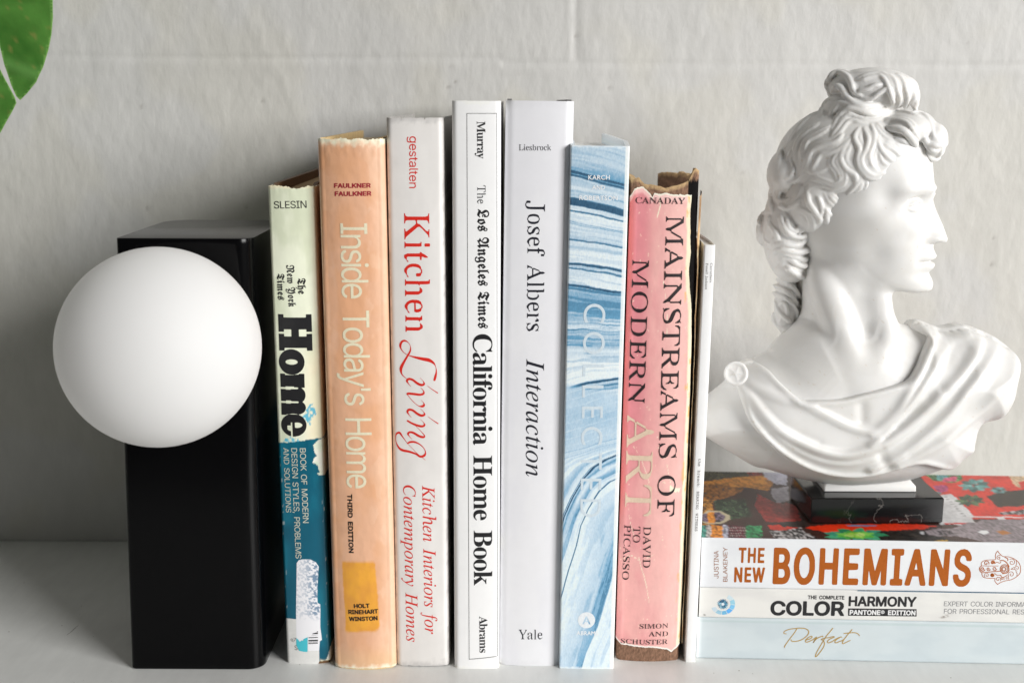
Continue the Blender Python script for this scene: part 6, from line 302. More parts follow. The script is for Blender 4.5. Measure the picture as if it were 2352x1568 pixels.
'a':[195,[66,-3,-25,9,-11,8,-7,10,-5,10,-3,18,1,12,5,15,13,14,20,10,77,14,6,7,0,15,-4,10,-7,8,-20,8,-17,0,-18,-5,-11,-8,-11,-14,-24,6,-3,5,14,21,23,15,17,5,20,2,30,-4,18,-8,10,-9,8,-12,5,-15,1,-142,-4,-2,-25,1,-3,23,-13,-15,-14,-8,-18,-5],[71,24,28,0,15,5,12,10,11,20,-1,34,-67,-13,-17,-11,-6,-12,2,-15,8,-11]],
'd':[212,[86,-3,-18,4,-17,11,-15,16,-11,19,-5,17,-3,30,3,28,4,17,9,18,13,15,15,11,20,7,17,2,25,-4,14,-9,15,-17,3,0,1,90,5,2,22,0,3,-5,-1,-247,-27,-1,-2,26,-3,1,-13,-16,-14,-10,-18,-6],[92,24,21,0,13,5,10,7,12,18,7,30,-1,33,-8,22,-16,18,-12,6,-12,2,-20,-2,-21,-14,-12,-22,-5,-25,2,-30,8,-22,16,-18]],
'e':[202,[93,-3,-20,4,-12,6,-15,11,-10,11,-9,15,-7,20,-2,43,9,37,20,28,26,15,20,5,18,0,20,-4,12,-5,18,-13,8,-11,9,-17,6,-20,1,-35,-4,-3,-130,0,-2,-2,0,-10,6,-18,16,-20,15,-8,12,-3,20,1,15,5,10,8,10,15,25,-6,3,-4,-11,-20,-24,-18,-28,-8],[49,112,102,-1,3,3,-6,22,-12,17,-15,9,-20,3,-23,-5,-15,-12,-11,-19]],
'g':[213,[88,-74,-20,4,-17,8,-16,13,-8,15,24,13,17,-18,20,-9,28,0,17,5,13,10,8,14,2,50,-3,2,-12,-15,-10,-8,-25,-8,-30,3,-27,13,-19,23,-10,25,-3,32,6,38,9,20,12,15,14,10,15,8,25,3,23,-3,17,-10,15,-18,3,2,1,25,26,1,3,-3,0,-193,-4,-25,-14,-21,-17,-13,-35,-9],[91,31,20,-1,20,7,15,16,8,20,2,30,-2,18,-6,15,-16,20,-19,8,-22,0,-18,-8,-16,-18,-7,-22,-2,-25,7,-30,14,-20,9,-6]],
'i':[83,[27,1,-1,185,3,3,25,0,3,-5,0,-180,-5,-4],[34,223,-7,4,-6,9,2,15,6,7,8,3,15,-1,7,-6,4,-8,-3,-15,-11,-8]],
'l':[95,[58,0,-13,4,-8,6,-5,8,-5,14,-1,218,4,4,26,-2,1,-210,5,-13,23,-4,4,-20,-1,-4,-6,-1]],
'm':[305,[28,1,0,188,27,0,3,-28,11,15,11,9,18,7,10,1,14,-1,14,-6,12,-10,10,-17,2,0,10,14,10,9,15,7,13,3,14,1,18,-3,15,-8,11,-11,8,-15,4,-20,0,-135,-29,0,-1,123,-2,17,-3,8,-8,8,-10,5,-13,3,-12,0,-12,-5,-9,-6,-7,-10,-4,-20,0,-120,-6,-4,-24,1,-2,140,-6,10,-8,8,-12,5,-12,1,-16,-3,-9,-6,-9,-10,-5,-10,-2,-15,-1,-120]],
'n':[205,[28,1,-1,188,27,0,4,-29,17,20,20,10,27,2,13,-3,17,-8,16,-17,5,-10,5,-20,0,-133,-26,-1,-4,4,0,115,-4,22,-6,10,-10,8,-13,5,-13,0,-14,-2,-10,-5,-8,-6,-8,-12,-5,-20,0,-115,-5,-4]],
'o':[208,[91,-3,-18,4,-15,7,-16,14,-10,12,-9,20,-5,25,1,40,6,20,10,18,23,23,28,11,17,1,20,-2,18,-5,15,-10,13,-13,10,-15,10,-33,2,-22,-2,-20,-11,-33,-12,-17,-11,-10,-14,-9,-15,-5],[92,24,21,0,10,2,13,7,15,19,8,27,0,30,-10,30,-16,18,-12,6,-13,2,-22,-3,-15,-9,-13,-16,-8,-25,-1,-35,8,-25,16,-19]],
'q':[212,[158,-71,-2,5,-1,93,-3,0,-19,-21,-15,-7,-20,-3,-20,2,-15,6,-18,13,-15,20,-7,17,-5,25,-1,18,3,25,4,17,9,18,10,13,13,10,15,8,27,4,20,-2,19,-11,16,-18,3,1,2,27,23,0,4,-2,0,-255,-4,-3],[92,24,21,0,13,5,10,7,12,18,7,30,-1,33,-8,22,-16,18,-12,6,-12,2,-20,-2,-21,-14,-12,-22,-5,-25,2,-30,8,-22,16,-18]],
's':[182,[76,-3,-20,5,-20,11,-12,16,-5,18,27,5,8,-14,10,-9,15,-5,22,-1,18,6,10,8,4,10,0,12,-5,8,-9,6,-58,16,-20,10,-8,8,-8,15,-1,22,5,15,6,10,21,16,28,7,30,-2,20,-7,12,-10,14,-21,1,-5,-2,-3,-23,-5,-11,15,-11,9,-10,3,-20,0,-15,-6,-10,-8,-4,-8,0,-12,6,-10,10,-6,53,-14,25,-12,10,-12,5,-11,0,-25,-9,-20,-19,-16,-32,-10]],
't':[114,[74,-1,-10,1,-15,8,-8,8,-5,10,-3,18,-1,117,-3,3,-22,0,-4,2,1,23,28,2,1,40,4,5,26,-2,1,-44,33,0,5,-4,0,-17,-3,-5,-32,0,-4,-3,1,-122,4,-8,9,-5,22,0,7,-22,-2,-4,-7,-1]],
'y':[195,[37,-72,-10,2,-2,3,6,23,18,-1,15,7,9,14,8,25,-71,187,32,0,55,-155,55,154,5,2,27,-1,-89,-232,-11,-14,-12,-9,-20,-5]]},
slab={'H':[368,[1,1,0,58,30,1,3,4,0,232,-3,4,-30,1,0,58,184,0,0,-58,-24,-1,-2,-4,0,-72,5,-4,65,0,5,4,0,72,-3,4,-24,1,0,58,178,0,0,-58,-26,-1,-4,-4,0,-232,4,-4,26,-1,0,-58,-178,0,0,58,24,1,3,4,0,72,-5,4,-65,0,-5,-4,0,-72,2,-4,24,-1,0,-58]],
'e':[250,[119,-9,-25,4,-25,11,-18,12,-18,18,-18,28,-9,25,-5,25,-1,25,3,25,8,25,12,22,13,19,15,14,25,16,28,9,22,2,28,-4,22,-8,23,-15,16,-15,17,-25,10,-23,7,-35,1,-22,-1,-5,-3,-1,-150,-2,0,-15,33,-2,1,-35,4,-4,39,1,12,15,6,23,55,0,-4,-18,-13,-27,-12,-18,-18,-18,-18,-12,-22,-10,-15,-3],[98,144,54,0,3,27,-4,25,-9,20,-13,11,-8,0,-9,-6,-12,-20,-5,-27]],
'm':[430,[1,1,0,53,13,2,1,3,0,87,-5,8,-1,50,-8,2,-1,3,1,55,148,0,2,-35,28,26,20,10,17,4,20,1,25,-5,22,-11,21,-19,15,16,15,11,20,7,17,1,15,-4,18,-9,12,-11,13,-20,8,-20,3,-20,-2,-32,0,-95,1,-3,5,-1,2,-4,0,-47,-2,-4,-127,1,-1,50,6,8,0,45,-6,10,0,70,-3,7,-7,4,-5,-2,-4,-7,0,-67,-9,-13,0,-47,1,-3,7,-2,1,-3,-1,-50,-129,0,-1,50,6,8,0,47,-6,13,0,65,-3,7,-7,4,-5,-2,-4,-7,-1,-35,-2,-3,-5,1,-1,-3,0,-87,1,-3,5,-1,2,-4,-1,-50]],
'o':[261,[129,-9,-28,5,-25,9,-20,13,-20,18,-18,25,-10,23,-7,30,-1,25,3,22,10,30,12,20,16,21,18,14,22,13,23,8,32,4,33,-4,22,-8,25,-14,21,-19,18,-25,10,-22,7,-28,1,-25,-4,-27,-9,-28,-13,-22,-21,-24,-20,-14,-27,-13,-23,-6],[129,66,12,-1,11,9,9,22,4,20,0,30,-6,28,-9,17,-6,5,-8,2,-10,-4,-10,-15,-6,-18,-2,-22,0,-25,5,-23,8,-17]]},
type={':':[90,[40,-4,-8,3,-6,7,-1,20,4,8,7,5,16,1,11,-9,3,-7,-1,-13,-3,-7,-7,-6],[38,140,-11,9,-2,20,2,7,6,5,7,3,10,0,12,-8,4,-10,-1,-10,-3,-8,-7,-7]],
'A':[202,[9,1,-8,5,0,10,5,6,13,1,2,4,53,139,0,3,-3,1,-32,3,-5,6,1,10,4,4,10,1,57,0,10,-3,68,-164,2,-3,10,-2,6,-3,1,-8,-2,-7,-12,-4,-50,0,-12,4,-2,10,4,7,27,3,-15,38,-77,0,-6,-3,-12,-33,3,-3,17,0,10,-3,3,-6,-2,-10,-11,-4],[68,86,6,-2,55,0,4,2,-34,82]],
'B':[202,[20,1,-6,8,2,10,6,3,16,1,2,3,0,140,-2,4,-20,5,-3,9,3,7,7,3,87,0,28,-5,15,-7,14,-16,4,-12,1,-13,-6,-22,-14,-15,24,-18,8,-20,0,-22,-9,-20,-19,-16,-28,-7],[67,24,43,-1,22,3,13,4,9,9,4,10,0,15,-4,12,-12,9,-17,4,-57,1],[67,111,43,0,25,7,8,8,2,8,1,12,-5,13,-11,8,-10,3,-52,0]],
'E':[202,[19,0,-7,7,1,12,6,3,20,1,2,3,0,140,-2,4,-25,4,-3,7,3,10,13,3,137,0,10,-3,4,-7,0,-45,-3,-8,-6,-3,-7,0,-6,6,-2,32,-2,4,-80,0,-5,-1,2,-53,39,0,4,20,5,4,7,-1,6,-8,1,-37,-1,-18,-8,-5,-9,3,-3,20,-3,1,-40,-1,0,-65,2,-5,3,-1,80,0,2,3,2,38,6,5,7,0,6,-3,3,-7,0,-48,-3,-7,-8,-4]],
'G':[202,[98,-4,-23,4,-20,9,-17,14,-13,18,-9,20,-4,22,0,28,7,30,11,20,10,12,18,14,14,7,18,5,18,1,22,-3,20,-6,8,6,12,-1,5,-8,1,-20,-1,-25,-5,-6,-10,-1,-5,2,-12,23,-13,11,-12,4,-16,1,-20,-3,-14,-8,-14,-15,-7,-15,-6,-35,1,-18,5,-20,15,-25,23,-15,17,-5,18,0,20,5,13,8,0,35,-45,2,-5,10,2,8,3,2,74,1,6,-1,4,-5,-1,-12,-11,-4,-2,-4,0,-45,-3,-8,-33,-13]],
'I':[202,[38,1,-5,5,-1,5,1,8,5,3,47,1,3,3,0,140,-3,4,-47,2,-6,7,2,12,14,3,110,0,10,-3,3,-10,-6,-8,-51,-4,0,-140,1,-5,3,-1,47,-1,6,-8,-3,-10,-13,-4]],
'N':[202,[152,-2,-6,5,-84,145,-5,5,-1,-127,3,-3,30,-2,4,-5,0,-8,-4,-6,-10,-2,-55,0,-7,3,-3,8,1,7,4,4,14,4,0,140,-2,5,-17,1,-6,4,-2,7,3,8,13,3,27,0,13,-3,85,-145,2,5,0,117,-2,2,-27,3,-5,5,0,10,4,5,8,1,52,0,9,-3,3,-8,-2,-7,-5,-4,-10,-1,-2,-5,-1,-163,-4,-5]],
'R':[202,[16,1,-6,8,2,10,7,4,17,0,3,3,0,143,-3,3,-17,1,-5,2,-4,6,1,8,10,5,83,0,25,-2,21,-8,11,-11,8,-14,3,-15,0,-15,-5,-15,-8,-10,-27,-18,11,-12,33,-50,15,-2,4,-3,2,-8,-2,-7,-9,-4,-25,1,-56,78,-14,5,-22,0,-4,-3,0,-55,1,-3,23,-2,4,-7,-2,-9,-10,-5],[65,109,4,-3,37,0,13,2,12,5,8,8,4,10,1,10,-4,15,-7,8,-12,6,-22,2,-33,0,-2,-3]],
'S':[202,[35,-6,-8,10,-3,28,0,25,6,8,10,0,6,-3,8,-20,11,-13,13,-8,14,-3,26,0,14,6,14,13,4,15,-4,17,-14,11,-60,11,-17,7,-13,9,-10,15,-3,17,2,18,6,12,18,18,25,11,22,2,20,-3,18,-5,8,6,14,-1,4,-5,3,-40,-4,-11,-7,-3,-8,3,-12,21,-13,11,-27,5,-18,-3,-12,-7,-10,-14,-2,-15,5,-12,11,-9,16,-4,44,-7,18,-6,13,-9,10,-15,4,-18,-1,-17,-8,-18,-16,-15,-22,-11,-20,-3,-20,1,-35,9,-7,-10]],
'T':[202,[51,0,-5,4,-2,5,0,7,4,5,36,2,4,3,0,140,-4,4,-43,-1,-4,-55,-6,-4,-10,0,-5,9,3,70,5,4,7,1,140,0,10,-3,4,-10,2,-60,-2,-7,-4,-4,-10,0,-6,4,-4,52,-2,4,-40,0,-5,-4,0,-140,2,-3,38,-2,4,-7,-2,-10,-10,-4]],
'W':[202,[44,1,-2,3,-3,12,-23,153,-2,3,-7,1,-6,6,0,7,3,5,5,3,55,0,10,-2,4,-3,0,-10,-6,-5,-28,-2,-3,-3,18,-122,27,92,5,7,6,2,12,-1,5,-3,30,-93,3,-3,16,121,-4,3,-30,1,-6,6,1,10,3,3,7,2,58,0,5,-2,3,-6,0,-7,-6,-6,-7,-1,-2,-3,-22,-163,-3,-5,-18,-1,-6,6,-33,105,-4,4,-32,-111,-5,-4]],
'a':[202,[66,-3,-10,2,-15,7,-10,11,-5,10,-3,25,8,22,15,14,18,7,30,4,40,-4,3,2,0,7,-8,18,-13,8,-25,1,-40,-12,-7,3,-3,5,-1,7,11,11,20,8,33,3,30,-6,16,-11,10,-20,2,-17,1,-78,23,-3,4,-4,0,-10,-9,-7,-32,0,-6,4,-4,13,-3,1,-30,-17,-20,-5],[73,22,13,-1,15,3,25,13,11,15,0,20,-21,6,-22,0,-20,-3,-15,-8,-9,-13,0,-15,9,-11]],
'b':[202,[100,-2,-20,6,-18,14,-1,-12,-6,-6,-33,0,-7,3,-3,5,0,8,3,4,17,4,2,4,0,160,-2,3,-12,1,-6,4,-2,10,6,7,34,1,6,-3,2,-80,15,11,17,7,26,2,17,-2,13,-5,17,-12,13,-16,7,-15,4,-18,-1,-25,-5,-15,-12,-20,-16,-14,-15,-7,-18,-4],[92,26,23,-3,17,4,16,11,10,18,3,25,-3,15,-11,17,-17,11,-22,3,-20,-4,-16,-10,-10,-17,-4,-23,4,-20,13,-18]],
'c':[202,[87,-3,-20,5,-18,9,-15,14,-11,17,-5,15,-2,25,5,22,6,13,21,22,26,13,20,4,15,-1,40,-12,8,9,12,-1,4,-4,2,-13,0,-35,-6,-8,-12,0,-25,30,-13,6,-12,3,-23,-2,-12,-5,-12,-9,-9,-12,-6,-18,2,-25,10,-20,15,-12,17,-6,18,0,20,5,33,21,9,-1,6,-7,0,-7,-7,-10,-24,-16,-35,-10]],
'e':[202,[86,-3,-20,4,-15,8,-21,20,-8,15,-4,20,-1,20,3,15,5,13,10,15,23,19,33,9,17,0,20,-3,25,-12,18,-18,10,-23,2,-15,-2,-11,-15,-5,-118,0,-2,-6,5,-15,15,-18,20,-8,22,-2,13,2,47,18,10,-2,4,-10,-11,-13,-25,-11,-35,-7],[47,92,4,-3,97,0,4,3,-4,15,-10,13,-17,10,-18,3,-20,-3,-15,-7,-13,-14]],
'h':[202,[25,1,-7,5,-1,10,5,5,16,2,1,3,0,160,-1,5,-18,4,-3,9,3,7,5,3,33,0,5,-3,1,-5,1,-69,27,15,23,3,25,-6,10,-8,8,-10,5,-12,3,-15,0,-78,2,-3,12,-1,5,-2,3,-11,-3,-6,-7,-3,-50,0,-7,4,-2,7,1,8,5,3,15,2,1,2,-1,75,-4,13,-8,10,-13,6,-15,0,-15,-5,-10,-8,-8,-11,-3,-10,0,-70,1,-2,15,-2,5,-3,2,-8,-2,-7,-7,-4]],
'r':[202,[26,1,-5,3,-3,5,3,11,8,3,30,0,2,6,-1,97,-21,2,-9,3,-4,8,3,9,7,3,45,-1,4,-4,1,-26,25,22,23,11,30,2,10,-3,8,-6,4,-12,-2,-8,-5,-5,-10,-1,-23,9,-15,-2,-22,-13,-23,-23,0,-67,60,-2,6,-8,-3,-11,-10,-3]],
't':[202,[101,-2,-25,9,-10,9,-6,10,-4,22,-1,70,-32,2,-6,3,-2,5,1,8,5,5,33,2,2,45,4,8,6,2,10,-1,3,-4,4,-50,65,-1,10,-4,3,-5,-2,-10,-6,-3,-72,-2,0,-65,6,-22,11,-8,13,-2,25,4,35,13,7,-1,6,-6,0,-8,-3,-4,-18,-11,-37,-10]]})
# the bust: head frame (forward, towards the room, height) and front outline, mm
BUST=dict(centre=[183.68, 62.0, 250.0],turn=0.4171,clasp=[122.0, 36.0, 155.9])
PROFILE=[[42.89,278.42],[43.71,273.46],[44.01,266.8],[45.47,261.83],[46.96,257.7],[47.4,254.78],[46.14,252.22],[45.56,250.09],[46.49,247.18],[47.95,243.44],[49.54,240.13],[51.22,236.82],[52.84,233.08],[54.29,229.51],[53.94,227.63],[51.89,227.27],[48.68,227.02],[47.32,225.76],[47.29,223.88],[48.51,221.38],[49.41,219.97],[48.79,218.49],[47.68,217.05],[48.48,215.98],[48.81,214.71],[48.03,213.12],[46.66,211.84],[45.84,210.75],[46.51,209.24],[47.87,207.17],[48.61,204.63],[48.3,202.02],[47.27,200.48],[44.89,199.45]]
TORSO=[[154.1,174.1],[146.9,165.9],[143.7,162.0],[136.3,158.0],[126.4,151.0],[119.9,143.6],[112.1,136.6],[106.9,129.1],[105.8,122.0],[107.7,115.9],[111.7,112.8],[124.0,105.3],[137.2,97.3],[145.1,95.4],[159.1,91.1],[176.5,87.2],[190.4,85.7],[206.8,86.7],[223.9,88.8],[233.2,91.5],[250.0,97.9],[255.6,103.2],[261.2,108.2],[262.0,114.0],[264.3,123.7],[275.1,127.3],[281.1,137.0],[282.8,147.5],[283.7,157.9],[280.4,164.8],[275.2,167.3],[269.8,170.7],[262.0,174.1],[252.4,177.7],[239.1,175.7],[233.8,179.1],[227.0,180.6],[222.1,178.2],[213.1,179.9],[196.5,184.1],[171.3,184.0],[161.4,181.4]]
CLOTH=[[122.3,148.4],[125.5,154.5],[132.9,158.4],[141.0,156.5],[145.9,151.4],[156.0,143.4],[165.3,143.3],[178.0,144.2],[189.1,147.2],[200.3,150.1],[211.7,153.8],[217.4,159.8],[222.5,167.7],[227.5,174.9],[224.8,176.4],[222.1,178.2],[226.9,181.7],[239.0,177.5],[252.3,179.2],[271.4,172.0],[285.1,159.6],[286.3,145.7],[283.0,134.3],[276.0,126.0],[265.2,123.3],[263.7,114.0],[262.5,108.2],[256.5,102.4],[250.0,97.4],[226.1,106.4],[212.3,103.6],[198.5,98.8],[182.3,97.7],[167.2,100.9],[152.1,108.7],[139.5,118.9],[130.2,129.5],[127.0,137.6],[125.0,144.8]]
FOLDS=[[2.0,2.94,1.26,[133.0,157.1],[140.9,156.1],[145.8,151.1],[156.0,143.4],[165.3,143.1],[178.0,144.0],[189.1,147.0],[200.3,149.7],[211.7,153.4],[217.4,159.7],[222.4,167.4],[227.4,174.5]],[3.0,2.1,3.36,[131.1,149.5],[139.3,146.2],[145.2,144.3],[157.5,141.8],[169.5,136.1],[180.4,130.7],[188.6,128.0],[196.9,126.6]],[4.2,2.1,3.78,[126.6,146.5],[130.3,143.2],[135.7,136.6],[144.9,127.8],[156.7,121.1],[168.5,115.9],[180.0,113.9],[191.1,116.3],[198.9,119.8],[206.7,124.9],[222.0,138.4],[229.6,147.5]],[2.4,2.52,1.68,[126.2,143.8],[128.4,136.4],[131.8,129.3],[140.9,119.5],[153.4,109.9],[165.9,102.8],[181.8,99.4],[198.1,100.2],[211.9,105.4]],[2.2,2.1,2.1,[132.1,138.4],[138.7,128.3],[150.6,118.1],[163.5,111.0],[176.1,107.6],[188.1,108.0],[198.2,111.8]],[3.6,2.1,2.94,[228.0,174.9],[222.8,163.5],[214.1,149.9],[207.8,138.3],[199.2,128.7],[194.5,125.7]],[4.0,2.52,2.94,[251.1,177.3],[240.3,173.7],[228.8,163.6],[218.2,148.3],[207.7,134.2],[194.9,118.9]],[3.8,2.52,2.94,[258.7,174.7],[250.8,167.7],[241.5,157.4],[228.9,145.0],[216.8,131.7],[202.2,119.8]],[3.8,2.52,2.94,[268.4,171.1],[257.4,163.2],[245.9,151.4],[236.0,136.7],[223.9,124.1],[212.0,113.1],[197.1,104.0]],[3.2,2.94,3.36,[274.7,161.7],[269.5,152.7],[260.9,144.4],[253.7,135.3],[240.0,125.3],[225.8,115.2],[211.5,106.9]],[-3.0,2.52,2.52,[188.3,140.7],[189.1,133.2]],[-4.0,2.52,2.52,[200.5,112.7],[205.0,106.0]],[-1.6,5.04,5.04,[157.9,125.5],[171.0,123.9],[182.5,121.4]],[-2.5,2.52,2.52,[144.1,149.2],[149.9,145.2]],[-2.0,2.52,2.52,[224.8,145.1],[231.3,149.8]],[-2.0,2.1,2.1,[235.9,163.2],[226.3,151.5],[214.0,136.7],[201.0,124.9]],[-2.2,2.1,2.1,[247.7,169.0],[238.5,158.9],[223.2,145.0],[208.0,130.0]],[-2.2,2.1,2.1,[257.6,169.4],[246.2,156.0],[233.1,142.6],[218.0,126.7],[203.5,115.4]],[-2.2,2.52,2.52,[268.1,165.1],[258.5,152.8],[245.5,138.0],[231.1,125.8],[215.9,114.5]],[-1.6,2.1,2.1,[133.3,144.4],[141.8,134.0],[154.7,125.4],[166.4,120.4]]]
NECK=[[185.4,62.0,208.6],[186.8,62.0,192.5],[189.4,62.0,175.5],[193.5,62.0,150.5]]
HAIRLINE=[[40.6,289.8],[38.9,282.1],[34.3,275.9],[27.2,271.2],[22.9,264.1],[16.3,261.6],[13.7,253.7],[9.5,250.8],[5.0,245.5],[-6.4,244.5],[-8.3,238.4],[-11.1,234.0],[-16.0,217.3],[-18.6,204.3]]
THROAT=[[168.6,46.0,205.8],[173.3,40.0,196.1],[180.7,36.0,176.2],[186.8,34.0,160.1],[191.0,33.0,146.6]]
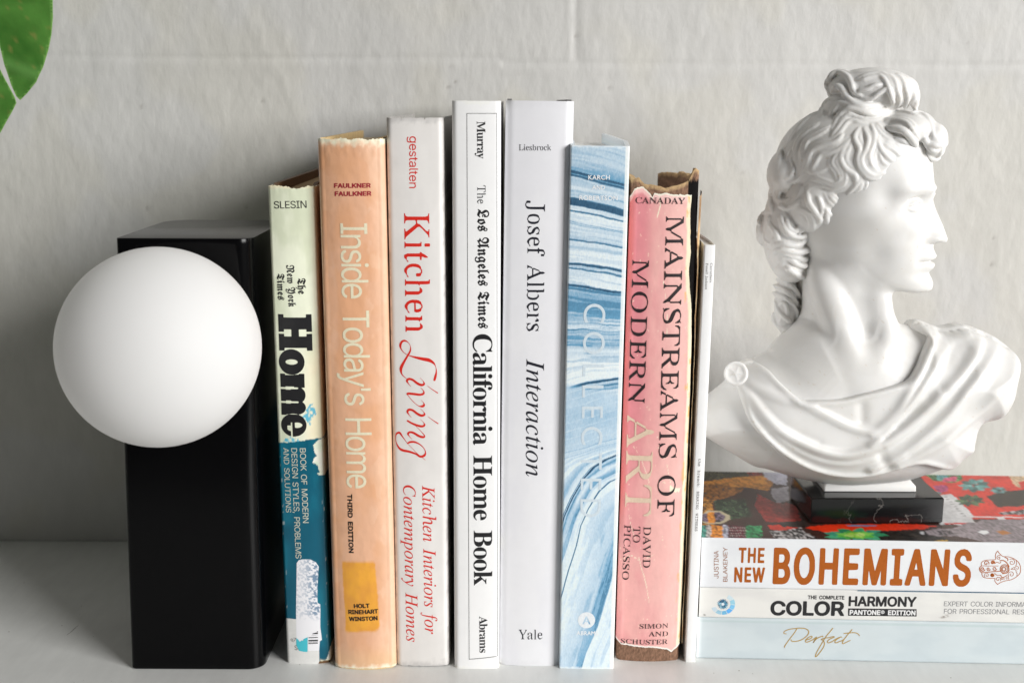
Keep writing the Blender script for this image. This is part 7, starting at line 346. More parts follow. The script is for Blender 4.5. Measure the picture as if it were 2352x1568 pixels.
LOCKS=[[4.7,[-9.6,8.8,305.3],[-12.3,3.5,311.3],[-11.1,3.6,315.7],[-6.8,3.4,317.3],[-0.7,10.1,315.0],[2.5,14.4,311.1],[3.9,15.5,307.2],[7.3,15.6,304.8]],[5.2,[-9.1,9.7,307.3],[-6.0,11.6,309.7],[-2.8,13.5,308.7],[0.5,14.2,304.3],[4.5,17.4,301.0],[10.1,16.6,300.0],[16.6,12.6,300.5]],[6.8,[3.3,13.8,312.5],[8.7,12.5,314.9],[15.4,10.5,316.1],[19.5,12.0,313.9],[22.4,13.7,308.7],[23.0,12.8,303.9],[21.1,10.5,300.1]],[3.7,[4.8,15.6,307.2],[9.6,16.0,308.2],[13.1,15.5,310.1],[17.7,14.6,310.5]],[4.2,[6.4,15.1,303.9],[12.1,15.3,303.9],[15.7,15.6,306.7],[18.8,14.9,308.6],[21.1,14.3,307.2]],[4.7,[19.1,9.7,315.9],[23.7,11.4,312.5],[25.6,12.2,306.3],[24.9,5.9,299.2]],[4.2,[23.0,7.1,315.9],[27.1,8.5,313.0],[29.5,9.5,306.8],[28.2,1.3,298.7]],[4.2,[26.9,7.2,314.0],[31.0,4.7,311.6],[32.7,4.6,306.9],[31.7,1.1,302.1],[34.2,-0.9,297.3]],[3.7,[29.2,6.5,312.6],[33.1,1.2,308.8],[34.0,1.1,303.0],[33.6,-0.7,298.2]],[3.1,[-1.6,7.9,316.0],[5.7,9.4,316.9],[12.4,9.8,316.8]],[4.7,[-13.2,15.6,293.1],[-14.6,3.4,297.9],[-10.9,6.3,302.4],[-4.7,11.9,303.9],[0.8,15.9,302.4]],[4.2,[-8.8,15.9,294.1],[-6.6,15.9,298.0],[-4.0,15.4,301.4],[2.2,17.8,300.5],[8.1,18.2,298.1],[13.8,15.2,298.1],[18.0,11.7,300.1]],[4.2,[-5.7,19.3,292.2],[-1.3,18.4,297.1],[3.4,18.8,298.6],[10.5,17.3,296.2],[14.8,14.3,295.7],[19.9,6.9,297.7]],[4.2,[-5.5,24.6,286.5],[-2.8,19.7,292.3],[1.7,18.8,295.7],[6.4,17.9,294.3],[11.2,17.8,292.4],[17.2,13.2,293.4],[20.6,4.3,296.2]],[5.2,[-5.3,27.2,282.3],[-2.1,24.9,286.6],[0.4,21.4,290.9],[3.4,19.6,292.3],[7.8,20.0,291.4],[11.8,20.8,289.6]],[6.3,[-16.4,6.3,296.0],[-21.3,8.8,293.0],[-25.4,12.4,288.5],[-28.5,15.3,283.1],[-30.7,16.0,279.1]],[5.7,[-13.4,19.2,290.2],[-19.1,19.3,287.2],[-23.5,20.4,282.3],[-25.4,22.1,276.4],[-24.2,24.3,270.6]],[5.7,[-7.3,22.8,288.4],[-13.3,23.8,285.0],[-19.0,23.6,281.5],[-20.8,25.1,275.6],[-19.7,26.7,269.8]],[5.7,[-30.1,16.7,279.1],[-34.6,13.2,274.9],[-35.2,19.0,270.1],[-34.6,23.6,261.9]],[5.7,[-27.0,21.3,275.4],[-28.8,21.0,270.4],[-27.0,23.6,265.6],[-29.0,24.8,260.1]],[4.7,[-20.2,25.7,274.7],[-19.6,26.8,267.4],[-22.7,24.6,261.8],[-28.6,24.1,258.1]],[5.2,[-0.4,26.2,284.7],[-3.7,27.9,281.3],[-10.4,27.7,279.3],[-15.6,27.2,276.3],[-17.7,27.5,270.9],[-17.9,27.4,265.0]],[4.7,[3.1,27.0,283.3],[-0.5,29.2,278.6],[-5.1,29.6,276.1],[-10.4,29.0,275.0],[-13.1,29.0,271.1],[-14.8,28.6,266.1],[-8.7,30.1,266.4],[-4.5,30.7,268.9]],[5.7,[4.7,27.3,282.4],[2.0,29.6,277.2],[-2.4,30.4,273.3],[-3.5,30.8,269.4],[-0.4,30.9,265.2],[0.7,30.4,261.3],[-2.2,29.8,259.3],[-7.1,29.8,261.0],[-12.1,29.0,262.3],[-16.2,27.2,260.2],[-19.1,26.2,256.1]],[5.2,[5.9,26.7,283.4],[3.0,29.5,277.2],[2.0,30.6,272.4],[4.6,30.8,267.7],[9.4,30.0,264.4],[10.0,29.3,260.6],[7.3,28.8,257.1]],[5.7,[0.8,30.1,275.3],[0.2,30.8,271.4],[2.8,30.9,266.7],[3.9,30.4,262.4],[2.6,29.6,258.4],[-3.1,28.6,255.8],[-9.1,28.3,257.0],[-14.0,27.6,256.3],[-17.1,28.1,252.8],[-16.3,28.9,248.5]],[5.2,[8.5,23.4,287.6],[7.9,26.9,282.5],[10.8,28.5,277.3],[10.4,29.8,271.6],[12.5,29.5,266.9],[16.7,28.0,263.1],[20.7,26.3,262.6]],[4.7,[10.8,22.8,287.7],[14.3,25.3,282.5],[14.0,27.8,276.9],[12.2,29.4,271.6],[14.3,29.1,266.9],[18.4,27.5,264.5],[22.8,25.6,265.1]],[4.7,[14.1,20.0,289.6],[17.0,22.8,284.9],[17.3,25.8,279.3],[16.0,27.9,274.1],[17.3,28.1,269.3],[19.7,27.2,266.5]],[5.7,[16.6,18.3,290.1],[20.4,20.3,285.8],[26.0,19.0,282.6],[31.4,15.8,279.7],[33.9,15.0,275.9]],[4.7,[18.2,23.7,282.5],[21.0,24.9,277.4],[24.4,24.1,273.6],[27.2,22.7,271.7]],[4.2,[19.7,25.5,277.4],[22.0,25.8,271.7],[24.7,24.5,270.3]],[4.7,[21.6,23.3,280.2],[26.7,21.4,277.4],[30.4,19.6,274.1]],[5.7,[20.0,15.5,290.5],[24.8,13.9,292.5],[31.7,16.8,291.6],[35.8,18.4,287.9],[38.5,13.9,282.2]],[5.2,[21.7,17.1,288.2],[27.6,19.3,288.3],[32.4,19.8,286.5],[35.9,15.4,281.7],[36.5,9.3,277.7]],[4.7,[25.5,18.7,283.5],[30.6,18.2,282.6],[34.0,13.0,278.7],[35.6,12.8,275.4]],[4.7,[18.6,9.9,294.3],[25.0,0.8,295.8],[33.4,8.6,294.9],[39.2,9.8,292.6]],[5.2,[32.5,9.1,294.9],[37.0,3.1,294.9],[41.3,6.8,292.1],[43.6,8.9,287.8],[45.1,11.6,283.6]],[5.7,[40.9,14.0,286.9],[44.4,7.6,288.8],[48.1,6.1,286.9],[49.6,4.5,283.1],[49.1,6.1,278.8],[47.3,2.7,274.3],[43.9,5.5,273.4],[42.1,9.3,276.3]],[4.7,[40.2,13.6,283.6],[42.5,11.5,280.7],[46.6,11.0,280.3],[49.0,7.5,281.7]],[4.2,[41.0,10.2,280.2],[44.1,10.9,277.4],[47.6,8.7,277.4]],[5.2,[-17.2,28.1,253.0],[-16.3,28.9,248.1],[-13.1,28.8,243.3],[-10.2,27.4,239.3],[-12.2,26.5,237.7]],[3.7,[-11.5,29.3,251.3],[-9.3,29.3,246.9],[-9.2,28.5,242.4],[-11.2,26.8,238.3]],[6.3,[-7.4,28.4,253.3],[-4.3,28.1,248.5],[0.7,25.2,245.5],[5.2,23.4,247.0],[9.6,25.7,251.3],[13.3,27.0,255.9],[14.6,28.0,259.8]],[5.2,[-6.1,27.8,254.3],[-2.1,27.1,250.0],[2.5,25.5,249.5],[6.8,27.5,253.7],[10.5,28.6,258.3],[11.4,29.3,261.7]],[3.7,[-7.4,28.9,245.5],[-4.1,26.8,241.5],[0.8,24.4,242.5],[5.0,21.5,244.9]],[3.1,[2.9,22.5,242.5],[3.2,19.9,238.3],[5.3,13.1,234.8],[5.4,-0.9,230.5]],[4.2,[6.4,20.8,244.4],[6.5,16.8,240.2],[8.5,9.0,237.1],[8.6,-1.9,233.1],[7.4,-1.2,230.3]],[5.2,[-6.9,28.4,243.5],[-6.5,26.2,238.4],[-4.5,22.3,234.2],[-0.9,16.3,231.3]],[3.7,[-2.7,26.6,242.6],[-1.9,24.2,238.4],[0.0,20.3,235.2],[-0.4,15.9,231.3]],[4.7,[-36.4,19.3,255.2],[-39.2,12.5,249.6],[-37.9,17.4,244.9],[-36.1,20.4,241.2]],[5.7,[-33.6,20.4,253.9],[-35.4,18.2,248.7],[-31.0,21.5,246.0],[-25.0,24.3,248.0],[-20.9,26.6,252.7],[-20.4,25.1,257.1]],[5.2,[-32.5,21.4,245.0],[-27.2,22.4,243.2],[-21.5,26.6,245.8],[-18.5,28.1,250.0]],[4.2,[-36.1,20.4,241.2],[-43.2,8.2,238.4],[-45.2,10.3,235.4],[-44.5,12.7,232.5]],[4.7,[-38.4,18.7,238.9],[-37.9,19.8,234.5],[-34.0,22.7,230.3],[-32.8,22.9,226.8],[-35.7,20.8,223.9]],[5.7,[-31.9,23.1,239.1],[-29.9,23.9,233.7],[-26.3,23.5,229.3],[-21.7,21.1,227.7],[-17.4,18.0,230.2],[-14.4,24.7,235.4],[-15.1,27.6,240.6],[-19.3,27.3,243.4],[-24.4,23.6,241.9]],[4.2,[-28.2,23.6,238.2],[-26.4,23.7,233.3],[-22.6,22.0,231.3],[-19.3,22.2,234.5],[-18.3,25.8,238.9],[-21.0,25.5,240.7]],[3.1,[-41.4,14.6,229.7],[-40.5,15.5,225.2],[-35.1,21.2,223.5]],[5.2,[-35.7,20.1,221.3],[-29.6,23.2,224.0],[-23.8,21.8,223.6],[-18.7,17.7,226.0],[-13.2,19.0,230.0]],[5.2,[-34.0,20.2,218.3],[-29.1,22.4,220.9],[-22.9,20.2,219.9],[-17.6,14.2,221.1],[-14.9,7.6,224.1]],[4.7,[-31.4,19.4,214.3],[-28.6,21.5,218.3],[-23.5,19.5,217.3],[-19.4,13.9,215.3],[-16.5,8.2,217.4]],[4.2,[-29.7,20.0,211.9],[-26.3,20.1,215.7],[-22.3,18.9,213.2],[-18.9,15.3,211.9],[-17.6,9.6,213.9]],[4.7,[-26.9,21.0,211.1],[-23.0,19.5,208.6],[-20.0,13.7,206.0],[-17.5,11.6,209.5]],[3.8,[-35.7,8.1,198.9],[-27.2,11.8,195.7],[-22.4,4.6,187.4]],[3.8,[-36.4,7.7,194.5],[-27.8,12.3,192.4],[-23.4,7.7,185.2],[-23.2,5.0,178.8]],[3.8,[-34.4,8.7,191.4],[-31.8,11.5,185.1],[-27.4,11.5,181.2],[-25.2,9.5,179.3]],[3.8,[-34.4,7.3,202.3],[-26.1,10.4,199.8],[-21.5,4.3,192.5]],[4.2,[-35.5,7.7,182.6],[-34.0,7.5,177.5],[-27.6,9.4,174.8],[-24.3,7.6,179.1]],[3.4,[-30.8,10.9,179.1],[-27.5,12.0,184.7],[-28.5,12.5,189.8],[-31.9,11.6,187.7]]]
HAIR_MASS=[[0.4,0.0,267.7,40.0,31.0,32.0],[-29.0,3.0,232.3,15.0,21.0,30.0],[10.1,2.0,307.4,23.0,14.0,11.5],[44.2,3.0,281.5,5.5,9.0,8.5],[30.2,0.0,286.6,15.0,20.0,9.5],[-29.0,6.0,189.7,6.0,6.5,18.0],[3.2,0.0,297.1,18.0,19.0,10.0],[-30.1,2.0,261.9,13.0,23.0,15.0],[-11.5,0.0,248.2,24.0,29.5,24.0],[-42.2,6.0,229.9,5.0,8.0,9.0],[-26.5,5.0,210.8,10.0,16.0,9.0]]

# ------------------------------------------------------------------ helpers
def fade(t):
    return t * t * (3 - 2 * t)


def vnoise(x, y, seed=0):
    rs = np.random.RandomState(seed)
    tab = rs.rand(256, 256)
    xi, yi = np.floor(x).astype(int), np.floor(y).astype(int)
    fx, fy = fade(x - xi), fade(y - yi)
    g = lambda a, b: tab[a & 255, b & 255]
    return (g(xi, yi) * (1 - fx) + g(xi + 1, yi) * fx) * (1 - fy) + (g(xi, yi + 1) * (1 - fx) + g(xi + 1, yi + 1) * fx) * fy


def fbm(x, y, seed=0, octv=4):
    v, a, s = 0, 0.5, 0
    for i in range(octv):
        v = v + a * vnoise(x * 2 ** i, y * 2 ** i, seed + i)
        s += a
        a *= 0.5
    return v / s


def sstep(a, b, x):
    t = np.clip((x - a) / (b - a), 0, 1)
    return t * t * (3 - 2 * t)


def lerp(a, b, t):
    t = np.asarray(t)[..., None]
    return np.asarray(a) * (1 - t) + np.asarray(b) * t


def srgb(r, g, b):
    f = lambda c: c / 12.92 if c <= 0.04045 else ((c + 0.055) / 1.055) ** 2.4
    return np.array([f(r / 255), f(g / 255), f(b / 255)])


def inpoly(x, y, poly):
    r = np.zeros(np.shape(x), bool)
    n = len(poly)
    for i in range(n):
        x0, y0 = poly[i]
        x1, y1 = poly[(i + 1) % n]
        if y0 == y1:
            continue
        c = ((y0 > y) != (y1 > y)) & (x < (x1 - x0) * (y - y0) / (y1 - y0) + x0)
        r ^= c
    return r


def empty(name, loc=(0, 0, 0), rot=(0, 0, 0), label=None, cat=None, group=None):
    o = bpy.data.objects.new(name, None)
    o.empty_display_size = 0.02
    COL.objects.link(o)
    o.location = loc
    o.rotation_euler = rot
    tag(o, label, cat, group)
    return o


def tag(o, label=None, cat=None, group=None, kind=None):
    if label: o['label'] = label
    if cat: o['category'] = cat
    if group: o['group'] = group
    if kind: o['kind'] = kind
    return o


def mk(name, verts, faces, mat, parent=None, col=None, smooth=True, sharp=40):
    """one mesh object; verts in mm in the parent's frame; optional per-vertex colour"""
    me = bpy.data.meshes.new(name)
    v = np.asarray(verts, float) * MM
    if isinstance(faces, np.ndarray):
        n, k = faces.shape
        me.vertices.add(len(v)); me.vertices.foreach_set('co', v.astype(np.float32).ravel())
        me.loops.add(n * k); me.loops.foreach_set('vertex_index', faces.astype(np.int32).ravel())
        me.polygons.add(n); me.polygons.foreach_set('loop_start', np.arange(0, n * k, k, dtype=np.int32))
    else:
        me.from_pydata([tuple(p) for p in v], [], faces)
    me.update(calc_edges=True)
    if col is not None:
        a = me.color_attributes.new('Col', 'FLOAT_COLOR', 'POINT')
        c = np.ones((len(v), 4), np.float32); c[:, :3] = np.clip(np.asarray(col) * 1.17, 0, .9)
        a.data.foreach_set('color', c.ravel())
    if smooth:
        me.polygons.foreach_set('use_smooth', np.ones(len(me.polygons), bool))
        if sharp: me.set_sharp_from_angle(angle=math.radians(sharp))
    if mat: me.materials.append(mat)
    o = bpy.data.objects.new(name, me)
    COL.objects.link(o)
    if parent: o.parent = parent
    return o


def grid_faces(nc, nr, close=False, off=0):
    """verts index = c*nr + r"""
    c = np.arange(nc if close else nc - 1)
    r = np.arange(nr - 1)
    C_, R2 = np.meshgrid(c, r, indexing='ij')
    C2 = (C_ + 1) % nc
    return np.stack([C_ * nr + R2, C2 * nr + R2, C2 * nr + R2 + 1, C_ * nr + R2 + 1], -1).reshape(-1, 4) + off


# ------------------------------------------------------------------ materials
def mat(name, col=None, rough=0.5, attr=False, spec=0.5, coat=0.0, coat_rough=0.1, metal=0.0,
        noise=(), bump=(), sss=0.0):
    """noise: (scale /m, amount, stretch) multiplicative albedo mottling; bump: list of (scale, strength_mm, stretch xyz, detail)"""
    m = bpy.data.materials.new(name)
    m.use_nodes = True
    nt = m.node_tree
    N, L = nt.nodes, nt.links
    b = N['Principled BSDF']
    b.inputs['Roughness'].default_value = rough
    b.inputs['Specular IOR Level'].default_value = spec
    b.inputs['Metallic'].default_value = metal
    b.inputs['Coat Weight'].default_value = coat
    b.inputs['Coat Roughness'].default_value = coat_rough
    if sss:
        b.inputs['Subsurface Weight'].default_value = sss
        b.inputs['Subsurface Radius'].default_value = (0.004, 0.0035, 0.003)
        b.inputs['Subsurface Scale'].default_value = 1.0
    tc = N.new('ShaderNodeTexCoord')

    def tex(scale, stretch, detail=4):
        mp = N.new('ShaderNodeMapping')
        mp.inputs['Scale'].default_value = stretch
        L.new(tc.outputs['Object'], mp.inputs['Vector'])
        t = N.new('ShaderNodeTexNoise')
        t.inputs['Scale'].default_value = scale
        t.inputs['Detail'].default_value = detail
        t.inputs['Roughness'].default_value = 0.6
        L.new(mp.outputs[0], t.inputs['Vector'])
        return t
    if attr:
        a = N.new('ShaderNodeAttribute'); a.attribute_name = 'Col'
        src = a.outputs['Color']
    else:
        rgb = N.new('ShaderNodeRGB'); rgb.outputs[0].default_value = (*col, 1)
        src = rgb.outputs[0]
    for sc, amt, st in noise:
        t = tex(sc, st)
        mr = N.new('ShaderNodeMapRange')
        mr.inputs['From Min'].default_value = 0.3; mr.inputs['From Max'].default_value = 0.7
        mr.inputs['To Min'].default_value = 1 - amt; mr.inputs['To Max'].default_value = 1 + amt * 0.4
        L.new(t.outputs['Fac'], mr.inputs['Value'])
        mx = N.new('ShaderNodeVectorMath'); mx.operation = 'SCALE'
        L.new(src, mx.inputs[0]); L.new(mr.outputs[0], mx.inputs['Scale'])
        src = mx.outputs[0]
    L.new(src, b.inputs['Base Color'])
    prev = None
    for sc, st_mm, stretch, det in bump:
        t = tex(sc, stretch, det)
        bp = N.new('ShaderNodeBump')
        bp.inputs['Strength'].default_value = 1.0
        bp.inputs['Distance'].default_value = st_mm * MM
        L.new(t.outputs['Fac'], bp.inputs['Height'])
        if prev: L.new(prev.outputs[0], bp.inputs['Normal'])
        prev = bp
    if prev: L.new(prev.outputs[0], b.inputs['Normal'])
    return m


ONE = (1, 1, 1)
_ink = {}


def ink(col, rough=0.45, metal=0.0):
    k = (col, rough, metal)
    if k not in _ink:
        _ink[k] = mat('printed_ink', col, rough, metal=metal, noise=[(900, 0.10, ONE)])
    return _ink[k]


# ------------------------------------------------------------------ lettering
GL = {}


def _load_letters():
    for style, letters in LETTERS.items():
        for ch, e in letters.items():
            GL[style + '|' + ch] = ([np.cumsum(np.array(c, float).reshape(-1, 2), 0) / 500 for c in e[1:]], e[0] / 500)


_load_letters()
SPACE = dict(gillb=.3, sans=.27, sansb=.32, cond=.2, gill=.3, roman=.27, didone=.25, ital=.26, frak=.26, type=.6, slab=.3)


# faces set closer than their outlines' own spacing
TIGHT = dict(sans=1.07, sansb=1.07, didone=1.10)


def layout(style, s, L, h, ref, mode):
    """list of contours (mm) for a line of writing that runs from 0 to L with letter height h"""
    rf = ref or next(c for c in s if c != ' ')
    cs, _ = GL[style + '|' + rf]
    ys = np.vstack(cs)[:, 1]
    top = ys.max() - max(0, ys.min())
    if rf in 'CGOSQ': top = ys.max() - ys.min() - .01 * 1
    sy = h / top
    items, x = [], 0.0
    for ch in s:
        if ch == ' ':
            x += SPACE[style]; continue
        cs, adv = GL[style + '|' + ch]
        items.append((cs, x)); x += adv
    lo = np.vstack(items[0][0])[:, 0].min() + items[0][1]
    hi = np.vstack(items[-1][0])[:, 0].max() + items[-1][1]
    out = []
    if mode == 'fit' and style in TIGHT and len(items) > 1:
        mode = TIGHT[style] * L / (hi - lo) / sy
    if mode != 'fit':                      # letters at their own (or a given) width, the rest as tracking
        n = len(items) - 1
        sy_ = sy * (1.0 if mode == 'track' else mode)
        extra = (L - (hi - lo) * sy_) / n
        for i, (cs, x) in enumerate(items):
            for c in cs: out.append(np.column_stack([(c[:, 0] + x - lo) * sy_ + extra * i, c[:, 1] * sy]))
    else:
        sx = L / (hi - lo)
        for cs, x in items:
            for c in cs: out.append(np.column_stack([(c[:, 0] + x - lo) * sx, c[:, 1] * sy]))
    return out


def fill(contours, step=1.6):
    """triangulate contours (holes by nesting) with interior points so the print can follow a curved spine"""
    V, E = [], []
    for c in contours:
        # split long straight edges so that they can bend too
        c = np.asarray(c, float)
        nxt = np.roll(c, -1, 0)
        parts = [a + (z - a) * np.arange(m)[:, None] / m for a, z in zip(c, nxt) for m in [max(1, int(math.hypot(*(z - a)) / 1.5))]]
        c = np.concatenate(parts)
        o = len(V)
        n = len(c)
        V += [Vector((float(p[0]), float(p[1]))) for p in c]
        E += [(o + i, o + (i + 1) % n) for i in range(n)]
    a = np.vstack(contours)
    xs = np.arange(a[:, 0].min(), a[:, 0].max(), step) + .37
    ys = np.arange(a[:, 1].min(), a[:, 1].max(), step) + .29
    V += [Vector((float(x), float(y))) for x in xs for y in ys]
    r = delaunay_2d_cdt(V, E, [], 0, 1e-5)
    vv = np.array([(p.x, p.y) for p in r[0]])
    F = np.array(r[2])
    cen = vv[F].mean(1)
    ins = np.zeros(len(F), bool)
    for c in contours: ins ^= inpoly(cen[:, 0], cen[:, 1], c)
    return vv, F[ins]


def place(contours, pa, pb, flip):
    """rotate a laid-out line so that it runs from pa to pb"""
    d = np.array(pb) - np.array(pa)
    d = d / np.hypot(*d)
    n = np.array([-d[1], d[0]])
    return [np.array(pa) + c[:, :1] * d + c[:, 1:] * n for c in contours]


def ribbon(path, n=7):
    """a pen stroke with varying width -> a closed outline"""
    p = np.array(path, float)
    q = []
    for i in range(len(p) - 1):
        p0, p1, p2, p3 = p[max(i - 1, 0)], p[i], p[i + 1], p[min(i + 2, len(p) - 1)]
        for t in np.linspace(0, 1, n, endpoint=False):
            q.append(0.5 * ((2 * p1) + (-p0 + p2) * t + (2 * p0 - 5 * p1 + 4 * p2 - p3) * t * t + (-p0 + 3 * p1 - 3 * p2 + p3) * t ** 3))
    q.append(p[-1])
    q = np.array(q)
    t = np.gradient(q[:, :2], axis=0)
    t /= np.maximum(np.hypot(t[:, 0], t[:, 1]), 1e-9)[:, None]
    nrm = np.column_stack([-t[:, 1], t[:, 0]])
    w = np.maximum(q[:, 2:3], .02) / 2
    return q[:, :2] + nrm * w, q[:, :2] - nrm * w


def strokes_mesh(strokes, lift):
    V, F = [], []
    for i, s in enumerate(strokes):
        a, b = ribbon(s)
        o = len(V)
        n = len(a)
        z = lift + .004 * (i % 7)
        for k in range(n):
            V.append((*a[k], z)); V.append((*b[k], z))
        F += [(o + 2 * k, o + 2 * k + 1, o + 2 * k + 3, o + 2 * k + 2) for k in range(n - 1)]
        for e in (0, n - 1):              # round ends
            c = (a[e] + b[e]) / 2; r = np.hypot(*(a[e] - b[e])) / 2
            o = len(V)
            for k in range(10): V.append((c[0] + r * math.cos(k * .6283), c[1] + r * math.sin(k * .6283), z + .002))
            F.append(tuple(range(o, o + 10)))
    return np.array(V), F


# ------------------------------------------------------------------ the wall and the shelf
def build_wall():
    xs = np.concatenate([np.linspace(-1500, -420, 24), np.arange(-415, 416, 1.6), np.linspace(420, 1500, 24)])
    zs = np.concatenate([[-30], np.arange(-4, 402, 1.6), np.linspace(406, 1500, 30)])
    X, Zz = np.meshgrid(xs, zs, indexing='ij')
    wob = lambda a, s: (fbm(a / 60, a * 0 + s, 11) - .5) * 2.2
    dep = np.zeros_like(X)
    # painted-over mortar joints of the block wall
    jl = np.where(X < -8, 327.6, 324.8) + wob(X, 3.3)
    fadej = .45 + .75 * vnoise(X / 45, X * 0 + 7, 5)
    dep += fadej * 0.55 * np.exp(-((Zz - jl) / 1.7) ** 2)
    dep -= .22 * np.exp(-((Zz - jl + 5) / 4) ** 2)
    dep += .65 * np.exp(-((X - 39.5 - wob(Zz, 8)) / 2.6) ** 2) * (Zz > 327) - .35 * np.exp(-((X - 36 - wob(Zz, 8)) / 2.2) ** 2) * (Zz > 327)
    # lumpy brushed paint, drawn out downwards
    dep += (fbm(X / 7, Zz / 13, 21, 3) - .5) * .55 + (fbm(X / 2.6, Zz / 6, 31, 2) - .5) * .26 + (fbm(X / 40, Zz / 60, 41, 2) - .5) * 1.2
    col = np.ones(X.shape + (3,)) * np.array([.505, .50, .484])
    tint = fbm(X / 55, Zz / 55, 51, 3)
    col = lerp(col, col * np.array([1.0, .99, .955]), sstep(.45, .6, tint))
    rs = np.random.RandomState(4)
    spots = [(x, z) for x, z in zip(rs.uniform(-360, 370, 22), rs.uniform(60, 385, 22))]
    spots += [(-241, 296), (-40, 322), (-37, 313), (3.5, 318), (-162, 300), (62, 309), (290, 338), (345, 340), (318, 196), (318, 214)]
    for x, z in spots:
        r = rs.uniform(.5, 1.2)
        k = np.exp(-(((X - x) / r) ** 2 + ((Zz - z) / (r * 1.3)) ** 2))
        dep += .5 * k
        col = lerp(col, np.array([.24, .22, .20]), np.clip(k * rs.uniform(.3, .9), 0, 1))
    V = np.stack([X, 190 + dep, Zz], -1).reshape(-1, 3)
    F = grid_faces(len(xs), len(zs))
    w = mk('wall', V, F, mat('painted_block_wall', attr=True, rough=.62, spec=.35, noise=[(60, .05, (1, 1, .5))], bump=[(420, .20, (1, 1, .45), 4), (1500, .08, ONE, 3)]), col=col.reshape(-1, 3), sharp=0)
    tag(w, kind='structure')


def build_shelf():
    xs = np.concatenate([np.linspace(-1300, -400, 10), np.arange(-395, 396, 5), np.linspace(400, 1300, 10)])
    ys = np.arange(-300, 189.6, 5.0)
    prof = [(-300, -32), (-303, -29), (-303, -3), (-302, -.8), (-300, 0)]
    V, nrow = [], len(prof) + len(ys) + 1
    for x in xs:
        for y, z in prof: V.append((x, y, z))
        for y in ys[1:]: V.append((x, y, (vnoise(np.array(x / 30.), np.array(y / 30.), 3) - .5) * .05))
        V.append((x, 189.4, 0)); V.append((x, 189.4, -32))
    V = np.array(V)
    F = grid_faces(len(xs), len(V) // len(xs), close=False)
    col = np.ones((len(V), 3)) * np.array([.66, .665, .65])
    rs = np.random.RandomState(9)
    s = mk('shelf', V, F, mat('painted_shelf', attr=True, rough=.38, spec=.5, noise=[(25, .06, ONE), (160, .05, (1, .2, 1))], bump=[(260, .06, (1, .5, 1), 4), (1500, .02, ONE, 2)]), col=col, sharp=50)
    tag(s, kind='structure')
    # grains of dust and flecks of paint lying on it
    V2, F3 = [], []
    for i in range(150):
        x, y = rs.uniform(-360, 340), rs.uniform(-60, 150)
        r = rs.uniform(.12, .42)
        o = len(V2)
        for k in range(6): V2.append((x + r * rs.uniform(.6, 1.3) * math.cos(k * 1.047), y + r * rs.uniform(.6, 1.3) * math.sin(k * 1.047), .06))
        V2.append((x, y, .06 + r * .6))
        F3 += [(o + k, o + (k + 1) % 6, o + 6) for k in range(6)]
    dust = mk('dust', V2, F3, mat('dust_grey', (.33, .31, .28), .9), s)
    dust['kind'] = 'stuff'
    # a small scuff on the shelf's paint, left of the lamp
    P_ = np.array([(-2.2, -6), (-.6, -2.5), (.2, 2), (1.6, 7), (.9, 2.4), (.2, -1.5), (-1.4, -5)])
    vv, F2 = fill([P_ * .62], .8)
    o = mk('scuff', np.column_stack([vv[:, 0] - 253, vv[:, 1] * 1.9 + 46, vv[:, 0] * 0 + .08]), F2, mat('scuffed_paint', (.10, .085, .07), .7), s)
    return s


build_wall()
build_shelf()


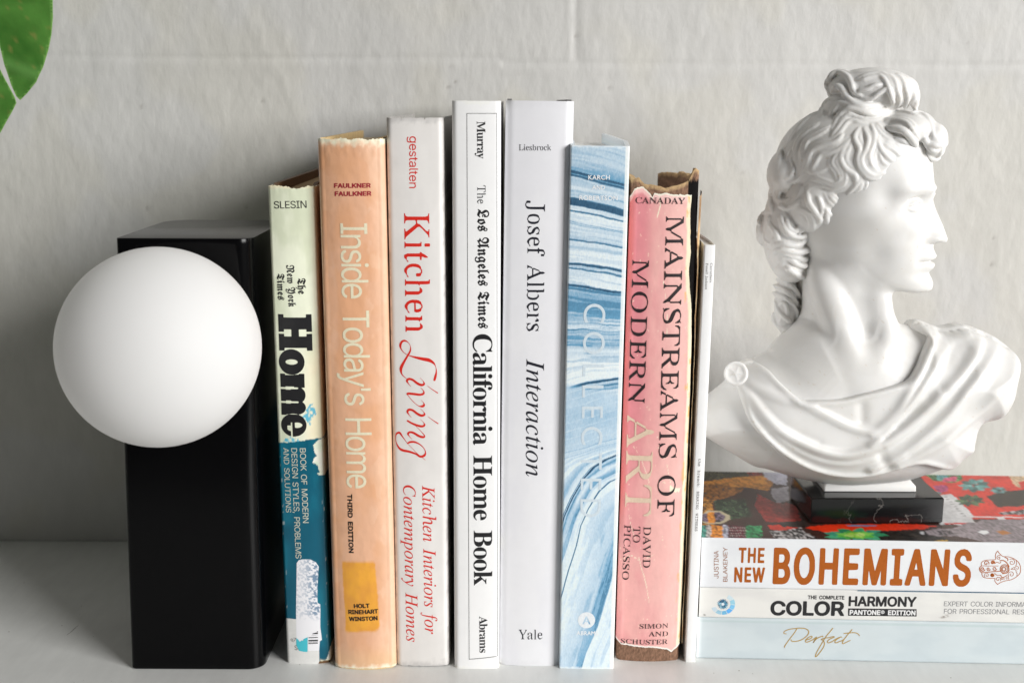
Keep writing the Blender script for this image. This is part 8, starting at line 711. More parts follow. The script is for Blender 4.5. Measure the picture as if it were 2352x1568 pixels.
# ------------------------------------------------------------------ books
class Book:
    """an upright book: an Empty at the foot of its spine that parents cover, pages and print"""

    def __init__(self, key, name, label, depth, bulge, rad, group='books standing in a row'):
        p = BOOKS[key]
        self.key, self.w, self.H, self.D, self.bulge, self.rad = key, p['w'], p['H'], depth, bulge, rad
        self.root = empty(name, (p['cx'] * MM, p['y'] * MM, 0), (0, p['lean'], 0), label, 'book', group)
        self.lift = .0

    def Y(self, u):
        hw = self.w / 2
        uu = np.clip(np.abs(u), 0, hw)
        y = self.bulge * (uu / hw) ** 2.2
        e = hw - self.rad
        ye = self.bulge * (e / hw) ** 2.2
        k = np.clip(uu - e, 0, self.rad)
        return np.where(uu > e, ye + self.rad - np.sqrt(np.maximum(self.rad ** 2 - k ** 2, 0)), y)

    def profile(self, ns=70, inset=0.0, back=None, na=8, nside=14):
        hw, r = self.w / 2 - inset, max(self.rad - inset, .3)
        e = hw - r
        u = np.concatenate([-hw + r - r * np.sin(np.linspace(np.pi / 2, 0, na))[:-1] * 1, np.linspace(-e, e, ns), (e + r * np.sin(np.linspace(0, np.pi / 2, na)))[1:]])
        ye = self.bulge * (np.abs(e) / hw) ** 2.2
        k = np.clip(np.abs(u) - e, 0, r)
        y = np.where(np.abs(u) > e, ye + r - np.sqrt(np.maximum(r * r - k * k, 0)), self.bulge * (np.abs(u) / hw) ** 2.2) + inset
        D = back or self.D
        ys = np.linspace(y[0], D, nside + 1)[1:]
        return np.concatenate([np.full(nside, -hw), u, np.full(nside, hw)]), np.concatenate([ys[::-1], y, ys])

    def shell(self, name, material, paint, t=1.6, nz=240, top=None, bot=None, ns=70, lift=0.0, dz=None, parent=None):
        """a wrapped cover with thickness; top/bot(u,y) trim its edges, dz adds wear relief"""
        uo, yo = self.profile(ns, -lift)
        ui, yi = self.profile(ns, t - lift)
        nc = len(uo)
        side = (np.abs(uo) >= self.w / 2 + lift - 1e-6)
        zt = np.full(nc, self.H) if top is None else top(uo, yo)
        zb = np.zeros(nc) if bot is None else bot(uo, yo)
        v = np.linspace(0, 1, nz)
        Zg = zb[:, None] + (zt - zb)[:, None] * v[None]
        Xo = np.repeat(uo[:, None], nz, 1); Yo = np.repeat(yo[:, None], nz, 1)
        if dz is not None:
            Yo = Yo + dz(Xo, Zg) * (Yo < self.D * .3)
        Xi = np.repeat(ui[:, None], nz, 1); Yi = np.repeat(yi[:, None], nz, 1)
        Vo = np.stack([Xo, Yo, Zg], -1).reshape(-1, 3)
        Vi = np.stack([Xi, Yi, Zg], -1).reshape(-1, 3)
        c = paint(Xo, Yo, Zg).reshape(-1, 3)
        n = nc * nz
        Fo = grid_faces(nc, nz)
        Fi = grid_faces(nc, nz, off=n)[:, ::-1]
        k = np.arange(nc - 1)
        top_ = np.stack([k * nz + nz - 1, (k + 1) * nz + nz - 1, n + (k + 1) * nz + nz - 1, n + k * nz + nz - 1], -1)
        bot_ = np.stack([k * nz, n + k * nz, n + (k + 1) * nz, (k + 1) * nz], -1)
        r = np.arange(nz - 1)
        e0 = np.stack([r, r + 1, n + r + 1, n + r], -1)
        b0 = (nc - 1) * nz
        e1 = np.stack([b0 + r, n + b0 + r, n + b0 + r + 1, b0 + r + 1], -1)
        F = np.concatenate([Fo, Fi, top_, bot_, e0, e1])
        ci = c * .92
        return mk(name, np.concatenate([Vo, Vi]), F, material, parent or self.root, np.concatenate([c, ci]))

    def pages(self, drop=3.0, col=(.62, .54, .40), y0=None, side=2.6, lo=2.0):
        hw = self.w / 2 - side
        y0 = (self.bulge + 3.0) if y0 is None else y0
        D = self.D - 4
        n = max(8, int(hw * 4))
        us = np.linspace(-hw, hw, n)
        V, F = [], []
        rs = np.random.RandomState(len(self.key))
        for i, u in enumerate(us):           # leaf edges make a finely ridged block
            j = rs.uniform(-.25, .25)
            for y in (y0 + j, D + j):
                V.append((u, y, lo)); V.append((u, y, self.H - drop + j * .6))
        V = np.array(V)
        for i in range(n - 1):
            a = i * 4; b = a + 4
            F += [(a, b, b + 1, a + 1), (a + 2, a + 3, b + 3, b + 2), (a + 1, b + 1, b + 3, a + 3), (a, a + 2, b + 2, b)]
        F += [(0, 1, 3, 2), (4 * n - 4, 4 * n - 2, 4 * n - 1, 4 * n - 3)]
        c = np.ones((len(V), 3)) * np.array(col) * rs.uniform(.86, 1.05, (len(V), 1))
        return mk('page_block', V, F, M_page, self.root, c, smooth=False)

    def put(self, name, vv, F, material, lift=.13, parent=None):
        V = np.column_stack([vv[:, 0], self.Y(vv[:, 0]) - lift - self.lift, vv[:, 1]])
        return mk(name, V, F, material, parent or self.root, sharp=0)

    def texts(self, rough=.45, metal=0.0, lift=.13, parent=None):
        for bk, part, style, s, (ax, ay, bx, by), h, col, ref, mode, _ in TEXTS:
            if bk != self.key: continue
            L = math.hypot(bx - ax, by - ay)
            cs = place(layout(style, s, L, h, ref, mode), (ax, ay), (bx, by), False)
            vv, F = fill(cs)
            self.put(part, vv, F, ink(col, rough, metal), lift, parent)
        for bk, part, st, col in STROKES:
            if bk != self.key: continue
            V, F = strokes_mesh(st, 0)
            y = self.Y(V[:, 0]) - lift - self.lift - V[:, 2]
            mk(part, np.column_stack([V[:, 0], y, V[:, 1]]), F, ink(col, rough, metal), parent or self.root, sharp=0)


class FlatBook(Book):
    """a book lying in the stack, spine to the front: u runs along the spine, v up its thickness"""

    def __init__(self, key, name, label, depth, length, rad=1.2, group='books stacked flat'):
        x, y, z, th = STACK[key]
        self.key, self.w, self.H, self.D, self.rad, self.bulge, self.lift = key, length, th, depth, rad, 0.0, 0.0
        self.root = empty(name, (x * MM, y * MM, z * MM), (0, 0, STACK['yaw']), label, 'book', group)

    def Y(self, u):
        return np.zeros_like(np.asarray(u, float))

    def wrap(self, name, material, paint_spine, paint_top, t=1.0, nu=300, pv=None, bulge=.5):
        """soft cover: bottom sheet, rounded spine, top sheet in one"""
        th, r, D = self.H - .06, self.rad, self.D
        na, nd, nv = 6, (pv or 40), 40
        a = np.linspace(0, np.pi / 2, na)
        yv = []                                     # (depth, height, tag)
        for d in np.linspace(D, r, 8): yv.append((d, 0.0))
        for q in a[1:]: yv.append((r - r * math.sin(q), r - r * math.cos(q)))
        for h in np.linspace(r, th - r, nv)[1:-1]: yv.append((0.0, h))
        for q in a: yv.append((r - r * math.cos(q), th - r + r * math.sin(q)))
        for d in np.linspace(r, D, nd)[1:]: yv.append((d, th))
        yv = np.array(yv)
        u = np.linspace(0, self.w, nu)
        nc, nr = nu, len(yv)
        Xo = np.repeat(u[:, None], nr, 1); Yo = np.repeat(yv[None, :, 0], nc, 0); Zo = np.repeat(yv[None, :, 1], nc, 0)
        sp = Yo < r * .9
        c = np.where(sp[..., None], paint_spine(Xo, Zo), paint_top(Xo, Yo, Zo > th / 2))
        # inner sheet
        cy, cz = D, th / 2
        Yi = np.clip(Yo, t, D); Zi = np.clip(Zo, t, th - t)
        Vo = np.stack([Xo, Yo, Zo], -1).reshape(-1, 3); Vi = np.stack([Xo, Yi, Zi], -1).reshape(-1, 3)
        n = nc * nr
        Fo = grid_faces(nc, nr); Fi = grid_faces(nc, nr, off=n)[:, ::-1]
        k = np.arange(nr - 1)
        e0 = np.stack([k, n + k, n + k + 1, k + 1], -1)
        b0 = (nc - 1) * nr
        e1 = np.stack([b0 + k, b0 + k + 1, n + b0 + k + 1, n + b0 + k], -1)
        kc = np.arange(nc - 1)
        t0 = np.stack([kc * nr, (kc + 1) * nr, n + (kc + 1) * nr, n + kc * nr], -1)
        t1 = np.stack([kc * nr + nr - 1, n + kc * nr + nr - 1, n + (kc + 1) * nr + nr - 1, (kc + 1) * nr + nr - 1], -1)
        cc = np.concatenate([c.reshape(-1, 3)] * 2)
        mk(name, np.concatenate([Vo, Vi]), np.concatenate([Fo[:, ::-1], Fi[:, ::-1], e0, e1, t0, t1]), material, self.root, cc)
        # page block
        x0, x1, y0, y1, z0, z1 = 2.5, self.w - 2.5, 3.0, D - 3, t + .02, th - t - .02
        nz = max(6, int(th * 2.5))
        rs = np.random.RandomState(int(th * 10))
        V, F = [], []
        for i, z in enumerate(np.linspace(z0, z1, nz)):
            j = rs.uniform(-.2, .2)
            V += [(x0 + j, y0, z), (x1 + j, y0, z), (x1 + j, y1 + j, z), (x0 + j, y1 + j, z)]
        for i in range(nz - 1):
            for k in range(4):
                F.append((i * 4 + k, i * 4 + (k + 1) % 4, i * 4 + 4 + (k + 1) % 4, i * 4 + 4 + k))
        F += [(3, 2, 1, 0), tuple(range(4 * nz - 4, 4 * nz))]
        V = np.array(V)
        mk('page_block', V, F, M_page, self.root, np.ones((len(V), 3)) * np.array([.66, .64, .60]) * rs.uniform(.9, 1.05, (len(V), 1)), smooth=False)


M_page = mat('paper_edges', attr=True, rough=.8, spec=.2, noise=[(300, .12, ONE)])


def teeth(x, seed, amp, sc=1.0):
    """ragged edge of worn paper"""
    return amp * (fbm(x / (3.0 * sc), x * 0 + seed, seed) - .5) * 2 + amp * .4 * (vnoise(x * 1.7, x * 0 + seed, seed + 5) - .5)


# --- 1 sage and teal book ------------------------------------------------
def book_sage():
    b = Book('Home', 'book', 'sage and teal book with fat black slab title and worn stickers at its foot', 165, 1.6, 2.2)
    bd = POLYS['horiz_boundary']

    def paint(X, Y, Zv):
        n = fbm(X / 9, Zv / 22, 3)
        c = lerp(srgb(222, 226, 205), srgb(205, 211, 186), sstep(.35, .65, n))
        hw = b.w / 2
        c = lerp(c, srgb(232, 222, 196), sstep(hw - 4, hw - .5, X) * .7)
        c = lerp(c, srgb(205, 170, 140), sstep(hw - 1.2, hw, X) * (Zv > 60) * .6)
        warm = sstep(60, 20, np.abs(Zv - 128)) * sstep(0, 9, X)
        c = lerp(c, srgb(240, 222, 190), warm * .8)
        zb = bd[0][1] + (X - bd[0][0]) / (bd[1][0] - bd[0][0]) * (bd[1][1] - bd[0][1])
        wx = X + (fbm(X / 2, Zv / 2, 8) - .5) * 2.0
        wz = Zv + (fbm(X / 2, Zv / 2, 18) - .5) * 2.5
        for p in POLYS['splash']:
            k = inpoly(wx, wz, p) * sstep(.35, .6, fbm(X / 1.3, Zv / 1.6, 28))
            c = lerp(c, srgb(60, 170, 200), k * .9)
        teal = lerp(srgb(8, 104, 126), srgb(2, 84, 106), sstep(.35, .65, fbm(X / 14, Zv / 30, 4)))
        c = np.where((Zv < zb)[..., None], teal, c)
        for p in POLYS['lily']:
            k = inpoly(wx, wz, p).astype(float)
            c = lerp(c, lerp(srgb(240, 238, 222), srgb(196, 214, 190), fbm(X / 2, Zv / 2.5, 33)), k)
        c = lerp(c, srgb(232, 232, 218), inpoly(wx, Zv, POLYS['cream_corner']) * 1.0)
        # bruised and whitened edges
        wear = sstep(.66, .74, fbm(X / .8, Zv / 4, 44)) * sstep(hw - 2.0, hw - 1.4, np.abs(X)) * (np.abs(X) < hw - .6)
        c = lerp(c, srgb(240, 240, 232), wear * .5)
        tb = np.minimum(b.H - Zv, Zv)
        c = lerp(c, srgb(236, 222, 190), sstep(3.2, .6, tb + (fbm(X / 1.5, Zv / 1.5, 9) - .5) * 3))
        return c
    m = mat('sage_jacket', attr=True, rough=.30, spec=.5, noise=[(90, .06, ONE)], bump=[(180, .05, (1, 1, .4), 3)])
    top = lambda u, y: b.H - np.where(y < 20, 1.0 + teeth(u, 3, 1.0), 1.2 + .012 * y) - 2.0 * np.exp(-((u - 2) / 5) ** 2) * (y < 12) * .5
    bot = lambda u, y: np.where(y < 20, 1.6 + teeth(u, 7, .4), 1.2)
    b.shell('dust_jacket', m, paint, t=.5, top=top, bot=bot, nz=420, dz=lambda X, Zv: (fbm(X / 4, Zv / 9, 66) - .5) * .35 * sstep(18, 0, b.H - Zv))
    b.w -= 1.4
    b.shell('cover_board', mat('brown_board', (.16, .085, .035), .7, noise=[(200, .2, ONE)]), lambda X, Y, Zv: X[..., None] * 0 + np.array([.16, .085, .035]), t=2.2, nz=24, top=lambda u, y: np.where(y > 6, b.H - .3, b.H - 4.0), lift=-.1)
    b.w += 1.4
    b.pages(drop=5, col=(.42, .30, .17))
    b.texts(.4, lift=.12)
    paper = mat('sticker_paper', (.74, .74, .72), .55, noise=[(400, .06, ONE)])
    scr = mat('scraped_sticker', attr=True, rough=.7)
    la = fill([np.array(POLYS['label_a'])], .6)
    b.put('paper_label', *la, paper, .07)
    vv, F = fill([np.array(POLYS['label_b'])], .35)
    zb = max(p[1] for p in POLYS['label_b']); z_ = vv[:, 1]
    k = sstep(.42, .62, fbm(vv[:, 0] / .9, z_ / .9, 71)) * sstep(zb - 36, zb - 30, z_) * (.35 + .65 * sstep(-2, 5, vv[:, 0]))
    o = b.put('torn_label', vv, F, scr, .10)
    c4 = np.ones((len(vv), 4), np.float32); c4[:, :3] = 1.1 * lerp(srgb(226, 226, 230), srgb(110, 135, 160), k)
    a = o.data.color_attributes.new('Col', 'FLOAT_COLOR', 'POINT')
    if len(o.data.vertices) == len(vv): a.data.foreach_set('color', c4.ravel())
    b.put('torn_label', *fill([np.array(POLYS['teal'])], .8), mat('turquoise_paper', srgb(70, 190, 205), .5), .16)
    b.put('barcode', *fill([np.array(p) for p in POLYS['bars']], 1.5), ink((.012, .012, .014)), .15)


# --- 2 peach book in a cracked plastic sleeve -----------------------------
def book_peach():
    b = Book('Orange', 'book', 'peach coloured book in crinkled clear film with a long pale yellow title', 165, 3.4, 3.4)
    hw = b.w / 2
    pt = POLYS['patch']

    def paint(X, Y, Zv):
        n = fbm(X / 14 + .3, Zv / 17, 13)
        c = lerp(srgb(212, 150, 108), srgb(216, 162, 130), sstep(.36, .62, n))
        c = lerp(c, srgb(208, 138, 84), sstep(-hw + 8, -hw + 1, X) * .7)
        film = sstep(.50, .60, fbm(X / 7 + 9, Zv / 9, 43, 5)) * sstep(-hw + 12, -hw + 3, X)
        c = lerp(c, srgb(236, 200, 170), film * .2)
        lift_ = sstep(.53, .60, fbm(X / 6, Zv / 11 + 4, 47, 5)) * sstep(hw - 14, hw - 7, X)
        c = lerp(c, srgb(244, 216, 192), lift_ * .25)
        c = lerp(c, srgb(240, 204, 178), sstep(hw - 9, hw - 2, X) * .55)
        c = lerp(c, srgb(206, 140, 92), sstep(.6, .75, fbm(X / 8, Zv / 10, 23)) * .15)
        c = lerp(c, srgb(222, 190, 140), sstep(16, 4, Zv) * .5)
        c = lerp(c, srgb(215, 172, 138), .45)
        wx = X + (fbm(X / 2, Zv / 2, 6) - .5) * .7
        wz = Zv + (fbm(X / 2, Zv / 2, 16) - .5) * .9
        y = lerp(srgb(222, 156, 44), srgb(212, 144, 48), sstep(.3, .7, fbm(X / 6, Zv / 9, 36)))
        pd = np.array(pt); c0 = pd.mean(0)
        k = sum(inpoly(c0[0] + (wx - c0[0]) * s, c0[1] + (wz - c0[1]) * s, pt).astype(float) for s in (.97, .985, 1.0, 1.015, 1.03)) / 5
        c = lerp(c, y, k)
        tp = b.H - Zv
        c = lerp(c, srgb(236, 222, 196), sstep(5.0, 1.0, tp + (fbm(X / 2, Zv / 2, 9) - .5) * 5))
        c = lerp(c, srgb(236, 222, 200), sstep(3.5, .5, Zv + (fbm(X / 2, Zv / 2, 19) - .5) * 4))
        return c
    m = mat('film_covered_jacket', attr=True, rough=.42, spec=.5, coat=1.0, coat_rough=.11, noise=[(70, .04, ONE)],
            bump=[(75, .7, (1.1, 1, .95), 2), (260, .10, (1, 1, .7), 3)])
    top = lambda u, y: b.H - np.where(y < 14, .8 + teeth(u, 13, 1.0), .8) - 2.2 * np.exp(-((u + 12) / 4) ** 2) * (y < 14) * 0
    bot = lambda u, y: np.where(y < 14, .9 + teeth(u, 17, .5), .9) - .8 * sstep(6, 14, np.abs(u)) * 0
    dz = lambda X, Zv: (fbm(X / 5, Zv / 8, 76) - .5) * .9 * sstep(18, 2, b.H - Zv) + (fbm(X / 6, Zv / 14, 86) - .5) * .12
    b.shell('dust_jacket', m, paint, t=.6, nz=420, top=top, bot=bot, dz=dz)
    b.w -= 1.6
    b.shell('cover_board', M_buff, lambda X, Y, Zv: X[..., None] * 0 + srgb(205, 178, 130), t=2.2, nz=20, top=lambda u, y: np.where(y > 5, b.H - .2, b.H - 4), lift=-.4)
    b.w += 1.6
    b.pages(drop=4.5, col=(.55, .44, .28))
    b.lift = .08
    b.texts(.35, lift=.08)


M_buff = mat('buff_board', attr=True, rough=.7, noise=[(200, .12, ONE)])


# --- 3 grey-white book with red script -------------------------------------
def plain_cover(b, c0, c1, m, seed, t=1.2, worn=1.0, top=None, part='cover', bot=None):
    hw = b.w / 2

    def paint(X, Y, Zv):
        c = lerp(c0, c1, sstep(.35, .65, fbm(X / 12, Zv / 30, seed)))
        tb = np.minimum(b.H - Zv, Zv)
        k = sstep(4.5, .3, tb + (fbm(X / 2, Zv / 2, seed + 3) - .5) * 5) * worn
        c = lerp(c, c * .62, k * .7)
        e = sstep(hw - 1.6, hw - .5, np.abs(X)) * sstep(.52, .66, fbm(X / 2, Zv / 4, seed + 7)) * worn
        c = lerp(c, c * .55, e * .6)
        return c
    return b.shell(part, m, paint, t=t, nz=260, top=top, bot=bot)


def book_kitchen():
    b = Book('Kitchen', 'book', 'pale grey book with red serif and script lettering, its head slightly frayed', 165, 1.2, 3.4)
    m = mat('satin_grey_cover', attr=True, rough=.34, spec=.5, noise=[(120, .03, ONE)], bump=[(120, .04, (1, 1, .3), 3)])
    top = lambda u, y: b.H - np.where(y < 12, .5 + np.abs(teeth(u, 23, .35)) + 1.2 * (np.exp(-((u + 6.5) / .25) ** 2) + np.exp(-((u - 5) / .25) ** 2)), .3)
    plain_cover(b, srgb(216, 213, 210), srgb(210, 207, 204), m, 101, worn=.9, top=top, bot=lambda u, y: .3 + np.where(y < 12, np.abs(teeth(u, 33, .5)), 0))
    b.pages(drop=5, col=(.6, .57, .52))
    b.texts(.4, lift=.1)


def book_ivory():
    b = Book('Murray', 'book', 'slim ivory book with black gothic and fat serif title inside a thin ruled frame', 168, .9, 3.0)
    m = mat('ivory_jacket', attr=True, rough=.38, spec=.45, noise=[(120, .025, ONE)], bump=[(150, .02, (1, 1, .3), 3)])
    plain_cover(b, srgb(245, 244, 238), srgb(241, 240, 233), m, 111, worn=.35)
    b.pages(drop=4, col=(.66, .64, .58))
    b.texts(.4, lift=.1)
    fr = POLYS['frame']
    b.put('ruled_frame', *fill([np.array(fr[0])], 1.2), ink((.03, .03, .03)), .1)
    for q in fr[1:]: b.put('ruled_frame', *fill([np.array(q)], 1.2), ink((.03, .03, .03)), .11)


def book_lavender():
    b = Book('Josef', 'book', 'tall cool white book with small navy serif title, tallest in the row', 168, 1.4, 5.0)
    m = mat('cool_white_jacket', attr=True, rough=.42, spec=.45, noise=[(120, .02, ONE)], bump=[(150, .015, (1, 1, .3), 3)])
    plain_cover(b, srgb(217, 217, 220), srgb(214, 214, 218), m, 121, worn=.15, t=.6)
    b.w -= 1.4
    b.shell('cover_board', mat('grey_board', (.2, .2, .2), .7), lambda X, Y, Zv: X[..., None] * 0 + np.array([.2, .2, .2]), t=2.2, nz=12, top=lambda u, y: np.where(y > 8, b.H + .9, b.H - 3), lift=-.1)
    b.w += 1.4
    b.pages(drop=4, col=(.66, .65, .62))
    b.texts(.4, lift=.1)


# --- 6 blue marbled cloth book ---------------------------------------------
def book_marbled():
    b = Book('Blue', 'book', 'blue and white marbled cloth book with flat spine and stacked white capitals', 165, .25, .9)
    hw = b.w / 2
    pal = np.array([[.70, .77, .81], [.115, .30, .47], [.018, .060, .120]])
    st = np.array([(60, .35), (90, .55), (150, .45), (215, .8), (226, 1.0), (229, 1.9), (243, 1.8), (247, .9), (253, 1.8), (262, 1.7), (266, .5), (330, .25), (343, .8), (350, .5), (380, .45), (385, 1.6), (392, 1.85), (425, 1.9), (430, .2), (452, .1), (457, 1.7), (463, 1.5), (466, .15), (520, .2), (525, 1.0), (529, .2), (534, .9), (538, .2), (600, .4), (620, .4), (624, 1.7), (630, 1.5), (634, .25), (668, .45), (690, .15), (755, .12), (760, 1.8), (770, 1.9), (774, .5), (786, .4), (789, 1.5), (796, 1.5), (800, .2), (878, .2), (884, 1.9), (894, 1.9), (898, .8), (905, 1.4), (910, 1.5), (914, .7), (930, .95), (990, 1.0), (1040, .9), (1080, .6), (1095, .4), (1110, .45), (1113, 1.0), (1120, .5), (1150, .3), (1156, 1.3), (1162, .4), (1205, .75), (1250, .85), (1285, .3), (1300, .5), (1340, .2), (1400, .08), (1455, .08), (1462, 1.9), (1472, 1.9), (1476, .5), (1492, .6), (1500, 1.7), (1508, .5), (1525, 1.1), (1530, .4), (1570, .2)])
    c1 = [(295, 300), (325, 215), (370, 152), (440, 100), (540, 48), (640, 8), (700, -5), (860, -60), (1568, -260)]
    c2 = [(425, 300), (450, 240), (500, 190), (590, 138), (690, 98), (800, 78), (950, 36), (1150, -12), (1300, -60), (1568, -130)]
    c3 = [(600, 330), (700, 290), (850, 250), (1000, 208), (1150, 168), (1300, 128), (1450, 98), (1568, 60)]
    c4 = [(600, 420), (840, 300), (1050, 258), (1250, 206), (1400, 146), (1500, 122), (1568, 100)]
    pt = np.array([(-1.5, .5), (-.8, .45), (-.3, .25), (0, .15), (.3, .1), (.6, .5), (.85, .2), (.92, .15), (.94, 1.7), (.955, 1.6), (.962, .3), (.978, .25), (.99, 2), (1.03, 2), (1.05, .6), (1.07, .3), (1.14, 1.0), (1.2, .4), (1.3, .2), (1.45, .7), (1.6, .8), (1.63, .2), (1.85, .15), (1.96, .1), (1.985, 1.8), (2.008, 1.7), (2.02, .15), (2.3, .1), (2.6, .35), (2.97, .5), (3.0, .72), (3.5, .85), (3.95, .95), (4.0, .1), (4.4, .22), (5, .12), (9, .1)])

    def paint(X, Y, Zv):
        a = (X + hw) / b.w                           # 0 left .. 1 right
        YH = 84 + (b.H - Zv) / b.H * (3307.0 - 84)
        wob = (fbm(a * 3, YH / 90, 5) - .5) * 16 + (fbm(a * 9, YH / 40, 15) - .5) * 6
        sl = np.interp(YH, [60, 230, 450, 620, 765, 885, 1000, 1150, 1300, 1450, 1600], [40, 90, 70, 52, 42, 58, 40, 18, 0, -15, -25])
        Yp = YH - sl * np.clip(a, 0, 1) ** 1.2 + wob + 60 * sstep(1250, 1480, YH) * (1 - a) ** 2 * 0 - 55 * sstep(1300, 1500, YH) * (np.clip(1 - a, 0, 1) ** 2)
        tone = np.interp(Yp, st[:, 0], st[:, 1])
        YI = (YH - 1567.5) / 1.1663 + (fbm(a * 3, YH / 70, 25) - .5) * 14
        xi = np.clip(a, -.1, 1.1) * 295
        ex = [np.interp(YI, [q[0] for q in c], [q[1] for q in c]) + np.maximum(c[0][0] - YI, 0) * 3.2 for c in (c1, c2, c3, c4)]
        X1, X2, X3, X4 = ex
        X2 = np.maximum(X2, X1 + 8); X3 = np.maximum(X3, X2 + 8); X4 = np.maximum(X4, X3 + 8)
        p = np.where(xi < X1, 1 + (xi - X1) / 130, np.where(xi < X2, 1 + (xi - X1) / (X2 - X1), np.where(xi < X3, 2 + (xi - X2) / (X3 - X2), np.where(xi < X4, 3 + (xi - X3) / (X4 - X3), 4 + (xi - X4) / 120))))
        tl = np.interp(p, pt[:, 0], pt[:, 1]) * np.where(np.abs(p - np.round(p)) < .08, 1, .95 + .6 * fbm(a * 4, YH / 120, 35))
        k = sstep(1525, 1580, YH + 60 * (1 - a))
        stripe = sstep(.46, .62, fbm(Yp / 11, a * 1.3 + 3, 65, 3)) - .35
        tone = tone + stripe * np.interp(YH, [60, 300, 850, 920, 1350, 1450], [.15, .2, .2, .45, .4, .2]) * (tone < 1.3)
        tl = tl + (sstep(.44, .62, fbm(np.clip(p, -2, 7) * 5, YH / 260, 67, 3)) - .4) * .3 * (tl < 1.2)
        tone = np.maximum(tone, 0) * (1 - k) + np.maximum(tl, 0) * k
        tone = tone + (fbm(X / .35, Zv / 1.1, 55, 2) - .5) * .30
        t = np.clip(tone, 0, 2)
        i = np.clip(t.astype(int), 0, 1)
        f = (t - i)[..., None]
        c = pal[i] * (1 - f) + pal[i + 1] * f
        c = lerp(c, np.array([.50, .70, .88]), .15 * k * (t < 1.2))
        # woven cloth
        wv = np.sin(X / .62 * 2 * np.pi) * np.sin(Zv / .62 * 2 * np.pi)
        c = c * (1 + .07 * wv)[..., None]
        c = lerp(c, srgb(232, 240, 244), sstep(hw - 2.3, hw - 1.9, X) * .8)
        tb = np.minimum(b.H - Zv, Zv)
        c = lerp(c, srgb(225, 230, 232), sstep(1.6, .2, tb + (fbm(X / 1.5, Zv, 9) - .5) * 2) * .7)
        c = lerp(c, srgb(200, 206, 208), sstep(hw - .6, hw - .1, -X) * .7)
        return c
    m = mat('marbled_cloth', attr=True, rough=.68, spec=.25, noise=[(500, .06, ONE)], bump=[(1500, .05, ONE, 2)])
    top = lambda u, y: b.H - .4 + np.abs(teeth(u, 43, .2)) + np.where((y > 3) & (np.abs(u) > hw - 1), 2.2, 0)
    b.shell('cover', m, paint, t=2.2, nz=760, ns=110, top=top)
    b.pages(drop=4, col=(.7, .69, .66))
    b.texts(.6, lift=.1)
    cx, cz, r = POLYS['circle']
    t = np.linspace(0, 2 * np.pi, 48, endpoint=False)
    cs = [np.column_stack([cx + r * np.cos(t), cz + r * np.sin(t)])]
    g, _ = GL['gillb|A']
    h = r * .95
    al = np.vstack(g); s = h / al[:, 1].max()
    cs += [np.column_stack([(c[:, 0] - al[:, 0].mean()) * s + cx - .1, c[:, 1] * s + cz - h * .5]) for c in g]
    b.put('emblem', *fill(cs, 1.0), ink((.80, .84, .87), .6), .1)


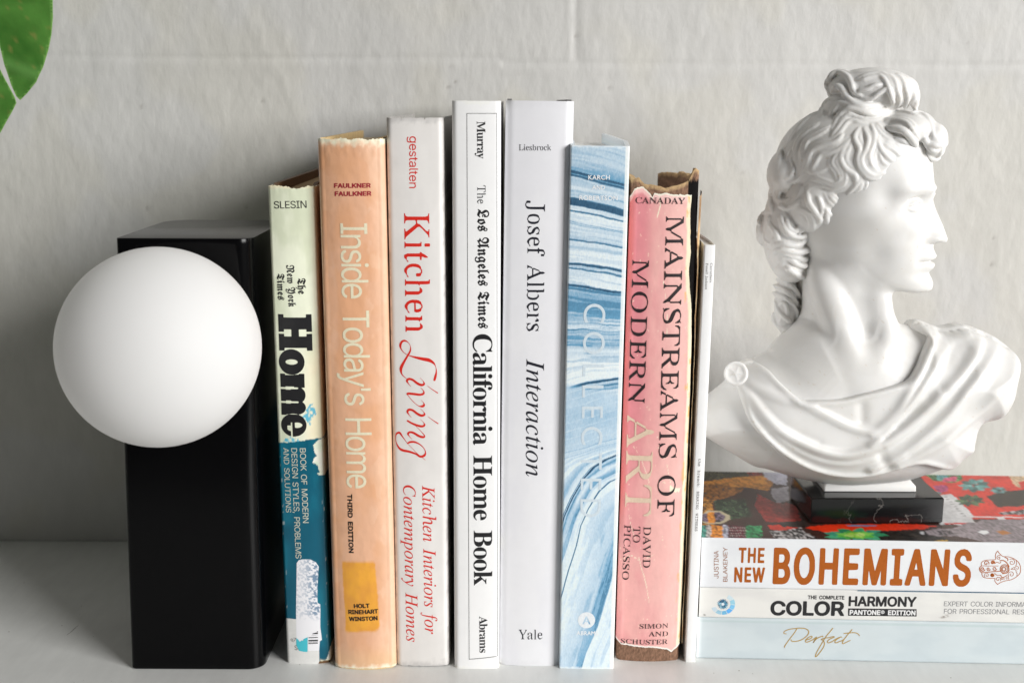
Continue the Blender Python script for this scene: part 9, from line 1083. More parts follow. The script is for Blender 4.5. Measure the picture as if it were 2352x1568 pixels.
# --- 7 torn pink book --------------------------------------------------------
def book_pink():
    b = Book('Pink', 'book', 'tattered faded pink book with torn paper jacket over brown cloth', 160, 2.4, 3.6)
    hw = b.w / 2
    cloth = mat('brown_cloth', attr=True, rough=.9, spec=.15, noise=[(700, .3, ONE)], bump=[(1300, .25, ONE, 2)])

    def ctop(u, y):
        base = np.interp(u, [-hw, -hw + 4, -hw + 7, 0, hw - 9, hw - 6, hw - 3, hw], [262, 263, 259.5, 258, 260, 262, 268, 266])
        side = np.where(u > 0, 265 - .05 * y + teeth(y, 53, 2.4), 263 - .01 * y)
        return np.where(y < 9, base + teeth(u, 53, .6), side)

    def cpaint(X, Y, Zv):
        c = lerp(srgb(142, 110, 90), srgb(112, 86, 70), sstep(.3, .7, fbm(X / .5, Zv / .6, 61, 2)))
        top = ctop(X[:, :1], Y[:, :1])
        k = sstep(2.6, .4, top - Zv + (fbm(X, Zv, 63) - .5) * 2.5)
        c = lerp(c, srgb(190, 160, 120), k)
        c = lerp(c, np.array([.006, .005, .005]), ((X > hw - 6.5) & (Zv > 60) & (Zv < 262) & (Y < 20)) * 1.0)  # shade of the open gap behind the torn jacket, painted black on the cloth
        return c
    b.w -= 1.2
    b.shell('cover', cloth, cpaint, t=2.4, nz=200, top=ctop)
    b.w += 1.2
    b.pages(drop=6, col=(.50, .40, .27))
    # the paper jacket: its front piece ends in a ragged crack near the right joint
    v = np.linspace(0, 1, 420)
    H = 254.5
    z = 9 + v * (H - 9)
    crack = hw - np.interp(z, [0, 60, 120, 170, 195, 205, 215, 225, 235, 245, 255], [.3, .4, .5, 1.0, 1.8, 3.2, 4.2, 3.8, 4.2, 4.8, 4.4]) + teeth(z, 73, .28, 2.5)
    na = 90
    A = np.linspace(0, 1, na)
    U = (-hw) + A[:, None] * (crack + hw)[None]
    topc = H + np.interp(U[:, -1], [-hw, -hw + 2, -hw + 6, -hw + 9.5, -hw + 11, -hw + 12, 0, hw - 4, hw], [-1, 2.5, 4, .5, -1.5, 1.0, .6, -.4, -3]) + teeth(U[:, -1], 83, .8)
    botc = 9 + np.interp(U[:, 0], [-hw, -hw + 3, 0, hw - 8, hw - 5, hw], [3, .5, -.6, -1.5, -3.5, .5]) + teeth(U[:, 0], 93, .5)
    Zg = botc[:, None] + (topc - botc)[:, None] * v[None]

    def jpaint(X, Zv, edge):
        c = lerp(srgb(212, 142, 144), srgb(220, 162, 158), sstep(.35, .65, fbm(X / 8, Zv / 25, 81)))
        c = lerp(c, srgb(228, 182, 174), sstep(-6, 11, X + 9 * (fbm(X / 30, Zv / 40, 82) - .5)) * .85)
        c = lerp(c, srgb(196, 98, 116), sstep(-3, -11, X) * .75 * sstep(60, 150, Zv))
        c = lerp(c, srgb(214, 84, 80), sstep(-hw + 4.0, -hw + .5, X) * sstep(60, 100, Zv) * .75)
        c = lerp(c, srgb(216, 166, 160), .25)
        # scuffs and cracks that show the cream paper
        cream = srgb(240, 222, 196)
        dist = lambda pts: np.min([np.hypot(X - (p[0] + (q[0] - p[0]) * t), Zv - (p[1] + (q[1] - p[1]) * t)) for p, q in zip(pts[:-1], pts[1:]) for t in np.linspace(0, 1, 26)], axis=0)
        for pts, w_ in (([(-7, 60), (-5.5, 54), (-4, 50), (-2.5, 44), (-.5, 34)], .15), ([(-17, 58), (-11, 61), (-6, 58), (1, 62)], .13), ([(-12, 122), (-8, 116), (-5, 108), (-3, 102)], .13), ([(-4, 243), (-2.5, 249), (-3.4, 255)], .22), ([(5, 165), (3.4, 180), (3.0, 196), (.5, 210)], .16), ([(6, 112), (9, 100), (12, 96)], .12), ([(-14, 90), (-12, 78), (-9, 70)], .12)):
            jitter = (fbm(X / 1.2, Zv / 1.2, 84) - .5) * .8
            c = lerp(c, cream, sstep(w_ * 1.7, w_ * .6, dist(pts) + jitter * w_))
        c = lerp(c, cream, sstep(.80, .84, fbm(X / 1.3, Zv / 1.9, 86)) * .6)
        c = lerp(c, cream, (inpoly(X, Zv, [(8, 97.5), (13.5, 97.0), (13.8, 99), (10, 99.3), (8.2, 101)]) * 1.0))
        c = lerp(c, srgb(236, 196, 190), sstep(4.0, 2.0, topc[:, None] - Zv if edge is not None else 9 + 0 * Zv) * .7)
        if edge is not None:
            e = edge - X
            c = lerp(c, srgb(238, 222, 190), sstep(2.4, 1.6, e + (fbm(X / 1.5, Zv / 8, 87) - .5) * 1.3) * .85)
            c = lerp(c, srgb(216, 170, 100), sstep(.62, .7, fbm(X / 1.5, Zv / 7, 88)) * sstep(4.2, 2, e) * .8)
            c = lerp(c, srgb(250, 236, 214), sstep(1.1, .2, topc[:, None] - Zv))
            c = lerp(c, srgb(250, 240, 226), sstep(1.3, .2, Zv - botc[:, None]))
        return c
    jm = mat('faded_pink_paper', attr=True, rough=.46, spec=.4, noise=[(150, .06, ONE)], bump=[(90, .12, (1, 1, .6), 4), (700, .03, ONE, 3)])
    lift = .35
    Yg = b.Y(U) - lift + (fbm(U / 6, Zg / 12, 95) - .5) * .35
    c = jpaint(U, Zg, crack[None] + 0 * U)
    Vf = np.stack([U, Yg, Zg], -1)
    Vb = np.stack([U, Yg + .22, Zg], -1)
    n = na * len(v); nr = len(v)
    k = np.arange(na - 1); r = np.arange(nr - 1)
    F = np.concatenate([grid_faces(na, nr), grid_faces(na, nr, off=n)[:, ::-1],
                        np.stack([k * nr + nr - 1, (k + 1) * nr + nr - 1, n + (k + 1) * nr + nr - 1, n + k * nr + nr - 1], -1), np.stack([k * nr, n + k * nr, n + (k + 1) * nr, (k + 1) * nr], -1),
                        np.stack([r, r + 1, n + r + 1, n + r], -1), np.stack([(na - 1) * nr + r, n + (na - 1) * nr + r, n + (na - 1) * nr + r + 1, (na - 1) * nr + r + 1], -1)])
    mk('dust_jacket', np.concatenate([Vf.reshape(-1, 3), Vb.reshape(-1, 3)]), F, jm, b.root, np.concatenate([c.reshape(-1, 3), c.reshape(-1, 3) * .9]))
    # the piece of jacket left on the back board, curling away from the joint
    na2 = 26
    z2 = 10 + v * 244
    lo = hw + .2 - np.interp(z2, [0, 150, 180, 200, 215, 230, 260], [-.3, -.3, -.1, .1, .2, .5, .6]) + teeth(z2, 103, .25, 2.2)
    q = np.linspace(0, 1, na2)
    ang = q * np.pi / 2
    X2 = lo[None] + (hw + 1.3 - lo)[None] * np.sin(ang)[:, None] + (fbm(z2 / 9, z2 * 0, 44) - .5)[None] * .5
    Y2 = 2.0 + 4.5 * (1 - np.cos(ang))[:, None] + 26 * np.clip(q - .85, 0, 1)[:, None] + 0 * X2 - np.interp(z2, [0, 230, 262], [0, 0, 1.0])[None]
    Z2 = z2[None] + 0 * X2 + (teeth(X2, 113, 1.0)) * v[None] ** 8 + 3.0 * np.exp(-((z2 - 252) / 6) ** 2)[None] * q[:, None]
    c2 = lerp(srgb(232, 208, 170), srgb(196, 160, 116), sstep(.4, .62, fbm(X2, Z2 / 8, 117)))
    c2 = lerp(c2, srgb(120, 84, 56), sstep(232, 246, Z2) * .7)
    Va = np.stack([X2, Y2, Z2], -1); Vb = Va + np.array([.05, .3, 0])
    n = na2 * nr
    k = np.arange(na2 - 1)
    F = np.concatenate([grid_faces(na2, nr), grid_faces(na2, nr, off=n)[:, ::-1], np.stack([k * nr + nr - 1, (k + 1) * nr + nr - 1, n + (k + 1) * nr + nr - 1, n + k * nr + nr - 1], -1), np.stack([r, r + 1, n + r + 1, n + r], -1)])
    mk('torn_jacket_edge', np.concatenate([Va.reshape(-1, 3), Vb.reshape(-1, 3)]), F, jm, b.root, np.concatenate([c2.reshape(-1, 3)] * 2))
    b.lift = lift + .2
    b.texts(.5, lift=.06)


def book_thin():
    b = Book('Thin', 'book', 'very thin white booklet pressed between the torn pink book and the flat stack', 150, .3, .8)
    m = mat('white_card', attr=True, rough=.4, spec=.4, noise=[(120, .03, ONE)])
    plain_cover(b, srgb(236, 236, 234), srgb(230, 230, 228), m, 131, worn=.3, t=.5, top=lambda u, y: b.H - .3 + np.where(y > 4, .6, 0))
    b.w += 0
    b.pages(drop=1.0, col=(.7, .69, .66), side=.8)
    b.texts(.5, lift=.08)


def stack_books():
    # bottom: pale blue
    b = FlatBook('Perfect', 'book', 'pale blue book with gold handwritten title, bottom of the flat stack', 118, 268)
    m = mat('pale_blue_cover', attr=True, rough=.36, spec=.45, noise=[(80, .03, ONE)], bump=[(140, .02, ONE, 3)])
    f = lambda X, Zv: lerp(srgb(190, 199, 202), srgb(184, 194, 198), sstep(.35, .65, fbm(X / 20, Zv / 8, 141)))
    def fs(X, Zv):
        c = f(X, Zv)
        c = lerp(c, srgb(168, 184, 184), sstep(b.H - 3.0, b.H - 2.2, Zv) * sstep(b.H - 1.0, b.H - 1.8, Zv) * .55)
        return lerp(c, srgb(244, 246, 246), sstep(3, 1, X) * .5)
    b.wrap('cover', m, fs, lambda X, Yd, t: f(X, Yd), t=2.0, nu=90)
    b.texts(.35, .6, lift=.06)
    # middle: off white
    b = FlatBook('Color', 'book', 'slim off-white book with black block capitals, middle of the flat stack', 116, 266, .8)
    m = mat('offwhite_cover', attr=True, rough=.4, spec=.45, noise=[(80, .03, ONE)])

    def fo(X, Zv):
        c = lerp(srgb(212, 211, 207), srgb(206, 205, 202), sstep(.35, .65, fbm(X / 25, Zv / 8, 151)))
        k = np.exp(-(((X - 133) / 2.4) ** 2 + ((Zv - 3.2 - (X - 133) * .35) / .8) ** 2)) * sstep(.35, .6, fbm(X / .8, Zv / .8, 155))
        c = lerp(c, srgb(110, 100, 90), k)
        return lerp(c, srgb(120, 118, 112), sstep(.7, .2, np.hypot(X - 2.9, Zv - 1.5)))
    b.wrap('cover', m, fo, lambda X, Yd, t: fo(X, Yd * 0 + 8), t=.6, nu=260)
    b.texts(.45, lift=.06)
    b.put('title_panel', *fill([np.array(POLYS['box'])], 4), ink((.012, .012, .014)), .04)
    cx, cz, s = POLYS['wheel']
    cols = [((-.15, .30), (196, 220, 232)), ((-.95, -.2), (150, 205, 228)), ((-1.45, -.95), (120, 195, 235)), ((-1.95, -1.45), (96, 178, 240)), ((-2.1 - .35, -1.98), (118, 186, 222)), ((-3.0, -2.48), (160, 205, 225)), ((-3.5, -3.05), (205, 222, 232))]
    angs = [(.55, 1.1, (205, 224, 232)), (-.02, .5, (155, 208, 228)), (-.55, -.07, (126, 196, 236)), (-1.12, -.6, (98, 178, 242)), (-1.62, -1.17, (112, 184, 222)), (-2.2, -1.67, (158, 200, 220)), (-2.75, -2.25, (200, 216, 226))]
    for a0, a1, cc in angs:
        t = np.linspace(a0, a1, 8)
        o = np.column_stack([cx + 500 * s * np.cos(t), cz + 460 * s * np.sin(t)])
        i = np.column_stack([cx + 310 * s * np.cos(t), cz + 300 * s * np.sin(t)])[::-1]
        b.put('emblem', *fill([np.vstack([o, i])], 3), ink(tuple(srgb(*cc))), .05)
    rs = np.random.RandomState(2)
    for ring, (r0, r1, n) in enumerate(((60, 270, 22), (40, 200, 15), (20, 120, 9))):
        for k in range(n):
            a = 2 * np.pi * k / n + ring * .3; w = (.13, .17, .25)[ring]
            rr = r1 * rs.uniform(.85, 1.0)
            pt = lambda r, d: (cx + r * s * math.cos(a + d), cz + r * s * math.sin(a + d))
            q = np.array([pt(r0, -.05), pt(rr * .7, -w), pt(rr, 0), pt(rr * .7, w), pt(r0, .05)])
            cc = [(96, 160, 185), (150, 200, 220), (20, 80, 105), (70, 130, 165), (60, 110, 150)][rs.randint(5)]
            b.put('emblem', *fill([q], 3), ink(tuple(srgb(*cc))), .055 + ring * .012 + .0012 * (k % 5))
    t = np.linspace(0, 2 * np.pi, 20, endpoint=False)
    b.put('emblem', *fill([np.column_stack([cx + 62 * s * np.cos(t), cz + 66 * s * np.sin(t)])], 3), ink(tuple(srgb(222, 232, 238))), .11)
    # top: white spine, picture cover
    b = FlatBook('Boh', 'book', 'white book with copper orange capitals and colourful picture cover, top of the flat stack', 120.5, 264, 1.0)
    m = mat('glossy_picture_cover', attr=True, rough=.27, spec=.3, noise=[(90, .02, ONE)], bump=[(90, .015, ONE, 2)])

    def fs(X, Zv):
        return lerp(srgb(214, 216, 218), srgb(209, 211, 214), sstep(.35, .65, fbm(X / 30, Zv / 12, 161)))

    def ft(X, Yd, top):
        c = np.ones(X.shape + (3,)) * np.array([.05, .02, .015])
        rx = fbm(X / 3, Yd / 3, 165); ry = fbm(X / 3 + 40, Yd / 3, 166)
        fine = fbm(X / 1.1, Yd / 2.0, 167, 3)
        for col, pts, nz in COVER:
            px_ = np.array(pts)
            lo, hi = px_.min(0) - 2, px_.max(0) + 2
            msk = (X > lo[0]) & (X < hi[0]) & (Yd > lo[1]) & (Yd < hi[1])
            if not msk.any(): continue
            am = .9 if nz else .3
            idx = np.where(msk)
            ins = inpoly(X[idx] + (rx[idx] - .5) * am * 2, Yd[idx] + (ry[idx] - .5) * am * 4, pts)
            f_ = np.clip(1 + nz * (fine[idx] - .5) * 4.2, .15, 3.5)[:, None]
            c[idx] = np.where(ins[:, None], np.array(col) * f_, c[idx])
        weights = np.array([.2, .6, .2])
        for ax_ in (0, 1):
            c = np.apply_along_axis(lambda v: np.convolve(np.pad(v, 1, 'edge'), weights, 'valid'), ax_, c)
        c = c * (.7 + .65 * fbm(X / 9, Yd / 9, 168))[..., None]
        c = np.where(top[..., None], c, np.array([.1, .25, .3]))
        return c
    b.wrap('cover', m, fs, ft, t=.8, nu=620, pv=150)
    b.texts(.3, .35, lift=.06)
    b.put('cover_edge', *fill([np.array(POLYS['blue_line'])], 4), ink((.01, .10, .20)), .04)
    return b


for f in (book_sage, book_peach, book_kitchen, book_ivory, book_lavender, book_marbled, book_pink, book_thin):
    f()
stack_books()


# ------------------------------------------------------------------ table lamp
def build_lamp():
    root = empty('table_lamp', (-.1686, -.0026, 0), (0, 0, 0), 'unlit table lamp, white glass globe on the front of a glossy black box', 'lamp')
    # tall rounded box; its foot is a little wider than its head, as in the photograph
    H = 232.5
    def ring(z):
        f = z / H
        x0 = -35.7 + f * 5.3; x1 = 35.7 + f * 2.0
        D = 97
        r_f, r_b = 8.5, 16
        pts = []
        for cx, cy, r, a0 in ((x1 - r_f, r_f, r_f, -90), (x1 - r_b, D - r_b, r_b, 0), (x0 + r_b, D - r_b, r_b, 90), (x0 + 3.0, 3.0, 3.0, 180)):
            for k in range(11):
                a = math.radians(a0 + 9 * k)
                pts.append((cx + r * math.cos(a), cy + r * math.sin(a)))
        return np.array(pts)
    rows = [(0.0, .8), (.25, .3), (.8, 0)] + [(z, 0) for z in np.linspace(4, H - 3, 14)] + [(H - .5, 0), (H - .15, .12), (H, .4)]
    V = []
    for z, ins in rows:
        p = ring(z); c = p.mean(0)
        d = p - c
        p = c + d * (1 - ins / 40)
        V += [(x, y, z) for x, y in p]
    n = 44
    F = []
    for j in range(len(rows) - 1):
        for k in range(n):
            F.append((j * n + k, j * n + (k + 1) % n, (j + 1) * n + (k + 1) % n, (j + 1) * n + k))
    F.append(tuple(range(n))[::-1]); F.append(tuple(range((len(rows) - 1) * n, len(rows) * n)))
    black = mat('black_lacquer', (.0016, .0016, .002), .2, spec=.16, noise=[(300, .2, ONE)], bump=[(35, .03, ONE, 2)])
    mk('lamp_body', V, F, black, root, sharp=35)
    # globe: opal glass with a slightly flattened seat, set into the front of the box
    nu, nv = 96, 64
    R = 47.9
    V, F = [], []
    for i in range(nv + 1):
        th = math.pi * i / nv
        for k in range(nu):
            ph = 2 * math.pi * k / nu
            V.append((R * math.sin(th) * math.cos(ph), R * math.sin(th) * math.sin(ph), R * math.cos(th)))
    for i in range(nv):
        for k in range(nu):
            F.append((i * nu + k, (i + 1) * nu + k, (i + 1) * nu + (k + 1) % nu, i * nu + (k + 1) % nu))
    V = np.array(V) + np.array([-.2, -36.0, 184.3])
    # thin opal glass: part of the daylight goes through the wall and scatters inside the globe
    opal = mat('opal_glass', (.97, .97, .97), .55, spec=.22, bump=[(60, .01, ONE, 2)])
    nt = opal.node_tree
    tr = nt.nodes.new('ShaderNodeBsdfTranslucent'); tr.inputs['Color'].default_value = (.99, .985, .975, 1)
    mx = nt.nodes.new('ShaderNodeMixShader'); mx.inputs[0].default_value = .40
    nt.links.new(nt.nodes['Principled BSDF'].outputs[0], mx.inputs[1]); nt.links.new(tr.outputs[0], mx.inputs[2])
    nt.links.new(mx.outputs[0], nt.nodes['Material Output'].inputs['Surface'])
    mk('globe', V, F, opal, root)
    t = np.linspace(0, 2 * np.pi, 64, endpoint=False)
    V, F = [], []
    for r, y in ((22, 0.5), (24, -.6), (24, -3.0), (21.5, -3.4)):
        V += [(-.2 + r * math.cos(a), y, 184.3 + r * math.sin(a)) for a in t]
    for j in range(3):
        for k in range(64): F.append((j * 64 + k, j * 64 + (k + 1) % 64, j * 64 + 64 + (k + 1) % 64, j * 64 + 64 + k))
    mk('globe_holder', V, F, black, root)


build_lamp()


# ------------------------------------------------------------------ monstera leaf
def build_leaf():
    root = empty('monstera_leaf', (-.36, -.02, .36), (0, 0, 0), 'glossy green split leaf of a houseplant, cut by the left edge at the top', 'leaf')
    green = mat('leaf_green', attr=True, rough=.36, spec=.45, noise=[(60, .15, (1, 1, 1)), (250, .08, ONE)], bump=[(120, .25, (1, 1, 1), 3)], sss=.15)
    lobes = [np.array(l, float) - np.array([-360., 360.]) for l in LEAF]
    a = lobes[0]; c = lobes[1]
    # one blade: the two lobes seen in the picture and the rest of the leaf beyond the frame
    mid = np.array([-75., 30.])
    out = np.vstack([a, [[-20, 110], [-60, 128], [-110, 122], [-150, 90], [-178, 40], [-150, 34], [-182, 10], [-185, -30], [-152, -28], [-170, -66], [-140, -84], [-112, -58], [-105, -96], [-70, -92], [-62, -60], [-55, -78]], c[::-1], [[-30, 26]]])
    vv, F = fill([np.vstack([np.linspace(out[i], out[(i + 1) % len(out)], max(2, int(np.hypot(*(out[(i + 1) % len(out)] - out[i])) / 1.5)), endpoint=False) for i in range(len(out))])], 1.5)
    x, z = vv[:, 0], vv[:, 1]
    d = np.hypot(x - mid[0], z - mid[1])
    bend = .0006 * (np.minimum(d, 200) - 175) ** 2 + 1.2 * np.sin(z / 22.)
    ang = np.arctan2(z - mid[1], x - mid[0])
    vein = np.exp(-((np.mod(ang * 4.2, 1.0) - .5) / .06) ** 2) * sstep(10, 30, d)
    y = bend + vein * -.35
    col = lerp(srgb(70, 124, 48), srgb(46, 98, 32), sstep(.35, .65, fbm(x / 18, z / 18, 171)))
    col = lerp(col, srgb(104, 156, 78), vein * .45)
    col = lerp(col, srgb(120, 120, 60), sstep(.74, .8, fbm(x / 3, z / 3, 172)) * .6)
    n = len(vv)
    ed = {}
    for f in F:
        for k in range(3):
            e = (f[k], f[(k + 1) % 3]); ed[e] = 1
    bnd = [e for e in ed if (e[1], e[0]) not in ed]
    rim = np.zeros(n, bool)
    for e in bnd: rim[list(e)] = True
    col[rim] = srgb(112, 158, 78)
    V = np.concatenate([np.column_stack([x, y, z]), np.column_stack([x, y + .45, z])])
    FF = [tuple(f) for f in F] + [tuple(n + i for i in f[::-1]) for f in F] + [(e[1], e[0], n + e[0], n + e[1]) for e in bnd]
    mk('leaf_blade', V, FF, green, root, np.concatenate([col, col * .85]), sharp=50)
    # stalk, running down and out of the picture
    p = [Vector((-75, 2, 30)), Vector((-95, 4, -40)), Vector((-120, 2, -160)), Vector((-135, 0, -300)), Vector((-140, 0, -379))]
    V, F = [], []
    for i, q in enumerate(p):
        r = 1.8 + i * .45
        for k in range(10):
            V.append((q.x + r * math.cos(k * .6283), q.y + r * math.sin(k * .6283), q.z))
    for i in range(len(p) - 1):
        for k in range(10): F.append((i * 10 + k, i * 10 + (k + 1) % 10, i * 10 + 10 + (k + 1) % 10, i * 10 + 10 + k))
    mk('stalk', V, F, mat('stalk_green', (.10, .22, .05), .45), root)


build_leaf()


# ------------------------------------------------------------------ plaster bust
def surface_nets(f, origin, h):
    """smooth surface of a sampled distance field (numpy surface nets)"""
    s = f < 0
    nx, ny, nz = f.shape
    c = np.zeros((nx - 1, ny - 1, nz - 1), np.int8)
    for dx in (0, 1):
        for dy in (0, 1):
            for dz in (0, 1):
                c += s[dx:nx - 1 + dx, dy:ny - 1 + dy, dz:nz - 1 + dz]
    act = (c > 0) & (c < 8)
    idx = np.full(act.shape, -1, np.int32)
    cells = np.argwhere(act)
    idx[act] = np.arange(len(cells))
    acc = np.zeros((len(cells), 3)); cnt = np.zeros(len(cells))
    corners = [(0, 0, 0), (1, 0, 0), (0, 1, 0), (1, 1, 0), (0, 0, 1), (1, 0, 1), (0, 1, 1), (1, 1, 1)]
    val = [f[cells[:, 0] + a, cells[:, 1] + b, cells[:, 2] + d] for a, b, d in corners]
    for i in range(8):
        for j in range(i + 1, 8):
            d = np.array(corners[j]) - np.array(corners[i])
            if np.abs(d).sum() != 1: continue
            m = (val[i] < 0) != (val[j] < 0)
            t = np.where(m, val[i] / np.where(m, val[i] - val[j], 1), 0)
            acc += np.where(m[:, None], np.array(corners[i]) + t[:, None] * d, 0)
            cnt += m
    V = (cells + acc / cnt[:, None]) * h + np.array(origin)
    Q = []
    for ax in range(3):
        o = [1, 1, 1]
        sl0 = [slice(1, n - 1) for n in (nx, ny, nz)]; sl1 = list(sl0)
        sl0[ax] = slice(0, f.shape[ax] - 1); sl1[ax] = slice(1, f.shape[ax])
        a, b = s[tuple(sl0)], s[tuple(sl1)]
        e = np.argwhere(a != b)
        inside = a[a != b]
        off = np.ones(3, int); off[ax] = 0
        e = e + off
        u, v = [(1, 2), (2, 0), (0, 1)][ax]
        def g(du, dv):
            q = e.copy(); q[:, u] -= du; q[:, v] -= dv
            return idx[q[:, 0], q[:, 1], q[:, 2]]
        q = np.stack([g(1, 1), g(0, 1), g(0, 0), g(1, 0)], -1)
        q = np.where(inside[:, None], q, q[:, ::-1])
        Q.append(q[(q >= 0).all(1)])
    return V, np.concatenate(Q)


def smin(a, b, k):
    h = np.clip(.5 + .5 * (b - a) / k, 0, 1)
    return b * (1 - h) + a * h - k * h * (1 - h)


def smax(a, b, k):
    return -smin(-a, -b, k)


def poly_sd(x, z, poly, closed=True):
    """signed distance to a polygon in the (x, z) plane, negative inside; for open lines also the side"""
    q = np.array(poly, float)
    best = np.full(x.shape, 1e9); side = np.zeros(x.shape)
    n = len(q)
    for i in range(n if closed else n - 1):
        a, b = q[i], q[(i + 1) % n]
        ab = b - a
        t = np.clip(((x - a[0]) * ab[0] + (z - a[1]) * ab[1]) / max(ab @ ab, 1e-9), 0, 1)
        d = np.hypot(x - a[0] - ab[0] * t, z - a[1] - ab[1] * t)
        m = d < best
        best = np.where(m, d, best)
        side = np.where(m, np.sign(ab[0] * (z - a[1]) - ab[1] * (x - a[0])), side)
    if closed:
        return np.where(inpoly(x, z, poly), -best, best)
    return best, side


class Field:
    def __init__(self, lo, hi, h):
        self.lo, self.h = np.array(lo, float), h
        n = np.ceil((np.array(hi) - lo) / h).astype(int) + 1
        ax = [self.lo[i] + h * np.arange(n[i]) for i in range(3)]
        self.ax = ax
        self.X, self.Y, self.Z = [a.astype(np.float32) for a in np.meshgrid(*ax, indexing='ij', sparse=True)]
        self.f = np.full(n, 50, np.float32)

    def capsule(self, a, b, ra, rb, k=0.0):
        """union with a tapered capsule, evaluated only near it"""
        a, b = np.array(a, float), np.array(b, float)
        pad = max(ra, rb) + k + 2 * self.h
        lo = np.floor((np.minimum(a, b) - pad - self.lo) / self.h).astype(int)
        hi = np.ceil((np.maximum(a, b) + pad - self.lo) / self.h).astype(int) + 1
        lo = np.maximum(lo, 0); hi = np.minimum(hi, self.f.shape)
        if (hi <= lo).any(): return
        s = tuple(slice(l, g) for l, g in zip(lo, hi))
        x, y, z = self.X[s[0]], self.Y[:, s[1]], self.Z[:, :, s[2]]
        ab = b - a
        t = np.clip(((x - a[0]) * ab[0] + (y - a[1]) * ab[1] + (z - a[2]) * ab[2]) / max(ab @ ab, 1e-9), 0, 1)
        d = np.sqrt((x - a[0] - ab[0] * t) ** 2 + (y - a[1] - ab[1] * t) ** 2 + (z - a[2] - ab[2] * t) ** 2) - (ra + (rb - ra) * t)
        self.f[s] = smin(self.f[s], d, k) if k else np.minimum(self.f[s], d)

    def mesh(self):
        return surface_nets(self.f, self.lo, self.h)


def catmull(p, n):
    p = np.array(p, float)
    out = []
    for i in range(len(p) - 1):
        p0, p1, p2, p3 = p[max(i - 1, 0)], p[i], p[i + 1], p[min(i + 2, len(p) - 1)]
        for t in np.linspace(0, 1, n, endpoint=False):
            out.append(0.5 * ((2 * p1) + (-p0 + p2) * t + (2 * p0 - 5 * p1 + 4 * p2 - p3) * t * t + (-p0 + 3 * p1 - 3 * p2 + p3) * t ** 3))
    out.append(p[-1])
    return np.array(out)


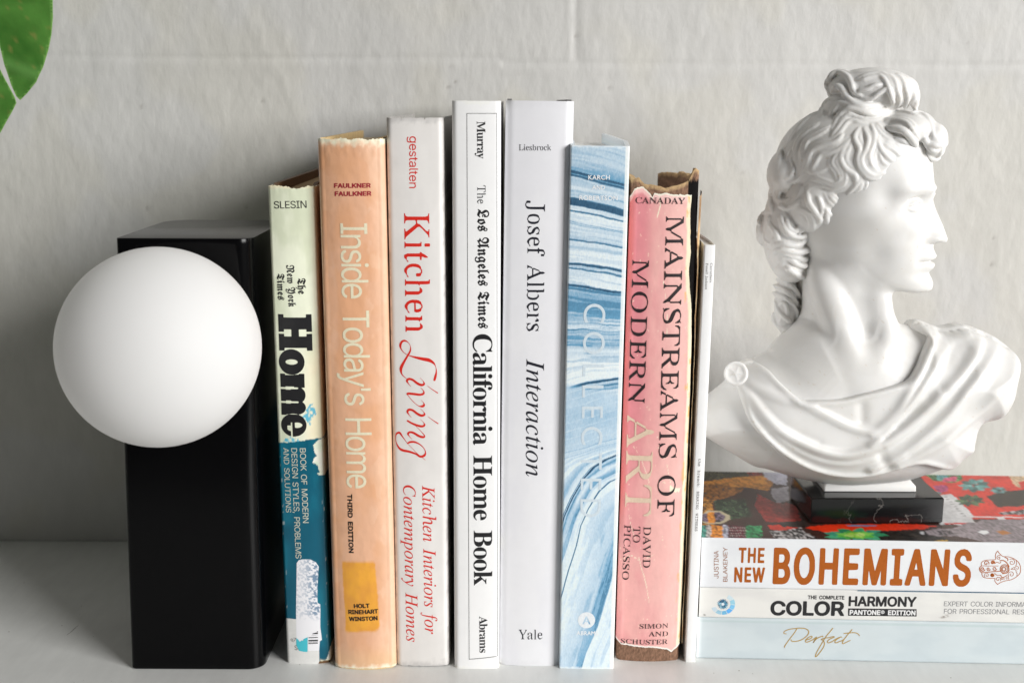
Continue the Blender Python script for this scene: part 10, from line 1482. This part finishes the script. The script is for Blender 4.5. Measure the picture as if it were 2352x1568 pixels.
def build_bust():
    HC = np.array(BUST['centre']); tu = BUST['turn']
    fw = np.array([math.cos(tu), -math.sin(tu), 0.]); nr = np.array([-math.sin(tu), -math.cos(tu), 0.])
    head = lambda X, Y: ((X - HC[0]) * fw[0] + (Y - HC[1]) * fw[1], (X - HC[0]) * nr[0] + (Y - HC[1]) * nr[1])
    world_p = lambda a, c, z: np.array([HC[0], HC[1], 0]) + fw * a + nr * c + np.array([0, 0, z])
    root = empty('bust', (.205, .062, .0701), (0, 0, 0), 'white plaster bust of a curly haired youth in profile on a black marble block', 'bust')
    off = np.array([205., 62., 70.1])
    plaster = mat('plaster', attr=True, rough=.46, spec=.42, sss=.25, noise=[(45, .035, ONE)], bump=[(260, .035, ONE, 3), (1400, .012, ONE, 2)])

    def shade(V, seed):
        c = lerp(np.array([.66, .653, .64]), np.array([.635, .625, .605]), sstep(.4, .65, fbm(V[:, 0] / 14 + V[:, 1] / 9, V[:, 2] / 14, seed)))
        g = fbm(V[:, 0] / 1.4 + V[:, 1] * .7, V[:, 2] / 1.4, seed + 1, 2)
        return lerp(c, np.array([.50, .42, .33]), sstep(.86, .9, g) * .4)

    # ---- the flesh: head, neck and cut-off chest -------------------------------
    h = .8
    F = Field((98, 14, 78), (292, 106, 300), h)
    X, Y, Zz = F.X, F.Y, F.Z
    a, c = head(X, Y)                        # (nx, ny, 1)
    b = F.ax[2]
    P = np.array(PROFILE)
    o = np.argsort(P[:, 1])
    prof = np.interp(b, P[o, 1], P[o, 0])
    base = np.interp(b, [190, 196, 199.5, 202, 205, 211, 217, 226, 230, 238, 245, 250, 254.8, 258, 268, 280, 292], [39, 41, 44.2, 47.0, 47.4, 45.4, 46.3, 46.0, 45.2, 44.4, 44.0, 44.6, 46.2, 45.6, 44.0, 42.3, 36])
    k_ = np.interp(b, [196, 205, 215, 230, 245, 300], [27, 29, 33, 37, 38, 38])
    W_ = np.interp(b, [194, 200, 207, 215, 225, 235, 245, 255, 270, 285, 300], [13.5, 16, 19.5, 22.8, 25.8, 28.0, 28.8, 28.3, 27.8, 25.5, 20])
    soft = lambda v, w: np.convolve(np.pad(v, w, 'edge'), np.hanning(2 * w + 3)[1:-1] / np.hanning(2 * w + 3).sum(), 'valid')
    W_ = soft(soft(W_, 6), 4); k_ = soft(soft(k_, 6), 4); base = soft(base, 2)
    bb = b[None, None, :].astype(np.float32)
    cc = np.abs(c)
    G = lambda v, m, s: np.exp(-((v - m) / s) ** 2)
    diff = np.where((b > 198) & (b < 254), prof - base, 0)
    nose = np.where(b > 226.2, np.maximum(diff, 0), 0)[None, None]
    lips = np.where((b <= 226.2) & (b > 211), diff, 0)[None, None]
    chin = np.where(b <= 211, diff, 0)[None, None]
    wn = np.interp(b, [226, 229, 233, 240, 250], [5.0, 5.6, 5.0, 4.3, 4.6])[None, None]
    bump = nose * np.exp(-(cc / wn) ** 2.4) + lips * np.exp(-(cc / 8.5) ** 4) + chin * np.exp(-(cc / 8) ** 2)
    bump = bump + 3.2 * G(bb, 229.9, 2.5) * G(cc, 5.9, 2.1) * sstep(226.2, 227.8, bb)
    bump = bump - 2.2 * G(bb, 227.0, 1.0) * G(cc, 3.8, 1.6)
    bump = bump - 2.3 * G(bb, 217.1 - .02 * cc, .75) * (1 - sstep(9, 11.5, cc)) - 1.2 * G(bb, 216.8, 2.0) * G(cc, 11, 2.0)
    bump = bump + 1.4 * G(bb, 255.6 + 1.2 * G(cc, 13, 7), 2.2) * sstep(2, 6, cc) * (1 - sstep(19, 25, cc))
    bump = bump - 6.0 * G(cc, 11.5, 6.0) * G(bb, 247.6, 4.4) - 2.4 * G(cc, 6.3, 2.4) * G(bb, 248.0, 3.6)
    bump = bump + 3.9 * G(cc, 12.3, 4.4) * G(bb, 247.0, 2.5)
    lid_u = 249.6 - .045 * (cc - 11.5) ** 2; lid_l = 244.6 + .030 * (cc - 11.5) ** 2
    win = sstep(6.0, 7.5, cc) * (1 - sstep(17.0, 18.5, cc))
    bump = bump + (2.3 * G(bb, lid_u, .9) - 2.0 * G(bb, lid_u + 2.1, 1.0) + 1.6 * G(bb, lid_l, .8) - 1.3 * G(bb, lid_l - 1.7, .8)) * win
    bump = bump + 1.5 * G(cc, 15, 6) * G(bb, 236, 6) - .9 * G(cc, 10.5, 2.2) * G(bb, 224 - .6 * (cc - 8), 4.0)
    bump = bump * sstep(4, 16, a)
    Wd = W_[None, None] - 2.8 * G(a, 25, 7) * G(bb, 253, 8) + .9 * G(a, 23, 8) * G(bb, 239, 5) - 1.9 * G(a, 21, 9) * G(bb, 222, 8)
    ac = (base - k_)[None, None]
    kk = k_[None, None]
    ra = (a - bump - ac) / kk; rc = c / Wd
    face = (np.sqrt(ra * ra + rc * rc) - 1) * np.minimum(kk, Wd)
    jaw = (199.3 + (44 - a) * .13 + .035 * np.maximum(cc - 6, 0)) - bb
    face = smax(face, jaw, 3.5)
    face = smax(face, bb - 284, 6)
    e = HAIR_MASS[0]
    skull = (np.sqrt(((a - e[0]) / (e[3] - 2.5)) ** 2 + (c / (e[4] - 3)) ** 2 + ((bb - e[2]) / (e[5] - 2.5)) ** 2) - 1) * 28
    f = smin(face, skull, 4).astype(np.float32)
    del face, skull, bump, ra, rc, Wd
    F.f = np.broadcast_to(f, F.f.shape).copy()
    nk = catmull(NECK, 4)
    rad = np.linspace(23.5, 25.5, len(nk))
    N_ = Field(F.lo, F.lo + (np.array(F.f.shape) - 1) * h, h)
    for i in range(len(nk) - 1): N_.capsule(nk[i], nk[i + 1], rad[i], rad[i + 1])
    th = catmull(THROAT, 4)
    rr = np.interp(np.linspace(0, 1, len(th)), [0, .3, .8, 1], [3, 4.6, 4.2, 2.6])
    for i in range(len(th) - 1): N_.capsule(th[i] + np.array([0, 4.5, 0]), th[i + 1] + np.array([0, 4.5, 0]), rr[i], rr[i + 1], 8)
    # windpipe
    for p, q in (((199, 42, 197), (203, 41, 178)), ((203, 41, 178), (199, 36, 160))): N_.capsule(p, q, 6.3, 6, 8)
    neck = smax(N_.f, (Zz - 214).astype(np.float32) * np.ones_like(N_.f), 4)
    F.f = smin(F.f, neck, 5)
    # chest: the outline swells to a rounded slab
    x2, z2 = np.meshgrid(F.ax[0], F.ax[2], indexing='ij')
    d2 = -poly_sd(x2, z2, catmull(TORSO[-1:] + TORSO + TORSO[:2], 4)[4:-4])
    TT, RR = 34., 36.
    t2 = np.where(d2 > 0, TT * np.sqrt(np.maximum(0, 1 - (1 - np.clip(d2 / RR, 0, 1)) ** 2)), 0)
    yy = np.abs(F.ax[1] - 62)[None, :, None]
    torso = np.where(d2[:, None] > 0, yy - t2[:, None], np.hypot(d2[:, None], yy)).astype(np.float32)
    torso = np.where(torso < 0, torso * .7, torso)
    flesh = smin(F.f, torso * .8, 7)
    # hollows above the collar bones
    F.f = flesh
    keep = F.f
    V, Q = surface_nets(F.f, F.lo, h)
    mk('head_and_chest', V - off, Q, plaster, root, shade(V, 301), sharp=0)

    # ---- drapery ------------------------------------------------------------------
    hgt = np.zeros_like(x2); dips = np.zeros_like(x2)
    for amp, w1, w2, *pts in FOLDS:
        pts = catmull(pts, 5) if len(pts) > 2 else np.array(pts)
        d, side = poly_sd(x2, z2, pts, closed=False)
        w = np.where(side > 0, w1, w2) * (1.35 if amp > 0 else 1.2)
        g = amp * .85 * np.exp(-(d / w) ** 2)
        if amp > 0: hgt = smax(hgt, g, 1.4)
        else: dips = dips + g
    cl = catmull(CLOTH + CLOTH[:1], 3)[:-1]
    cd = poly_sd(x2, z2, cl)
    hgt += 1.0 * np.exp(-((cd + 1.6) / 1.6) ** 2)
    hgt = np.maximum(hgt + dips * .35, -1.4)
    cloth = torso * .9 - (2.2 + hgt)[:, None].astype(np.float32)
    cloth = smax(cloth, cd[:, None].astype(np.float32) * np.ones_like(cloth), 1.2)
    lim = 68 + 40 * sstep(215, 255, F.ax[0])
    cloth = smax(cloth, (F.ax[1][None, :, None] - lim[:, None, None]).astype(np.float32) * np.ones_like(cloth), 2)
    V, Q = surface_nets(cloth, F.lo, h)
    dr = mk('drapery', V - off, Q, plaster, root, shade(V, 311), sharp=0)
    # round clasp on the shoulder, with a small flower in relief
    cx, cy, cz = BUST['clasp']
    ax = Vector((-.35, -.90, .28)).normalized()
    q = ax.to_track_quat('Z', 'Y').to_matrix()
    V, Fc = [], []
    prof_c = [(0, .9), (1.0, 1.0), (1.6, .55), (3.6, .55), (4.6, .5), (5.2, 1.1), (5.9, 1.2), (6.5, .7), (6.7, -.6), (6.3, -2.0), (4.5, -5.0)]
    nseg = 40
    for r, z in prof_c:
        for k in range(nseg):
            t = 2 * math.pi * k / nseg
            zz = z + (.22 * max(0, math.cos(5 * t)) if 1.2 < r < 5 else 0)
            p = q @ Vector((r * math.cos(t), r * math.sin(t), zz))
            V.append((cx + p.x, cy + p.y, cz + p.z))
    for j in range(len(prof_c) - 1):
        for k in range(nseg): Fc.append((j * nseg + k, (j + 1) * nseg + k, (j + 1) * nseg + (k + 1) % nseg, j * nseg + (k + 1) % nseg))
    V = np.array(V)
    mk('clasp', V - off, Fc, plaster, dr, shade(V, 321), sharp=50)

    # ---- hair -------------------------------------------------------------------------
    h = .62
    F = Field((128, 12, 160), (252, 112, 322), h)
    a, c = head(F.X, F.Y)
    bb = F.Z
    hl = np.array(HAIRLINE); o = np.argsort(hl[:, 1])
    lim = np.interp(F.ax[2], hl[o, 1], hl[o, 0])[None, None].astype(np.float32) - 1.0
    for i, (a0, c0, z0, ra, rc, rz) in enumerate(HAIR_MASS):
        for sgn in ((1, -1) if abs(c0) > .5 else (1,)):
            s = -.1 if i in (0, 1, 7) else -.35
            d = (np.sqrt(((a - a0) / (ra - s)) ** 2 + ((c - sgn * c0) / (rc - s)) ** 2 + ((bb - z0) / (rz - s)) ** 2) - 1) * min(ra, rc, rz)
            if i in (0, 7): d = np.maximum(d, (a - lim) * .8)
            F.f = np.minimum(F.f, d.astype(np.float32))
    rs = np.random.RandomState(12)
    for lk in LOCKS:
        w, pts = lk[0], catmull(lk[1:], 5)
        tn = np.gradient(pts, axis=0); tn /= np.maximum(np.linalg.norm(tn, axis=1), 1e-6)[:, None]
        out = pts - np.array([0, 0, 262.]); out = out / np.linalg.norm(out, axis=1)[:, None]
        out[:, 1] = np.maximum(out[:, 1], .25); out /= np.linalg.norm(out, axis=1)[:, None]
        sd = np.cross(tn, out); sd /= np.maximum(np.linalg.norm(sd, axis=1), 1e-6)[:, None]
        ns = 3 if w > 5.6 else 2
        sp = w / ns * .98
        u = np.linspace(0, 1, len(pts))
        conv = np.clip(np.minimum(u * 5 + .35, (1 - u) * 4 + .12), 0, 1)
        for j in range(ns):
            k = j - (ns - 1) / 2
            p = pts + sd * (k * sp * conv)[:, None] - out * (abs(k) * .45 + sp * .22 + rs.uniform(-.3, .3))
            r = sp * .68 * (.45 + .55 * conv) * rs.uniform(.88, 1.1)
            for sg in (1, -1):
                q_ = np.array([world_p(x, sg * y, z) for x, y, z in p])
                for i in range(len(q_) - 1): F.capsule(q_[i], q_[i + 1], r[i], r[i + 1], .35)
    V, Q = F.mesh()
    mk('hair', V - off, Q, plaster, root, shade(V, 331), sharp=0)

    # ---- foot and marble block -----------------------------------------------------------
    V, Fc = [], []
    def ringz(x0, x1, y0, y1, r, z):
        pts = []
        for cx_, cy_, a0 in ((x1 - r, y0 + r, -90), (x1 - r, y1 - r, 0), (x0 + r, y1 - r, 90), (x0 + r, y0 + r, 180)):
            for k in range(5):
                t = math.radians(a0 + 22.5 * k); pts.append((cx_ + r * math.cos(t), cy_ + r * math.sin(t), z))
        return pts
    rows = [ringz(177.3, 228.9, 48.6, 76, .8, 84.95), ringz(177.0, 229.2, 48.2, 76.4, .8, 85.3), ringz(177.2, 229.0, 48.4, 76.2, .8, 88.2), ringz(178.2, 227.4, 49.5, 75.5, 1.5, 90.0), ringz(180, 225.5, 51, 74, 3, 92.5), ringz(183, 222, 53, 72, 4, 99)]
    nr_ = len(rows[0])
    for r in rows: V += r
    for j in range(len(rows) - 1):
        for k in range(nr_): Fc.append((j * nr_ + k, j * nr_ + (k + 1) % nr_, (j + 1) * nr_ + (k + 1) % nr_, (j + 1) * nr_ + k))
    Fc += [tuple(range(nr_))[::-1], tuple(range((len(rows) - 1) * nr_, len(rows) * nr_))]
    V = np.array(V)
    V[:, 2] += (vnoise(V[:, 0] / 3, V[:, 1] / 3, 9) - .5) * .2 * (V[:, 2] > 85.2) * (V[:, 2] < 89)
    mk('foot', V - off, Fc, plaster, root, shade(V, 341), sharp=45)

    marble = bpy.data.materials.new('black_marble')
    marble.use_nodes = True
    nt = marble.node_tree; N, L = nt.nodes, nt.links
    bs = N['Principled BSDF']
    bs.inputs['Roughness'].default_value = .16
    tc = N.new('ShaderNodeTexCoord')
    n1 = N.new('ShaderNodeTexNoise'); n1.inputs['Scale'].default_value = 38; n1.inputs['Detail'].default_value = 5; n1.inputs['Roughness'].default_value = .55
    L.new(tc.outputs['Object'], n1.inputs['Vector'])
    sub = N.new('ShaderNodeMath'); sub.operation = 'SUBTRACT'; sub.inputs[1].default_value = .5
    ab = N.new('ShaderNodeMath'); ab.operation = 'ABSOLUTE'
    L.new(n1.outputs['Fac'], sub.inputs[0]); L.new(sub.outputs[0], ab.inputs[0])
    rp = N.new('ShaderNodeValToRGB')
    rp.color_ramp.elements[0].position = 0.0; rp.color_ramp.elements[0].color = (.15, .145, .135, 1)
    rp.color_ramp.elements[1].position = .008; rp.color_ramp.elements[1].color = (.006, .0065, .007, 1)
    L.new(ab.outputs[0], rp.inputs[0])
    n2 = N.new('ShaderNodeTexNoise'); n2.inputs['Scale'].default_value = 22
    L.new(tc.outputs['Object'], n2.inputs['Vector'])
    mr = N.new('ShaderNodeMapRange'); mr.inputs['From Min'].default_value = .50; mr.inputs['From Max'].default_value = .62
    L.new(n2.outputs['Fac'], mr.inputs['Value'])
    mx = N.new('ShaderNodeMix'); mx.data_type = 'RGBA'
    mx.inputs['A'].default_value = (.006, .0065, .007, 1)
    L.new(mr.outputs[0], mx.inputs['Factor']); L.new(rp.outputs[0], mx.inputs['B'])
    L.new(mx.outputs['Result'], bs.inputs['Base Color'])
    x0, x1, y0, y1, z0, z1 = 166.6, 241.2, 37.4, 83.0, 70.1, 84.9
    be = .7
    V, Fc = [], []
    rows = [ringz(x0 + be, x1 - be, y0 + be, y1 - be, .3, z0), ringz(x0, x1, y0, y1, .8, z0 + be), ringz(x0, x1, y0, y1, .8, z1 - be), ringz(x0 + be, x1 - be, y0 + be, y1 - be, .3, z1)]
    for r in rows: V += r
    for j in range(3):
        for k in range(nr_): Fc.append((j * nr_ + k, j * nr_ + (k + 1) % nr_, (j + 1) * nr_ + (k + 1) % nr_, (j + 1) * nr_ + k))
    Fc += [tuple(range(nr_))[::-1], tuple(range(3 * nr_, 4 * nr_))]
    V = np.array(V)
    # the block stands a degree or so askew
    ca, sa = math.cos(math.radians(1.5)), math.sin(math.radians(1.5))
    Vc = V - np.array([204, 60, 0])
    V = np.column_stack([Vc[:, 0] * ca - Vc[:, 1] * sa, Vc[:, 0] * sa + Vc[:, 1] * ca, Vc[:, 2]]) + np.array([204, 60, 0])
    mk('marble_block', V - off, Fc, marble, root, sharp=25)


build_bust()
